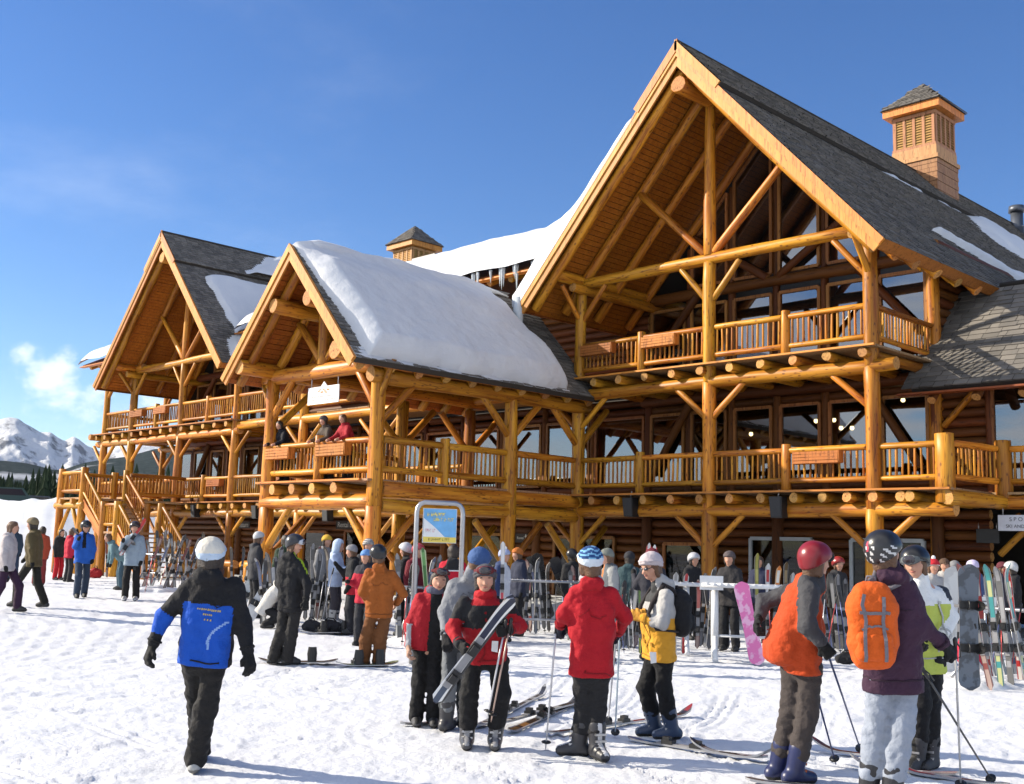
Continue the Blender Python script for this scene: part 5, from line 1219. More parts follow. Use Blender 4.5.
def snowboard(p0, p1, top, cols, label=None, group=None, bind=True, w=.27, hb=True):
    p0 = np.asarray(p0, float); p1 = np.asarray(p1, float); L = float(np.linalg.norm(p1-p0)); M = basis(p0, p1, top)
    e = empty('snowboard', p0, label, 'snowboard', group)
    add('deck', plank_mesh(L, w*1.06, w*.86, w*1.06, .05, .014, .05, True, 30), e, M, [board_mat(*cols), cols[2] if not isinstance(cols[2], tuple) else plain('board_base_%02d%02d%02d' % tuple(int(99*q) for q in cols[2]), cols[2], .3), METAL])
    if bind:
        for z in (L*.33, L*.67):
            b = empty('binding', p0); b.parent = e; b.matrix_parent_inverse = WM[e.name].inverted()
            m = MB(); m.box((-.13, -.03, z-.055), (.13, -.015, z+.055)); m.box((-.13, -.07, z-.06), (.13, -.03, z-.05)); m.box((-.13, -.07, z+.05), (.13, -.03, z+.06)); add('baseplate', m.me(), b, M, BLACK)
            if hb:
                V = []; 
                for i in range(7):
                    a = math.pi*(i/6); 
                    for (h_, r_) in ((.03, .065), (.14, .075), (.24, .06)): V.append((.09+.05*math.sin(a), -h_, z+r_*math.cos(a)))
                F = [(i*3+j, i*3+j+1, i*3+j+4, i*3+j+3) for i in range(6) for j in range(2)]
                m = MB(); m.raw(V, F); m.raw([(x+.008, y, z_) for x, y, z_ in V], [f[::-1] for f in F]); add('highback', m.me(), b, M, BLACK)
            for zz in (-.03,): m = MB(); m.tube([(-.02, -.03, z-.06), (-.02, -.10, z-.05), (-.02, -.115, z), (-.02, -.10, z+.05), (-.02, -.03, z+.06)], .012, 5); add('strap', m.me(), b, M, BLACK)
    return e
_bmc = {}
def board_mat(c1, c2, base):
    key = (c1, c2)
    if key not in _bmc:
        m, nt, b = nodes('board_topsheet_%d' % len(_bmc)); N = nt.nodes.new; L = nt.links.new
        tc = N('ShaderNodeTexCoord'); no = N('ShaderNodeTexNoise'); no.inputs['Scale'].default_value = 5; no.inputs['Detail'].default_value = 3; L(tc.outputs['Object'], no.inputs['Vector'])
        r1 = N('ShaderNodeMapRange'); r1.inputs[1].default_value = .5; r1.inputs[2].default_value = .56; L(no.outputs[0], r1.inputs[0])
        mx = N('ShaderNodeMix'); mx.data_type = 'RGBA'; mx.inputs[6].default_value = c1+(1,); mx.inputs[7].default_value = c2+(1,); L(r1.outputs[0], mx.inputs[0]); L(mx.outputs[2], b.inputs['Base Color']); b.inputs['Roughness'].default_value = .25; _bmc[key] = m
    return _bmc[key]
# ================================================================== people near the camera
def fig(label, base, pts, yaw, **k):
    J, g, d0 = pix_joints(base, pts); settle(J, k.get('H', 1.78)/1.78)
    E, J, I = person(label, J, yaw, **k); I['d0'] = d0; I['g'] = g; return E, J, I
def W(*a): return np.where(*a)
BLK = (.013, .013, .015); CHAR = (.035, .035, .04); RED = (.42, .012, .02)
# --- walker in black and blue, seen from behind
def c_blue(t, l, f, arm, at, C):
    r = W((arm == 0) & (t < .80) & (np.abs(l) < .195), 1, 0); r = W((arm > 0) & (at > .42) & (at < .80) & (f < .1), W(arm == 1, 1, 0), r)
    r = W((arm == 0) & (t < .60) & (t > .22) & (f < 0) & (np.abs((l-.05)-(t-.40)*.30-(t-.4)**2*1.6) < .009+.012*(t-.22)), 2, r); return r
E1, J1, I1 = fig("walker in black and blue jacket and cream beanie seen from behind", (196, 772),
    dict(head=(211, 556), neck=(211, 573), shL=(189, 586), shR=(238, 587), elL=(164, 617, -.03), elR=(243, 624, -.02), haL=(153, 645, -.1), haR=(248, 652, -.1), hipL=(193, 661), hipR=(216, 661),
         knL=(199, 708, .22), anL=(200, 752, .5), knR=(206, 706, -.02), anR=(195, 763, 0)), 188, H=1.80,
    jmats=[BLK, (.010, .075, .42), (.22, .34, .62)], jcol=c_blue, hat='beanie', hatc=(.62, .58, .48), hatmats=[(.62, .58, .50), (.45, .55, .68)], hatcol=lambda u, l, f, C: W(u < .03, 1, 0), res=.0135, collar=(.10, .045, .03), boots=((.35, .35, .34), (.12, .12, .12)), baggy=1.08, pants=(.016, .015, .015), hem=.0, curl=(.7, .6), puff=1.0)
def decals():
    gold = plain('gold_thread', (.45, .33, .10), .5); R = random.Random(4); up, lat, fwd = I1['up'], I1['lat'], I1['fwd']; m = MB()
    for row, (n, w0) in enumerate(((4, .095), (2, .045), (1, .035))):
        for q in range(n*3):
            l = -w0+2*w0*(q+.5)/(n*3)+.02
            if q % 3 == 2 and n > 1 and R.random() < .5: continue
            c = I1['hipc']+up*(I1['TL']*(.735-.065*row))+lat*l-fwd*.6
            for st in range(90):
                d = float(I1['jf'](np.array([[c]], np.float32))[0, 0])
                if d < .002: break
                c = c+fwd*max(d*.8, .002)
            h = R.uniform(.005, .009); m.prism([c-lat*.006-up*h-fwd*.003, c+lat*R.uniform(.003, .007)-up*h-fwd*.003, c+lat*.006+up*h-fwd*.003, c-lat*R.uniform(.002, .006)+up*h-fwd*.003], fwd*.006)
    add('lettering', m.me(), E1, None, gold)
decals()
# --- snowboarder in black, helmet, facing right
fig("snowboarder in black with a helmet and goggles standing strapped to a black board", (280, 664),
    dict(head=(295, 545), neck=(292, 555), shL=(281, 562, .05), shR=(300, 563, -.1), elL=(279, 583, .25), elR=(307, 584, -.18), haL=(296, 592, .3), haR=(306, 600, -.22), hipL=(285, 608, .05), hipR=(296, 608, -.05),
         knL=(281, 634, .0), knR=(291, 634, -.05), anL=(273, 659, .0), anR=(288, 660, -.02)), 112, H=1.80, jacket=(.014, .014, .016), pants=(.02, .019, .019), hat='helmet', hatc=(.03, .03, .035), goggles=(.045, 'frame', (.45, .47, .52)),
    res=.017, baggy=1.12, face_yaw=80, jmats=[(.014, .014, .016), (.30, .42, .02)], jcol=lambda t, l, f, arm, at, C: W((arm == 2) & (at < .30) & (np.abs(f) < .025), 1, 0), hem=.02, puff=1.0)
# --- snowboarder in brown, seen from behind
fig("snowboarder in a rust brown jacket and trousers with hands in pockets", (371, 666),
    dict(head=(378, 555), neck=(380, 566), shL=(367, 573), shR=(394, 575), elL=(362, 592, -.05), elR=(403, 594, -.02), haL=(368, 602, .16), haR=(396, 604, .16), hipL=(372, 614), hipR=(386, 614), knL=(366, 640), knR=(380, 640), anL=(364, 661), anR=(379, 660)), 165, H=1.76,
    jacket=(.30, .085, .016), pants=(.15, .058, .02), hat='helmet', hatc=(.015, .015, .017), res=.017, baggy=1.22, gloves=None, hem=.02, puff=1.02, face_yaw=205)
# --- woman with the open red jacket
fig("woman in an open red jacket and black trousers, hand hanging with a glove", (424, 726),
    dict(head=(439, 581), neck=(435, 591), shL=(418, 599), shR=(446, 600, .05), elL=(410, 624, -.02), elR=(450, 622, .05), haL=(409, 646, -.1), haR=(446, 640, .1), hipL=(421, 647), hipR=(436, 648), knL=(419, 684, -.05), knR=(434, 686, -.05), anL=(416, 719), anR=(433, 721)), 8, H=1.62,
    jmats=[(.34, .013, .022), BLK, (.36, .36, .38)], jcol=lambda t, l, f, arm, at, C: W((arm == 0) & (f > .02) & (l > -.03), 1, W((arm == 1) & (at > .5) & (f > .02), W(np.abs(l+.24) < .03, 2, 0), 0)), hair='dark', res=.0145, collar=(.10, .10, .14), pants=(.011, .011, .012), goggles=(.10, 'frame', (.10, .012, .014)), boots=((.05, .05, .055), (.02, .02, .02)), gloves=(.42, .25, .18), baggy=1.0, puff=.92, hem=.0, trim=False)
# --- person in grey fleece behind the man with skis
fig("skier in a grey fleece and blue hat half hidden behind the man carrying skis", (455, 731),
    dict(head=(479, 562), neck=(473, 574), shL=(452, 587, 0), shR=(488, 584, .1), elL=(444, 613, -.06), elR=(492, 612, .2), haL=(446, 636, -.25), haR=(490, 634, .3), hipL=(452, 641), hipR=(468, 641), knL=(449, 682), knR=(464, 684, .1), anL=(446, 724), anR=(464, 722, .25)), 160, H=1.78,
    jacket=(.20, .21, .23), pmats=[(.045, .05, .055), (.16, .17, .18)], pcol=lambda t, l, f, C: W(np.abs(f) < .03, 1, 0), hat='beanie', hatc=(.05, .10, .24), hatmats=[(.05, .10, .24)], res=.016, gloves=BLK, hem=.0, puff=.98, boot='ski', boots=((.03, .03, .035), (.02, .02, .02)))
# --- man carrying skis, facing us
E9, J9, I9 = fig("man in red and black jacket carrying skis across his chest", (482, 748),
    dict(head=(485, 580), neck=(485, 595), shL=(461, 604), shR=(510, 606), elL=(452, 628, -.05), elR=(520, 627, -.03), haL=(461, 645, -.26), haR=(508, 630, -.24), hipL=(474, 660), hipR=(498, 660), knL=(469, 694, -.04), knR=(501, 694, -.04), anL=(467, 736), anR=(495, 736)), 2, H=1.70,
    jmats=[(.34, .012, .018), (.02, .02, .022)], jcol=lambda t, l, f, arm, at, C: W(((arm == 0) & (t > .62) & (t < 1.02)) | ((arm > 0) & ((at < .34) | (at > .86))), 1, 0), hat='beanie', hatc=(.075, .075, .085), hatmats=[(.075, .075, .085)], goggles=(.085, 'frame', (.12, .02, .025)),
    res=.0135, boot='ski', boots=((.045, .045, .05), (.02, .02, .02), (.25, .25, .26)), pants=(.012, .012, .013), collar=(.40, .014, .02), baggy=1.08, curl=(1.25, 1.25), puff=.98, hem=.0)
d9 = I9['d0']
def dp(x, y, dz, d=d9): return at_depth(x, y, d+dz)
n9 = unit(-VH*.9-UPZ*.1+RH*.2)
ski(dp(434, 701, -.34), dp(513, 595, -.34), n9, ((.012, .018, .045), (.06, .08, .12), (.72, .72, .70)), "blue black ski with white edges held slanting by the man in red and black", None, w=1.05)
ski(dp(435.5, 704, -.305), dp(514.5, 598, -.305), -n9, ((.012, .018, .045), (.06, .08, .12), (.72, .72, .70)), "second blue black ski lying behind the slanting ski the man carries", None, bind=False, w=1.05)
m = MB(); q = dp(495, 641, -.17); m.prism([q-RH*.028, q+RH*.03, q+RH*.026-UPZ*.10, q-RH*.03-UPZ*.09], -VH*.004); add('lift_ticket', m.me(), E9, None, WHITEPL)
pole(dp(511, 620, -.30), dp(491, 722, -.22), (.45, .33, .28), "bronze ski pole hanging from the ski carrying man's glove, upper of two", None); pole(dp(506, 621, -.32), dp(487, 719, -.26), (.6, .6, .62), "silver ski pole hanging beside the bronze one in the same glove", None)
# --- skier in red, seen from behind
E13, J13, I13 = fig("skier in a red hooded jacket and blue knit hat seen from behind with poles", (590, 758),
    dict(head=(590, 563), neck=(591, 580), shL=(573, 594), shR=(613, 595), elL=(564, 614, .0), elR=(625, 617, .05), haL=(560, 626, .12), haR=(618, 632, .2), hipL=(582, 673), hipR=(600, 673), knL=(584, 708, .08), knR=(597, 709, .06), anL=(579, 744, .10), anR=(597, 751, -.02)), 195, H=1.78,
    jmats=[(.37, .010, .018)], collar=(.36, .36, .38), hat='beanie', hatc=(.04, .13, .30), hatmats=[(.02, .06, .18), (.18, .40, .60), (.6, .66, .72)], hatcol=lambda u, l, f, C: W(u < .045, 2, W(np.sin(u*170+np.sin(l*60)*1.6) > .35, 1, 0)),
    res=.0135, boot='ski', boots=((.03, .03, .034), (.015, .015, .016), (.55, .55, .56)), pants=(.018, .018, .02), toes={'L': heading(265), 'R': heading(20)}, hem=.0, puff=.96, baggy=1.05, curl=(1.3, 1.3), gloves=(.02, .022, .035))
d13 = I13['d0']; dp13 = lambda x, y, dz: at_depth(x, y, d13+dz)
def plant(a, px, lab, c, grp=None):
    g = gpix(*px); pole(a, g+np.array([0, 0, .01]), c, lab, grp)
plant(dp13(557, 620, .13), (545.5, 751), "silver ski pole planted left of the red jacketed skier", (.55, .55, .57)); plant(dp13(620, 628, .22), (615, 738), "pale blue ski pole planted right of the red jacketed skier", (.45, .55, .62)); plant(dp13(617, 630, .35), (608, 724), "grey ski pole just behind the pale blue pole", (.5, .5, .52))
# --- skier in yellow and grey, profile to the left
E14, J14, I14 = fig("skier in yellow and grey jacket and pale beanie looking down at his hands", (660, 738),
    dict(head=(651, 567), neck=(659, 583), shL=(651, 597, .16), shR=(668, 597, -.14), elL=(652, 621, .20), elR=(662, 623, -.22), haL=(644, 617, .05), haR=(643, 618, -.14), hipL=(654, 657, .08), hipR=(664, 657, -.08), knL=(646, 688, .1), knR=(664, 688, -.06), anL=(655, 721, .12), anR=(672, 731, -.04)), 285, H=1.76, face_pitch=-22, face_yaw=300,
    jmats=[(.62, .30, .03), (.40, .39, .38), (.05, .05, .05)], jcol=lambda t, l, f, arm, at, C: W((arm > 0) & (at < .78), 1, W((arm == 0) & (t > .70), W(t > .92, 2, 1), 0)), hat='beanie', hatc=(.48, .42, .43), hatmats=[(.48, .42, .43)], glasses=True, hair='brown',
    res=.0135, boot='ski', boots=((.03, .05, .10), (.015, .015, .016), (.20, .22, .26)), pants=(.011, .011, .012), toes={'L': heading(283), 'R': heading(283)}, hem=.0, puff=1.0, baggy=1.02, gloves=(.55, .26, .04), curl=(1.2, 1.2))
d14 = I14['d0']; dp14 = lambda x, y, dz: at_depth(x, y, d14+dz)
def backpack(label, c, dirb, up, lat, size, mat, mat2, jf, shoulders):
    """rounded pack: c centre, dirb pointing away from the wearer's back"""
    w, h, t = size; e = empty('backpack', c, label, 'backpack'); pr = []; r = t*.40
    for zz, ww, tt in ((-.5, .88, 1.0), (-.2, 1.0, 1.12), (.2, 1.0, 1.06), (.5, .78, .86)):
        a = c+up*(h*zz-r*np.sign(zz)*(1 if abs(zz) > .4 else 0)); rr = r*tt; pr.append((a-lat*(w*ww/2-rr), a+lat*(w*ww/2-rr), rr, rr))
    for q in range(3): pr.append((pr[q][0], pr[q+1][0], pr[q][2], pr[q+1][2])); pr.append((pr[q][1], pr[q+1][1], pr[q][2], pr[q+1][2])); pr.append(((pr[q][0]+pr[q][1])/2, (pr[q+1][0]+pr[q+1][1])/2, pr[q][2], pr[q+1][2]))
    bo, bf = soft('pack_body', e, pr, .03, .0135, mat, noise=.007, freq=11)
    a = c+dirb*t*.36; po, pf = soft('pocket', e, [(a-lat*w*.24-up*h*.30, a+lat*w*.24-up*h*.30, t*.20, t*.20), (a-lat*w*.24-up*h*.12, a+lat*w*.24-up*h*.12, t*.16, t*.16), (a-lat*w*.24-up*h*.30, a-lat*w*.24-up*h*.12, t*.2, t*.16), (a+lat*w*.24-up*h*.30, a+lat*w*.24-up*h*.12, t*.2, t*.16), (a-up*h*.3, a-up*h*.12, t*.2, t*.16)], .03, .0135, mat, noise=.005, freq=12)
    f2 = lambda G: np.minimum(bf(G), pf(G))
    def onp(u, v): return hug(f2, c+lat*w*u+up*h*v+dirb*t*.62, .004)
    for q in (-1, 1): add('webbing', ribbon([onp(q*.20, v) for v in np.linspace(.36, -.42, 9)], dirb, .024).me(), e, None, mat2)
    add('webbing', ribbon([onp(u, .16) for u in np.linspace(-.36, .36, 9)], dirb, .022).me(), e, None, mat2); add('zip', ribbon([onp(u, -.02+.05*math.cos(u*5)) for u in np.linspace(-.28, .28, 9)], dirb, .014).me(), e, None, mat2)
    m = MB(); m.tube([c-lat*w*.10+up*h*.48-dirb*t*.1, c-lat*w*.07+up*h*.545-dirb*t*.1, c+lat*w*.07+up*h*.545-dirb*t*.1, c+lat*w*.10+up*h*.48-dirb*t*.1], [.010]*4, 6); add('handle', m.me(), e, None, mat2)
    for q, sh in zip((-1, 1), shoulders):
        P = [c+up*h*.36-dirb*t*.3+lat*q*w*.28, sh+up*.09+dirb*.08, sh+up*.12-dirb*.02-lat*q*.05, sh-dirb*.16-up*.06-lat*q*.05, sh-dirb*.20-up*.20-lat*q*.03, sh-dirb*.14-up*.32+lat*q*.02, c-up*h*.40-dirb*t*.3+lat*q*w*.40]
        P = [P[0]]+[hug(jf, z, .012) for z in P[1:-1]]+[P[-1]]; m = MB(); m.tube(P, [.02, .022, .024, .024, .020, .014, .012], 7); add('shoulder_strap', m.me(), e, None, mat2)
    return e
backpack("black backpack with orange trim worn by the skier in yellow", dp14(680, 612, -.02), heading(100), unit(UPZ*1-heading(100)*.05), unit(np.cross(heading(100), UPZ)), (.31, .46, .22), fabric((.014, .014, .016)), fabric((.03, .025, .025)), I14['jf'], (J14['shL'], J14['shR']))
m = MB(); q = dp14(653, 652, -.19); m.prism([q-RH*.035, q+RH*.03, q+RH*.035-UPZ*.10, q-RH*.02-UPZ*.11], -VH*.004); add('lift_ticket', m.me(), E14, None, WHITEPL)
# --- skier in orange with red helmet
_g = gpix(788, 783); _d = depth(_g)
E17, J17, I17 = fig("skier in orange and grey jacket with dark red helmet facing the lodge", (788, 783),
    dict(head=(816, 562), neck=(815, 580), shL=(797, 590, .26), shR=(810, 592, -.14), elL=(764, 602, .30), elR=(808, 626, -.22), haL=(759, 618, .18), haR=(821, 643, -.24), hipL=(793, 670, .08), hipR=(811, 670, -.06), knL=(790, 712, .10), knR=(807, 713, -.03), anL=(777, 757, .14), anR=(794, 768, -.03)), 108, H=1.80,
    jmats=[(.44, .055, .012), (.055, .055, .06)], jcol=lambda t, l, f, arm, at, C: W(arm > 0, 1, W((t < .25) & (np.abs(f-.02) < .05) & (l < 0), 1, 0)), hat='helmet', hatc=(.20, .012, .018), goggles=(.035, 'frame', (.02, .02, .022)), res=.0135, boot='ski', boots=((.012, .018, .075), (.015, .015, .02), (.45, .10, .02)), pants=(.055, .045, .042), trim=False, hem=.0, puff=1.0, baggy=1.0, jx=[(at_depth(796, 596, _d+.10), at_depth(778, 648, _d+.08), .09, .13), (at_depth(798, 600, _d-.02), at_depth(784, 650, _d-.03), .10, .14)], toes={'L': heading(110), 'R': heading(110)}, curl=(.9, 1.3))
d17 = I17['d0']
plant(at_depth(823, 639, d17-.28), (861, 752), "dark blue ski pole slanting right from the orange jacket's glove", (.05, .07, .16)); plant(at_depth(806, 655, d17+.30), (836, 766), "dark blue ski pole half hidden behind the orange jacketed skier", (.05, .07, .16))
# --- skier in purple with orange pack
E18, J18, I18 = fig("skier in purple jacket and pale grey trousers with a black helmet", (880, 806),
    dict(head=(885, 553), neck=(890, 572), shL=(873, 588, .02), shR=(909, 588, -.02), elL=(868, 625, .10), elR=(921, 624, -.05), haL=(880, 648, .30), haR=(944, 645, .0), hipL=(880, 680), hipR=(907, 680), knL=(876, 726, .02), knR=(900, 730, -.05), anL=(868, 786, .05), anR=(891, 792, -.06)), 150, H=1.84,
    jacket=(.045, .020, .040), pants=(.27, .30, .36), hat='helmet', hatc=(.02, .02, .022), hatmats=[(.02, .02, .022), (.5, .5, .5), (.45, .05, .08)], hatcol=lambda u, l, f, C: W((np.sin(l*95+u*30)*np.sin(u*80+f*40) > .55) & (u < .075), 1, W((np.abs(l+.02) < .013) & (u > .03) & (u < .10) & (f < 0), 2, 0)), res=.0135, boot='ski', boots=((.02, .02, .024), (.02, .02, .02)), hem=.06, puff=1.03, baggy=1.06, curl=(1.2, 1.3), face_yaw=120, goggles=(.04, 'frame', (.05, .05, .055)), gloves=(.014, .014, .016))
d18 = I18['d0']; fb = -I18['fwd']
backpack("large bright orange backpack with grey straps worn by the skier in purple", at_depth(869, 620, d18-.02)+fb*.16, fb, I18['up'], I18['lat'], (.345, .63, .25), fabric((.58, .095, .012)), fabric((.16, .15, .17)), I18['jf'], (J18['shL'], J18['shR']))
plant(at_depth(955, 640, d18+.02), (961, 792), "grey ski pole standing upright under the purple jacketed skier's glove", (.42, .42, .42)); plant(at_depth(922, 668, d18+.25), (994, 785), "thin dark ski pole slanting down to the bottom right corner", (.10, .10, .10))
# --- skier in white and lime
fig("skier in white and lime jacket with black helmet facing the purple skier", (926, 770),
    dict(head=(915, 564), neck=(921, 581), shL=(913, 593, -.05), shR=(942, 594, .10), elL=(912, 615, -.10), elR=(950, 617, .05), haL=(917, 636, -.28), haR=(944, 636, -.14), hipL=(917, 658), hipR=(934, 658), knL=(921, 704, -.05), knR=(931, 706, .05), anL=(917, 752, .0), anR=(931, 757, .05)), 320, H=1.74,
    jmats=[(.72, .72, .70), (.46, .52, .10), (.03, .035, .05)], jcol=lambda t, l, f, arm, at, C: W((arm == 0) & (f > -.02) & (t < .86), 1, W((arm == 2) & (at < .18), 2, 0)), hat='helmet', hatc=(.016, .016, .018), goggles=(.035, 'frame', (.12, .13, .13)), res=.016, boot='ski', boots=((.05, .05, .055), (.02, .02, .02)), pants=BLK, baggy=1.0, curl=(1.1, 1.1))
# ------------------------------------------------------------------ people in the middle distance
def mid(label, base, yaw, H=1.74, res=.022, group=None, **k):
    g = gpix(*base); pj = {q: k.pop(q) for q in ('lean', 'stride', 'arms', 'crouch') if q in k}
    J = std_joints(g, yaw, H, **pj); return person(label, J, yaw, H=H, res=res, group=group, **k)
A_DOWN = ((.15, .05, .2), (.15, .0, .25)); A_FRONT = ((.12, .35, 1.35), (.12, .3, 1.45)); A_UP = ((.2, .5, 1.9), (.15, .1, .3)); A_HIP = ((.5, -.2, .9), (.5, -.2, .9))
mid("crouching person in a cream jacket beside the black clad snowboarder", (265, 628), 95, 1.66, crouch=1.0, lean=.55, arms=((.1, .7, .6), (.1, .6, .8)), jacket=(.58, .55, .50), pants=(.015, .015, .016), hair='brown', gloves=None)
mid("skier in a pale blue hooded jacket and grey trousers looking down", (333, 624), 80, 1.74, arms=A_FRONT, jacket=(.42, .50, .66), pants=(.055, .05, .06), hat='hoodie', hatc=(.42, .52, .68), boot='ski', boots=((.42, .42, .42), (.1, .1, .1)), face_pitch=-25)
mid("person in black and red vest raising a camera beside the pale blue jacket", (350, 634), 285, 1.72, arms=A_UP, jmats=[BLK, (.40, .015, .03)], jcol=lambda t, l, f, arm, at, C: W((arm == 0) & (t < .45), 1, 0), pants=(.02, .02, .025), hat='beanie', hatc=(.25, .24, .25), hatmats=[(.25, .24, .25)])
mid("person in red jacket and blue cap with hands in pockets behind the brown snowboarder", (363, 646), 340, 1.70, arms=A_FRONT, jmats=[(.42, .02, .04), (.03, .03, .04)], jcol=lambda t, l, f, arm, at, C: W(t > .85, 1, 0), pants=(.03, .03, .035), hat='cap', hatc=(.14, .28, .55), hair='brown')
mid("person in a striped grey beanie standing behind the blue cap", (364, 632), 20, 1.84, jacket=(.05, .05, .055), hat='beanie', hatc=(.3, .3, .3), hatmats=[(.16, .15, .15), (.45, .44, .42)], hatcol=lambda u, l, f, C: W(np.sin(u*160) > 0, 1, 0))
mid("person in red and black jacket seen from behind under the map sign", (450, 652), 182, 1.86, jmats=[(.45, .012, .03), (.02, .02, .022), (.6, .6, .6)], jcol=lambda t, l, f, arm, at, C: W((arm == 0) & (t > .86), 1, W((arm == 0) & (t > .82), 2, 0)), hair='dark')
mid("person in dark blue with a pale knit hat carrying red tipped skis", (500, 642), 60, 1.78, jmats=[(.04, .06, .14), (.6, .62, .66)], jcol=lambda t, l, f, arm, at, C: W((arm == 0) & (f > .05), 1, 0), hat='pompom', hatc=(.36, .40, .58), hatmats=[(.36, .40, .58)])
mid("man in grey and black jacket with a flat cap facing left", (608, 662), 285, 1.84, jmats=[(.10, .11, .12), (.30, .30, .29), (.45, .16, .05)], jcol=lambda t, l, f, arm, at, C: W((arm > 0) & (at < .5), 1, W((np.abs(l) < .03) & (f > 0), 2, 0)), hat='cap', hatc=(.16, .17, .15), hair='brown')
mid("person in maroon cap and dark jacket hidden behind the skier in yellow", (652, 660), 200, 1.86, jacket=(.03, .03, .04), hat='beanie', hatc=(.14, .02, .03), hatmats=[(.14, .02, .03)], arms=A_UP)
mid("person in dark clothes holding a mottled grey snowboard by the white rack", (730, 651), 330, 1.86, jacket=(.03, .028, .03), pants=(.016, .016, .018), hat='beanie', hatc=(.10, .08, .08), hatmats=[(.10, .08, .08)], arms=((.2, .4, .9), (.2, .3, 1.0)))
mid("person in a red and white hat behind the lime jacket", (934, 664), 10, 1.82, jacket=(.36, .35, .34), hat='pompom', hatc=(.45, .02, .03), hatmats=[(.45, .02, .03), (.7, .7, .68)], hatcol=lambda u, l, f, C: W(u < .05, 1, 0))
mid("man in a brown cap and pale jacket beyond the right ski rack", (946, 650), 350, 1.84, jacket=(.40, .38, .36), hat='cap', hatc=(.10, .06, .04))
mid("person in a lilac hat and navy jacket behind the leaning snowboards", (977, 654), 210, 1.82, jmats=[(.05, .08, .18), (.2, .24, .34)], jcol=lambda t, l, f, arm, at, C: W((arm > 0), 1, 0), hat='beanie', hatc=(.50, .45, .62), hatmats=[(.50, .45, .62)])
mid("person in a dark jacket and red hat beyond the ski rack at the right edge", (1003, 648), 30, 1.80, jacket=(.05, .045, .06), hat='beanie', hatc=(.12, .03, .04), hatmats=[(.12, .03, .04)])
# more of the crowd by the racks
for (lab, b_, yw, kw) in (
    ("person in a charcoal jacket and white hat left of the porch's front post", (252, 618), 120, dict(jacket=(.04, .04, .045), hat='beanie', hatc=(.5, .5, .5), hatmats=[(.5, .5, .5)])),
    ("person in a dark green jacket behind the crouching figure", (282, 621), 200, dict(jacket=(.03, .05, .03), hair='dark')),
    ("person in a grey jacket and yellow hat behind the pale blue hood", (322, 619), 40, dict(jacket=(.22, .22, .23), hat='beanie', hatc=(.55, .33, .04), hatmats=[(.55, .33, .04)])),
    ("person in black with a white helmet behind the brown snowboarder's right elbow", (404, 636), 250, dict(jacket=(.02, .02, .022), hat='helmet', hatc=(.5, .5, .52))),
    ("person in maroon jacket between the green ski and the map sign", (414, 638), 30, dict(jacket=(.16, .02, .03), hat='helmet', hatc=(.4, .05, .06))),
    ("person in a navy jacket and orange hat left of the upright black snowboards", (517, 636), 300, dict(jacket=(.03, .035, .06), hat='beanie', hatc=(.45, .14, .03), hatmats=[(.45, .14, .03)])),
    ("person in black standing behind the slanting black snowboard", (571, 634), 200, dict(jacket=(.018, .018, .02), hat='helmet', hatc=(.02, .02, .02))),
    ("person in a dark teal jacket behind the red skier's right elbow", (628, 644), 160, dict(jacket=(.03, .06, .07), hat='beanie', hatc=(.03, .03, .035), hatmats=[(.03, .03, .035)])),
    ("person in black and white between the yellow skier and the white rack", (692, 640), 30, dict(jacket=(.02, .02, .022), hat='helmet', hatc=(.45, .45, .47))),
    ("person in a dark blue jacket behind the orange skier's back", (760, 642), 330, dict(jacket=(.025, .03, .06), hair='dark')),
    ("person in charcoal with a red helmet between orange and purple skiers", (838, 648), 20, dict(jacket=(.03, .03, .033), hat='helmet', hatc=(.25, .02, .02))),
    ("person in a dark brown jacket right of the purple skier's helmet", (958, 645), 200, dict(jacket=(.05, .03, .02), hat='beanie', hatc=(.2, .2, .21), hatmats=[(.2, .2, .21)])),
    ("person in a black jacket and white helmet deep in the right hand rack", (1016, 652), 250, dict(jacket=(.02, .02, .022), hat='helmet', hatc=(.5, .5, .5)))):
    mid(lab, b_, yw, 1.80, res=.026, pants=(.018, .018, .02), **kw)
# ------------------------------------------------------------------ far people on the left
mid("person in pale grey jacket and dark purple trousers cut by the picture edge", (3, 612), 95, 1.78, res=.026, stride=.7, jacket=(.42, .38, .38), pants=(.04, .018, .04))
mid("person in an olive brown jacket and fur hood walking left", (30, 607), 265, 1.84, res=.024, stride=.8, lean=.08, jacket=(.10, .075, .035), pants=(.022, .02, .016), hat='beanie', hatc=(.22, .17, .10), hatmats=[(.22, .17, .10)], arms=((.15, -.3, .2), (.15, .3, .4)))
mid("person in navy jacket standing far off behind the olive jacket", (11, 582), 20, 1.80, res=.03, jmats=[(.03, .05, .08), (.40, .20, .05)], jcol=lambda t, l, f, arm, at, C: W((arm == 1), 1, 0), pants=(.03, .05, .09))
mid("person in red jacket just behind the olive jacket", (38, 586), 200, 1.76, res=.03, jacket=(.35, .06, .03), pants=(.2, .03, .03))
mid("person in black jacket and bright red trousers below the landing", (57, 580), 60, 1.72, res=.028, jacket=(.025, .025, .025), pants=(.45, .012, .02), hair='dark')
mid("person in red jacket with back turned next to the red trousers", (67, 582), 140, 1.74, res=.028, jacket=(.45, .02, .045), pants=(.03, .028, .03), hair='brown')
mid("man in bright blue jacket walking with skis on his shoulder", (80, 598), 30, 1.84, res=.022, stride=.55, jmats=[(.02, .10, .42), (.01, .01, .012)], jcol=lambda t, l, f, arm, at, C: W((arm == 0) & (np.abs(l+.02) < .04) & (f > 0) & (t > .5), 1, 0), pants=(.03, .045, .075), arms=((.2, .6, 1.7), (.15, .1, .2)), hat='helmet', hatc=(.02, .02, .022), goggles=(.03, 'frame', (.03, .03, .03)))
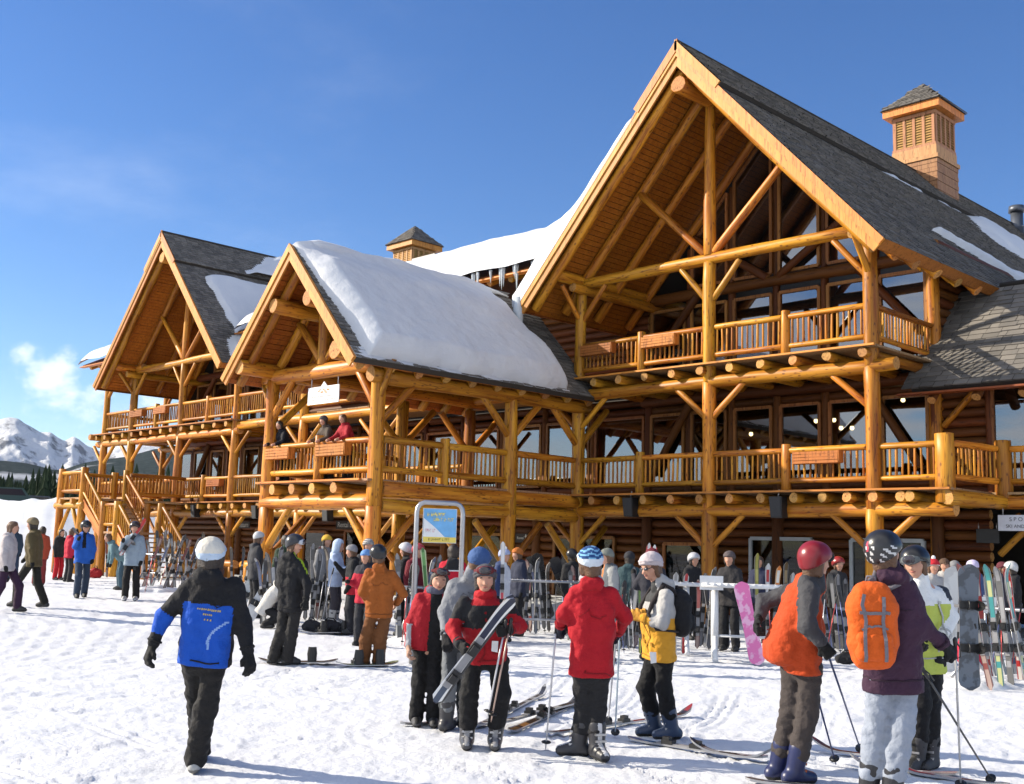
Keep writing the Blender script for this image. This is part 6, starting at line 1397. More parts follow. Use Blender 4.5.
mid("skier in grey blue jacket holding skis on the shoulder near the left ski racks", (130, 601), 10, 1.84, res=.022, stride=.25, jacket=(.26, .32, .38), pants=(.015, .014, .014), arms=((.25, .5, 1.8), (.2, .1, .25)), hat='helmet', hatc=(.03, .02, .02), boots=((.5, .5, .5), (.2, .2, .2)))
mid("person in teal bending down behind the grey blue skier", (120, 590), 300, 1.70, res=.03, lean=.7, jacket=(.12, .20, .22), pants=(.05, .09, .12))
# people leaning on the porch rail, and one above
def railer(label, px, X=None, **k):
    yb = PY+.32; p = on_plane(px[0], px[1], 1, yb); g = np.array([p[0], yb, Z1+.02])
    yw = 45.5-90+45; yaw = -44
    J = std_joints(g, yaw, 1.74, lean=.35, arms=((.25, .45, .75), (.25, .45, .75))); person(label, J, yaw, H=1.74, res=.026, **k)
railer("person in a dark jacket leaning on the porch rail at its left end", (287, 430), jacket=(.016, .016, .022), hair='dark', gloves=None)
railer("person in brown patterned jacket leaning on the porch rail in the middle", (331, 428), jacket=(.09, .07, .055), hat='beanie', hatc=(.08, .07, .07), gloves=None)
railer("person in red by the porch rail next to the corner post", (350, 432), jacket=(.35, .02, .03), hair='brown', gloves=None)
def text_mesh(cu):
    t = bpy.data.objects.new('text_source', cu); col.objects.link(t); dg = bpy.context.evaluated_depsgraph_get(); me = bpy.data.meshes.new_from_object(t.evaluated_get(dg)); bpy.data.objects.remove(t); me.materials.clear(); return me
# ================================================================== boards, skis, racks and signs
def gp(x, y, h=0.0): g = gpix(x, y); g = np.array([g[0], g[1], gz(g[0], g[1])+h]); return g
# --- snow lying things
def flat_ski(x0, y0, x1, y1, cols, label, group=None, tilt=UPZ, h=.02, bind=True): return ski(gp(x0, y0, h), gp(x1, y1, h), tilt, cols, label, group, bind)
KW = ((.02, .02, .022), (.32, .32, .33), (.06, .06, .06))
flat_ski(628, 742, 772, 764, ((.02, .02, .022), (.05, .14, .30), (.35, .35, .36)), "black and blue ski lying in front of the skier in yellow"); flat_ski(545, 737, 692, 716, ((.03, .025, .03), (.25, .03, .03), (.08, .08, .08)), "dark ski lying behind the yellow skier's boots")
flat_ski(768, 762, 690, 752, KW, "dark ski tail lying towards the orange jacketed skier", bind=False)
flat_ski(476, 730, 545, 695, ((.05, .05, .055), (.3, .3, .3), (.5, .5, .5)), "grey ski with raised tip lying right of the man carrying skis")
flat_ski(508, 735, 583, 702, ((.03, .025, .022), (.35, .16, .05), (.5, .45, .4)), "dark ski with brown stripe lying nearest the pole tip", None, unit(UPZ+RH*.3)); flat_ski(497, 729, 580, 706, ((.03, .03, .03), (.4, .4, .38), (.1, .1, .1)), "black and white ski overlapping the brown striped ski", None, UPZ, .045); flat_ski(400, 727, 470, 722, KW, "black ski under the boots of the woman in red", None, UPZ, .012, False)
flat_ski(745, 783, 905, 797, ((.02, .02, .024), (.06, .06, .07), (.3, .3, .3)), "black ski under the orange jacketed skier's boots", None, UPZ, .012, False)
flat_ski(880, 760, 812, 751, ((.25, .03, .03), (.10, .02, .02), (.05, .05, .05)), "red ski lying right of the orange jacketed skier's pole", bind=False); flat_ski(960, 778, 850, 768, ((.55, .55, .55), (.25, .25, .26), (.3, .05, .05)), "pale ski lying under the lime jacketed skier", None, UPZ, .012, False); flat_ski(1010, 790, 890, 772, ((.30, .04, .05), (.5, .5, .5), (.2, .2, .2)), "red and white ski at the lime skier's feet", None, UPZ, .016, False)
snowboard(gp(258, 663, .02), gp(338, 664, .02), UPZ, ((.014, .014, .016), (.03, .03, .032), (.02, .02, .02)), "black snowboard under the snowboarder in black", None); snowboard(gp(336, 667, .02), gp(398, 666, .02), UPZ, ((.08, .13, .06), (.22, .25, .16), (.02, .02, .02)), "green grey snowboard under the snowboarder in brown", None)
snowboard(gp(300, 634, .02), gp(362, 633, .02), UPZ, ((.02, .02, .025), (.1, .1, .1), (.02, .02, .02)), "dark snowboard lying on the snow behind the two snowboarders", None)
def lump(label, name, px, w, h, c, cat, seed=1.0, strap=True):
    g = gp(*px); e = empty(name, g, label, cat); d = heading(0)
    pr = [(g-RH*w*.3+UPZ*h*.35, g+RH*w*.3+UPZ*h*.35, h*.38, h*.36), (g-RH*w*.1+UPZ*h*.55+VH*.05, g+RH*w*.2+UPZ*h*.5+VH*.06, h*.36, h*.3)]
    soft('pack_body', e, pr, .05, .02, fabric(c), noise=.02, freq=9, seed=seed, clips=[((0, 0, g[2]-.01), (0, 0, -1))])
    m = MB(); m.tube([g-RH*w*.2+UPZ*h*.85, g-RH*w*.1+UPZ*(h*1.05), g+RH*w*.1+UPZ*(h*1.02), g+RH*w*.2+UPZ*h*.8], .014, 6); add('strap', m.me(), e, None, BLACK)
lump("dark bag lying on the snow behind the brown snowboarder", 'bag', (330, 632), .55, .26, (.02, .02, .024), 'bag', 3.); lump("round black bag left of the other dark bag on the snow", 'bag', (311, 631), .3, .26, (.025, .025, .028), 'bag', 8.); lump("red backpack standing on the snow below the lodge stairs", 'backpack', (95, 578), .36, .42, (.32, .02, .02), 'backpack', 5.)
lump("dark bag lying beyond the orange backpack wearer", 'bag', (848, 664), .5, .22, (.02, .02, .022), 'bag', 9.)
# --- racks
def rack(label, p0, p1, h, mat, pegs=True, feet=True, group=None, fat=1.0):
    p0 = np.asarray(p0, float); p1 = np.asarray(p1, float); d = unit(p1-p0); n = np.cross(d, UPZ); L = float(np.linalg.norm(p1-p0))
    e = empty('ski_rack', (p0+p1)/2, label, 'ski rack', group)
    for s_ in ((-.06, .06) if fat < 1.5 else (-.12, 0, .12)): m = MB(); m.tube([p0+UPZ*h+n*s_-d*.05, p1+UPZ*h+n*s_+d*.05], .028*(.6+.4*fat), 8); add('rail', m.me(), e, None, mat)
    if pegs:
        k = int(L/.11)
        for q in range(k): m = MB(); c = p0+d*(q+.5)*L/k+UPZ*(h+.02); m.tube([c-n*(.09 if fat < 1.5 else .16), c+n*(.09 if fat < 1.5 else .16)], .012*(1 if fat < 1.5 else 1.8), 6); add('peg', m.me(), e, None, mat)
    for c in (p0+d*.18, p1-d*.18):
        m = MB(); m.tube([c+UPZ*.25, c+UPZ*h], .035*fat, 8); add('leg', m.me(), e, None, mat)
        for (a, b) in ((n, 1), (n, -1)): m = MB(); m.tube([c+UPZ*.42, c+a*b*.22+UPZ*.16, c+a*b*.42+UPZ*.02], .026*fat, 8); add('foot', m.me(), e, None, mat)
    m = MB(); m.tube([p0+d*.18+UPZ*.42, p1-d*.18+UPZ*.42], .024, 8); add('lower_bar', m.me(), e, None, mat)
    return e
RWH = plain('white_rack_paint', (.72, .72, .72), .4); 
ra, rb = gp(704, 660), gp(800, 664)
e = rack("white steel ski rack with a pink snowboard leaning on it", ra, rb, 1.28, RWH, fat=1.9); d_ = unit(rb-ra); bx_ = ra+d_*.12+UPZ*1.2; nn = np.cross(d_, UPZ); m = MB(); m.prism([bx_-d_*.2+nn*.1, bx_+d_*.2+nn*.1, bx_+d_*.2+nn*.1+UPZ*.24, bx_-d_*.2+nn*.1+UPZ*.24], nn*.02); add('plate', m.me(), e, None, RWH)
rc_, rd_ = gp(640, 652), gp(696, 654); rack("white steel ski rack behind the skier in yellow", rc_, rd_, 1.25, RWH, fat=1.6)
re_, rf_ = gp(497, 640), gp(580, 642); rack("grey steel ski rack with black snowboards hung on it", re_, rf_, 1.18, METAL)
def lean(px, wtop, h, tilt, cols, label, w=.27, kind='board', group=None, rot=0.0, bind=True):
    g = gp(*px); top = g+RH*wtop+VH*tilt+UPZ*h; f = unit(-VH*math.cos(rot)+RH*math.sin(rot)+UPZ*.1)
    return snowboard(g, top, f, cols, label, group, bind=bind, w=w) if kind == 'board' else ski(g, top, f, cols, label, group, bind=bind)
lean((758, 665), -.28, 1.36, .10, ((.72, .16, .40), (.80, .42, .60), (.75, .70, .72)), "pink snowboard with white tip leaning on the white rack", bind=False)
lean((722, 650), .02, 1.48, .05, ((.30, .29, .27), (.12, .12, .11), (.2, .2, .2)), "mottled grey snowboard held upright beside the pink one", .29, bind=False)
g549 = gp(549, 624); d549 = depth(g549)
snowboard(at_depth(549, 619, d549), at_depth(536, 553, d549+.12), unit(-VH+UPZ*.1), ((.012, .012, .014), (.018, .018, .02), (.012, .012, .014)), "black snowboard hanging upright from the grey rack, left of two", None, w=.29)
snowboard(at_depth(574, 612, d549+.2), at_depth(553, 557, d549+.3), unit(-VH+UPZ*.1), ((.014, .014, .016), (.02, .02, .024), (.012, .012, .014)), "black snowboard hanging slantwise next to the upright one", None, w=.29)
snowboard(at_depth(527, 600, d549+.4), at_depth(531, 556, d549+.5), unit(-VH+UPZ*.1), ((.03, .035, .03), (.02, .02, .02), (.01, .01, .01)), "short dark snowboard at the left end of the grey rack", None, w=.27, bind=False)
for k, (px, py, wt, h, c, nm) in enumerate(((757, 650, .02, 1.85, ((.35, .32, .06), (.5, .45, .12), (.1, .1, .05)), "yellow"), (768, 651, .02, 1.66, ((.65, .65, .66), (.5, .04, .04), (.5, .5, .5)), "white and red"), (772, 652, .16, 1.62, ((.60, .18, .03), (.7, .68, .62), (.6, .3, .1)), "orange and white"), (786, 652, .03, 1.70, ((.12, .08, .04), (.3, .22, .12), (.1, .1, .1)), "thin brown"), (793, 653, .02, 1.50, ((.05, .05, .06), (.4, .4, .4), (.1, .1, .1)), "black and grey"))):
    lean((px, py), wt, h, .12, c, nm+" ski standing in the white rack beside the pink snowboard", kind='ski')
for k, (px, py, wt, h, c, nm) in enumerate(((641, 655, -.03, 1.45, ((.2, .3, .1), (.45, .5, .1), (.1, .1, .1)), "green"), (647, 652, .02, 1.98, ((.7, .7, .7), (.55, .03, .03), (.6, .05, .05)), "tall red and white"), (652, 653, .03, 1.95, ((.7, .7, .7), (.55, .03, .03), (.6, .05, .05)), "second tall red and white"), (663, 654, -.04, 1.42, ((.5, .45, .1), (.2, .2, .2), (.4, .4, .1)), "yellow and grey"), (674, 654, .03, 1.46, ((.6, .6, .62), (.3, .3, .3), (.5, .5, .5)), "pale grey"), (683, 654, .06, 1.44, ((.65, .66, .68), (.5, .05, .05), (.5, .5, .5)), "white with a red band"))):
    lean((px, py), wt, h, .1, c, nm+" ski upright in the rack behind the skier in yellow", kind='ski')
for k, (px, py, qx, qy) in enumerate(((516, 612, 532, 566), (530, 612, 512, 570))): 
    pole(at_depth(qx, qy, d549+.35), at_depth(px, py, d549+.3), (.45, .38, .04), "yellow ski pole under the grey rack, tip to the %s of the crossing pair" % ("left" if k == 0 else "right"), "crossed yellow poles under the grey rack")
# rack cluster on the right edge
snowboard(gp(969, 690), at_depth(968, 564, depth(gp(969, 690))+.25), unit(-VH+UPZ*.1), ((.10, .12, .15), (.05, .06, .075), (.02, .02, .02)), "dark grey snowboard leaning on the rack right of the lime jacket", None, w=.31)
snowboard(gp(948, 672), at_depth(952, 566, depth(gp(948, 672))+.2), unit(-VH+UPZ*.1), ((.66, .66, .64), (.55, .55, .54), (.5, .5, .5)), "white snowboard standing just behind the dark grey one", None, w=.27, bind=False)
RC = [((.35, .10, .09), (.55, .4, .35), (.2, .1, .1)), ((.50, .03, .025), (.7, .65, .6), (.4, .05, .05)), ((.05, .05, .06), (.3, .3, .32), (.1, .1, .1)), ((.08, .35, .36), (.6, .62, .3), (.1, .2, .2)), ((.60, .60, .62), (.3, .05, .05), (.5, .5, .5)), ((.20, .16, .12), (.4, .35, .3), (.1, .1, .1)), ((.45, .45, .47), (.2, .2, .2), (.2, .2, .2)), ((.10, .12, .22), (.5, .5, .5), (.1, .1, .1))]
RN = ["maroon", "red", "black and grey", "teal", "white", "brown", "silver", "navy"]
for k in range(12):
    x = 984+k*3.7; g = gp(x+8-(k*5) % 7, 690-(k*4) % 11); dd = depth(g); t = at_depth(x-24+(k*11) % 17, 562+(k*7) % 19, dd+.2+.02*((k*5) % 9))
    ski(g, t, unit(-VH+RH*.9*((k % 3)-1)), tuple(tuple(z*.7 for z in y_) for y_ in RC[k % 8]), ("%s ski leaning in the crowded rack at the right edge, %s" % (RN[k % 8], "left half" if k < 8 else "nearer the corner")), None)
rg, rh = gp(962, 676), gp(1060, 690); rack("low steel ski rack loaded with skis at the right edge", rg, rh, 1.1, METAL, pegs=False)
sg = gp(987, 676); e = empty('rack_sign', sg, "small white notice on a thin post in front of the right ski rack", 'sign'); m = MB(); m.tube([sg, sg+UPZ*1.28], .02, 8); add('post', m.me(), e, None, METAL); c = sg+UPZ*1.12-VH*.03; m = MB(); m.prism([c-RH*.17-UPZ*.13, c+RH*.17-UPZ*.13, c+RH*.17+UPZ*.13, c-RH*.17+UPZ*.13], -VH*.012); add('panel', m.me(), e, None, WHITEP)
m = MB()
for q in range(3): cc = c-VH*.014+UPZ*(.06-.06*q); m.prism([cc-RH*.11-UPZ*.01, cc+RH*(.11-.03*q)-UPZ*.01, cc+RH*(.11-.03*q)+UPZ*.01, cc-RH*.11+UPZ*.01], -VH*.003)
lt_ = add('lettering', m.me(), e, None, plain('grey_print', (.2, .2, .2), .6)); lt_["kind"] = "stuff"
lump("crumpled red jacket hung on the right ski rack", 'jacket_bundle', (977, 668), .3, .7, (.40, .02, .05), 'jacket', 12.)
# skis in the two racks on the left and centre
ORD = 'first second third fourth fifth sixth seventh eighth ninth tenth eleventh twelfth thirteenth fourteenth fifteenth'.split()
def ski_row(x0, x1, n, yb, h, names, where, sp, seed, cross=False):
    R = random.Random(seed)
    for k in range(n):
        x = x0+(x1-x0)*k/(n-1)+R.uniform(-1.2, 1.2); g = gp(x, yb+R.uniform(-2.5, 2.5)); ci = (2, 5, 6, 7, 2, 0, 6, 2)[(k*3+seed) % 8]; c = RC[ci]
        ski(g, g+RH*((.42 if k % 2 else -.30) if cross else R.uniform(-.26, .26))+VH*(.1+R.uniform(0, .35))+UPZ*(h*R.uniform(.80, 1.08)), unit(-VH+RH*R.uniform(-.7, .7)), tuple(tuple(z*.6 for z in y_) for y_ in c), "%s ski, %s from the left %s" % (RN[ci], ORD[k], where), "skis standing "+where, bind=True)
def pole_row(x0, x1, n, yb, where, seed):
    R = random.Random(seed)
    for k in range(n):
        g = gp(x0+(x1-x0)*(k+.5)/n+R.uniform(-1.5, 1.5), yb+R.uniform(-2, 3)); t = g+RH*R.uniform(-.22, .22)+VH*R.uniform(-.05, .2)+UPZ*R.uniform(1.0, 1.2); pole(t, g, R.choice(((.5, .5, .52), (.08, .08, .09), (.12, .14, .3), (.4, .06, .06))), "ski pole propped among skis, %s from the left, %s" % (ORD[k], where), "poles propped among skis "+where)
pole_row(400, 432, 6, 644, "near the woman in red", 21); pole_row(306, 330, 4, 626, "behind the pale blue hood", 22); pole_row(140, 190, 7, 590, "left of the cream beanie", 23); pole_row(808, 850, 6, 656, "between orange and purple skiers", 24); pole_row(612, 636, 5, 652, "between red and yellow skiers", 25); pole_row(760, 800, 5, 655, "in the white rack", 26); pole_row(985, 1024, 6, 684, "at the right edge", 27); pole_row(522, 580, 6, 634, "behind the black snowboards", 28)
ski_row(138, 190, 15, 588, 1.62, None, "in the rack left of the cream beanie", 1, 2, True)
ski_row(52, 62, 3, 572, 1.6, None, "beside the red trousers at the far left", 1, 5)
ski_row(98, 116, 5, 576, 1.55, None, "at the foot of the lodge stairs", 1, 7)
ski_row(398, 432, 12, 640, 1.52, None, "between brown snowboarder and woman in red", 1, 3)
ski_row(306, 330, 8, 622, 1.55, None, "behind the pale blue hooded jacket", 1, 4)
ski_row(616, 634, 6, 648, 1.45, None, "between the red and the yellow skiers", 1, 6)
ski_row(456, 476, 7, 640, 1.5, None, "behind the grey fleece", 1, 11)
ski_row(520, 548, 8, 632, 1.5, None, "behind the upright black snowboards", 1, 12)
ski_row(698, 716, 6, 648, 1.5, None, "behind the white rack's left end", 1, 13)
ski_row(806, 850, 12, 652, 1.5, None, "between the orange and purple skiers", 1, 14)
ski_row(928, 960, 9, 656, 1.5, None, "behind the lime jacket", 1, 15)
ski_row(262, 284, 7, 626, 1.5, None, "behind the crouching figure", 1, 16)
ski_row(352, 362, 4, 626, 1.55, None, "behind the blue cap", 1, 17)
ski_row(574, 586, 4, 640, 1.5, None, "left of the red skier", 1, 18)
ski_row(232, 256, 5, 592, 1.6, None, "beside the walker's shoulder", 1, 9)
rack("dark steel ski rack full of skis left of the cream beanie", gp(136, 586), gp(190, 588), 1.0, METAL, pegs=False); rack("steel ski rack with skis between the brown snowboarder and the woman in red", gp(396, 640), gp(432, 640), 1.0, METAL, pegs=False)
g = gp(427, 650); dd = depth(g); ski(at_depth(430, 640, dd), at_depth(423, 547, dd+.1), unit(-VH), ((.05, .16, .05), (.12, .3, .1), (.4, .5, .3)), "green ski standing left of the map sign post")
lean((246, 622), .55, 1.1, .25, ((.62, .62, .62), (.5, .5, .52), (.5, .5, .5)), "silver snowboard leaning behind the walker's right shoulder", .27)
lean((236, 612), .50, 1.15, .25, ((.55, .56, .55), (.4, .45, .42), (.5, .5, .5)), "pale green grey snowboard leaning left of the silver one", .27)
# skis carried on shoulders
p = gp(80, 598); d = depth(p); ski(at_depth(72, 528, d-.1), at_depth(92, 552, d+.5), unit(UPZ), RC[2], "dark skis carried on the blue jacketed man's shoulder"); p = gp(130, 601); d = depth(p); ski(at_depth(120, 556, d-.2), at_depth(146, 520, d+.3), unit(-VH), RC[1], "red ski on the grey blue skier's shoulder"); ski(at_depth(137, 597, d+.1), at_depth(134, 540, d+.1), unit(-VH), RC[2], "black ski held upright by the grey blue skier")
p = gp(500, 642); d = depth(p); ski(at_depth(502, 600, d-.3), at_depth(503, 541, d-.25), unit(-VH), ((.7, .7, .72), (.5, .06, .08), (.5, .5, .5)), "white ski with red tip held up by the pale knit hat")
# --- map sign in a bent tube frame
def map_sign():
    a, b = gp(411, 664), gp(458, 664); d = unit(b-a); n = unit(np.cross(d, UPZ)); H_ = (gp(416, 664)[2]); da = depth(a); top = at_depth(414, 505, da)[2]-a[2]
    e = empty('map_sign', (a+b)/2, "piste map sign hung in a bent grey tube frame", 'sign')
    m = MB(); L = float(np.linalg.norm(b-a)); pts = [a, a+UPZ*(top-.10)]+[a+UPZ*(top-.10)+d*.12*(1-math.cos(t))+UPZ*.16*math.sin(t) for t in (.5, 1.0, 1.57)]+[b+UPZ*(top-.10)-d*.12*(1-math.cos(t))+UPZ*.16*math.sin(t) for t in (1.57, 1.0, .5)]+[b+UPZ*(top-.10), b]
    m.tube(pts, .038, 10); add('tube_frame', m.me(), e, None, METAL)
    o = a+d*.11-n*.0; zt = top-.04; hh = .52; w = L-.22
    if n @ VH > 0: n = -n
    def pan(u0, v0, u1, v1, off, mat, name, poly=None):
        P = poly or [(u0, v0), (u1, v0), (u1, v1), (u0, v1)]; m = MB(); m.prism([o+d*w*u+UPZ*(zt-hh+hh*v)+n*off for u, v in P], n*.006); return add(name, m.me(), e, None, mat)
    pan(-.02, -.02, 1.02, 1.02, .0, WHITEP, 'panel_back'); pan(0, .16, 1, 1, .012, plain('sign_blue', (.16, .42, .72), .4, var=.35, scale=7), 'picture')
    pan(0, 0, 0, 0, .02, WHITEP, 'snow_slope', [(0, .16), (.66, .16), (.36, .44), (0, .72)]); pan(0, 0, 1, .16, .02, plain('sign_yellow', (.80, .62, .12), .5), 'yellow_band')
    Yl = plain('sign_letter_yellow', (.80, .68, .18), .5)
    def txt(s_, u, v, size, mat, name, off=.028):
        c = bpy.data.curves.new(name, 'FONT'); c.body = s_; c.size = size; c.extrude = .002; t = add(name, text_mesh(c), None, None, mat)
        p = o+d*w*u+UPZ*(zt-hh+hh*v)+n*off; x = d if d @ RH > 0 else -d; M = Matrix(((x[0], 0, n[0], p[0]), (x[1], 0, n[1], p[1]), (x[2], 1, n[2], p[2]), (0, 0, 0, 1))); t.parent = e; t.matrix_parent_inverse = WM[e.name].inverted(); t.matrix_basis = M; WM[t.name] = M
    def scrawl(u0, u1, v, hgt, mat, seed):
        # lettering too small to read in the photograph: letter-like strokes only
        R = random.Random(seed); m = MB(); u = u0
        while u < u1:
            ww = R.uniform(.02, .045)
            for (a_, b_, c_, e_) in ((0, .25, 0, 1), (.25, 1, R.choice((0, .4, .75)), R.choice((.25, .6, 1.0)))):
                if e_ <= c_: e_ = c_+.25
                m.prism([o+d*w*(u+ww*a_)+UPZ*(zt-hh+hh*(v+hgt*c_))+n*.028, o+d*w*(u+ww*b_)+UPZ*(zt-hh+hh*(v+hgt*c_))+n*.028, o+d*w*(u+ww*b_)+UPZ*(zt-hh+hh*(v+hgt*e_))+n*.028, o+d*w*(u+ww*a_)+UPZ*(zt-hh+hh*(v+hgt*e_))+n*.028], n*.003)
            u += ww+R.choice((.012, .012, .012, .05))
        t = add('lettering', m.me(), e, None, mat); t["kind"] = "stuff"
    scrawl(.10, .66, .78, .11, Yl, 1); scrawl(.30, .90, .64, .10, Yl, 2); scrawl(.06, .34, .30, .10, plain('pale_red_print', (.7, .4, .42), .5), 3); scrawl(.16, .84, .05, .075, plain('dark_print', (.25, .18, .03), .5), 4)
map_sign()
# --- writing on the lodge
def board_sign(label, c, w, h, text, size, bg, fg, x=NR([1., 0, 0]), n=NR([0, -1., 0]), hang=None, dy=0.0, second=None, arrow=False):
    e = empty('hanging_sign' if hang else 'wall_sign', c, label, 'sign'); c = np.asarray(c, float)
    m = MB(); m.prism([c-x*w/2-UPZ*h/2, c+x*w/2-UPZ*h/2, c+x*w/2+UPZ*h/2, c-x*w/2+UPZ*h/2], n*.03); add('board', m.me(), e, None, bg)
    for k, (s_, sz, dz) in enumerate([(text, size, dy)]+([second] if second else [])):
        if not s_: continue
        cu = bpy.data.curves.new('lettering', 'FONT'); cu.body = s_; cu.size = sz; cu.extrude = .002; cu.align_x = 'CENTER'; cu.align_y = 'CENTER'; t = add('lettering', text_mesh(cu), None, None, fg)
        p = c+n*.036+UPZ*dz-(x*w*.08 if arrow else 0); M = Matrix(((x[0], 0, n[0], p[0]), (x[1], 0, n[1], p[1]), (x[2], 1, n[2], p[2]), (0, 0, 0, 1))); t.parent = e; t.matrix_parent_inverse = WM[e.name].inverted(); t.matrix_basis = M; WM[t.name] = M
    if arrow:
        q = c+n*.034+x*w*.36; m = MB(); m.prism([q-x*.018-UPZ*.14, q+x*.018-UPZ*.14, q+x*.018+UPZ*.04, q-x*.018+UPZ*.04], n*.003); m.prism([q-x*.05+UPZ*.04, q+x*.05+UPZ*.04, q+UPZ*.14], n*.003); add('arrow', m.me(), e, None, fg)
    if hang:
        for s_ in (-.4, .4): m = MB(); m.tube([c+x*w*s_+UPZ*h/2+n*.015, c+x*w*s_+UPZ*(h/2+hang)+n*.015], .012, 6); add('rod', m.me(), e, None, METAL)
    return e
SB = plain('sign_brown', (.022, .014, .010), .6); SW = plain('sign_white_print', (.62, .60, .55), .6)
p = on_plane(244, 525, 1, 3.0); board_sign("dark sign reading Return on the ground floor wall", p, 1.05, .30, "Return", .30, SB, SW)
p = on_plane(352, 525, 1, 3.0); board_sign("dark sign reading Rental Entrance behind the porch post", p, 2.1, .34, "Rental Entrance", .29, SB, SW)
p = on_plane(276, 530, 1, 3.0); board_sign("small dark sign over a door right of the porch post", p, .4, .2, "", .18, SB, SW)
p = on_plane(522, 538, 1, 3.0); board_sign("small dark sign with an arrow on the wall under the porch", p, .58, .30, "Rental", .125, SB, SW, arrow=True)
GP = plain('grey_sign_print', (.12, .11, .12), .6); SPW = plain('sport_sign_white', (.62, .62, .66), .5)
p = on_plane(1024, 523, 1, 1.9); e = board_sign("white shop sign hanging under the deck at the right edge", p, 1.15, .36, "S P O R T S", .13, SPW, GP, hang=.25, dy=.08, second=("SKI AND SNOW", .11, -.08))
p = on_plane(988, 536, 1, 3.1); board_sign("faint dark sign in the doorway at the right", p, .55, .34, "", .1, plain('dim_sign', (.05, .05, .05), .6), plain('dim_print', (.12, .12, .12), .6), hang=.15)
# white banner with a small peak on the porch tie beam
p = on_plane(324, 395, 1, PY-.05); e = empty('hanging_sign', p, "white peaked sign hanging from the porch tie beam", 'sign'); w, h = 1.38, .46; x = NR([1., 0, 0]); n_ = NR([0, -1., 0])
m = MB(); m.prism([p-x*w/2-UPZ*h/2, p+x*w/2-UPZ*h/2, p+x*w/2+UPZ*h/2, p+x*.16+UPZ*h/2, p+x*.02+UPZ*(h/2+.13), p-x*.12+UPZ*h/2, p-x*w/2+UPZ*h/2], n_*.03); add('board', m.me(), e, None, WHITEP)
for s_ in (-.42, .44): m = MB(); m.tube([p+x*w*s_+UPZ*h/2, p+x*w*s_+UPZ*(h/2+.36)], .014, 6); add('rod', m.me(), e, None, METAL)
ORP = plain('orange_print', (.62, .22, .10), .6); R_ = random.Random(2); m = MB()
for k in range(9): cx = p+x*(-.20+k*.055)+UPZ*(.10+.045*math.sin(k*1.9))+n_*.032; m.prism([cx-x*.04-UPZ*.02, cx+x*.04-UPZ*.015, cx+x*.03+UPZ*.03, cx-x*.025+UPZ*.025], n_*.003)
add('emblem', m.me(), e, None, ORP); m = MB()
for row, (a, b, zz, hh) in enumerate(((-.52, .45, -.035, .02), (-.52, -.2, -.12, .018), (.08, .5, -.13, .022))):
    u = a
    while u < b: ww = R_.uniform(.025, .07); cx = p+x*u+UPZ*zz+n_*.032; m.prism([cx-UPZ*hh, cx+x*ww-UPZ*hh, cx+x*ww+UPZ*hh, cx+UPZ*hh], n_*.003); u += ww+R_.uniform(.012, .03)
lt_ = add('lettering', m.me(), e, None, plain('pale_print', (.42, .40, .40), .6)); lt_["kind"] = "stuff"
# loudspeakers on the beams
for k, (x, y, nm) in enumerate(((192, 511, "under the left gable near the corner"), (253, 512, "between the left gable and the porch post"), (324, 514, "behind the porch braces"), (627, 507, "below the deck left of the big gable's middle post"), (775, 507, "below the deck right of the big gable's middle post"))):
    p = on_plane(x, y, 1, -.42); e = empty('loudspeaker', p, "black loudspeaker box hung "+nm, 'loudspeaker'); m = MB(); w, h = .18, .26
    m.prism([p+NR([-w, 0, h]), p+NR([w, 0, h]), p+NR([w*.9, .06, -h]), p+NR([-w*.9, .06, -h])], (0, .26, 0)); add('cabinet', m.me(), e, None, BLACK)
    m = MB(); m.prism([p+NR([-w*.85, -.012, h*.9]), p+NR([w*.85, -.012, h*.9]), p+NR([w*.78, .042, -h*.9]), p+NR([-w*.78, .042, -h*.9])], (0, .01, 0)); add('grille', m.me(), e, None, plain('grille_grey', (.03, .03, .032), .7)); m = MB(); m.tube([p+NR([0, .15, h]), p+NR([0, .2, h+.18])], .02, 6); add('bracket', m.me(), e, None, METAL)
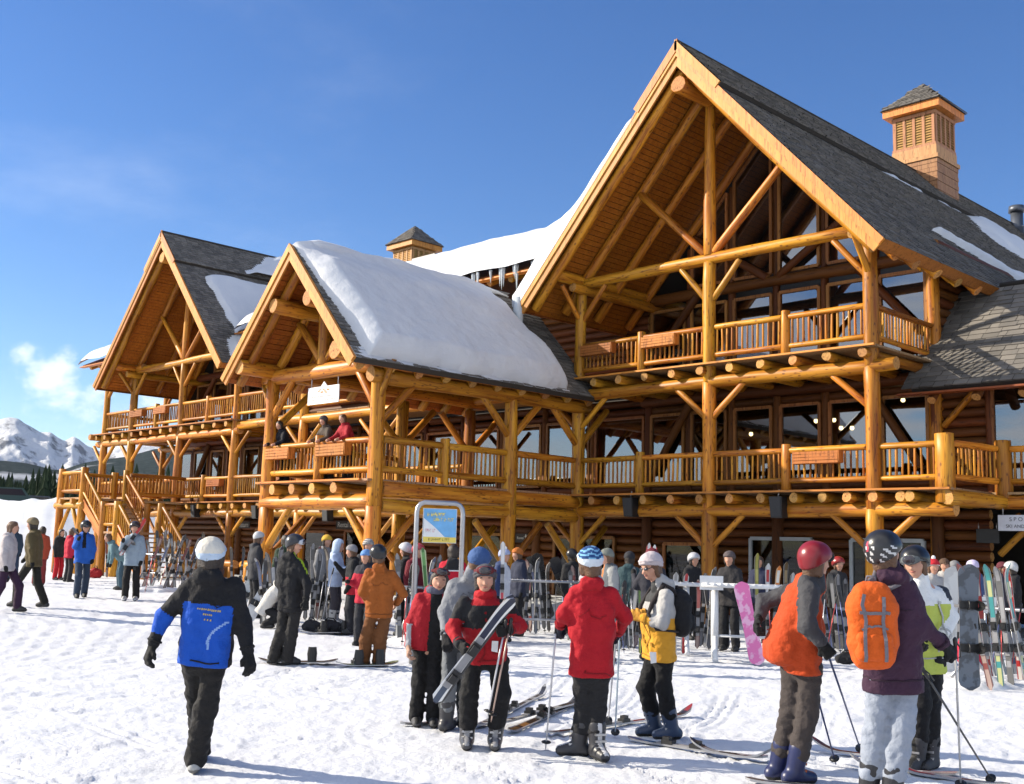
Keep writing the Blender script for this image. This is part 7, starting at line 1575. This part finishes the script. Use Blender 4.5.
# parked vehicles beyond the bank
def van(label, px, py, dist, c, w=1.9, hgt=1.9, L=4.6):
    q = at_depth(px, py, dist); zz = float(terrain_z(np.array([q[0]]), np.array([q[1]]), False)[0]); g = np.array([q[0], q[1], zz]); e = empty('parked_car', g, label, 'car')
    ax = unit(RH*.85+VH*.5); ay = np.cross(UPZ, ax); P = lambda u, v, z: g+ax*u+ay*v+UPZ*z; mt_ = plain('car_%02d%02d%02d' % tuple(int(99*k) for k in c), c, .3)
    prof = [(-L/2, .35), (-L/2, 1.0), (-L/2+.15, 1.15), (-L*.40, hgt), (L*.18, hgt), (L*.30, 1.15), (L/2-.1, 1.0), (L/2, .75), (L/2, .35)]
    m = MB(); m.prism([P(u, -w/2, z) for u, z in prof], ay*w); add('body', m.me(), e, None, mt_)
    for s_ in (-1, 1):
        m = MB(); m.prism([P(u, s_*(w/2+.004), z) for u, z in ((-L*.38, 1.2), (-L*.35, hgt-.12), (L*.15, hgt-.12), (L*.24, 1.2))], ay*s_*.01); add('window', m.me(), e, None, LENS)
        for u in (-L*.32, L*.32): m = MB(); m.tube([P(u, s_*(w/2-.18), .34), P(u, s_*(w/2+.03), .34)], .34, 14); add('wheel', m.me(), e, None, BLACK)
    m = MB(); m.prism([P(-L/2+.1, -w*.42, 1.2), P(-L/2+.1, w*.42, 1.2), P(-L*.41, w*.40, hgt-.12), P(-L*.41, -w*.40, hgt-.12)], -ax*.05); add('rear_window', m.me(), e, None, LENS)
van("dark green parked van beyond the snow bank at the far left", 11, 505, 105, (.02, .05, .045)); van("dark parked car half hidden by the snow bank crest", 39, 502, 118, (.04, .045, .06), hgt=1.6)
# trodden snow heaped along the foot of the right-hand rack
def snow_heap(px0, px1, y, w, h, seed):
    pr = []; R = random.Random(seed)
    for k in range(9):
        q = gp(px0+(px1-px0)*k/8, y+R.uniform(-2, 2)); q2 = gp(px0+(px1-px0)*min(8, k+1)/8, y+R.uniform(-2, 2)); r = w*R.uniform(.7, 1.1); pr.append((q-UPZ*(r-h*R.uniform(.6, 1)), q2-UPZ*(r-h*R.uniform(.6, 1)), r, r))
    o, _ = soft('snow_heap', None, pr, .12, .035, SNOW, noise=.02, freq=5); tag(o, "low heap of snow along the foot of a ski rack", "snow", None, "stuff")
snow_heap(960, 1034, 686, .42, .13, 1); snow_heap(136, 196, 590, .5, .14, 2); snow_heap(398, 436, 642, .4, .1, 3)
# ================================================================== haze of the mountain air
def build_haze():
    m = bpy.data.materials.new('mountain_air'); m.use_nodes = True; nt = m.node_tree; nt.nodes.clear()
    out = nt.nodes.new('ShaderNodeOutputMaterial'); v = nt.nodes.new('ShaderNodeVolumePrincipled'); v.inputs['Color'].default_value = (.80, .88, 1, 1); v.inputs['Density'].default_value = HAZE; v.inputs['Anisotropy'].default_value = .2
    nt.links.new(v.outputs[0], out.inputs['Volume'])
    b = MB(); b.box((-9600, -9600, -260), (9600, 9600, 760)); o = add('haze', b.me(), None, None, m); tag(o, "thin pale haze in the mountain air", "haze", None, "stuff")
HAZE = 1.6e-5
build_haze()
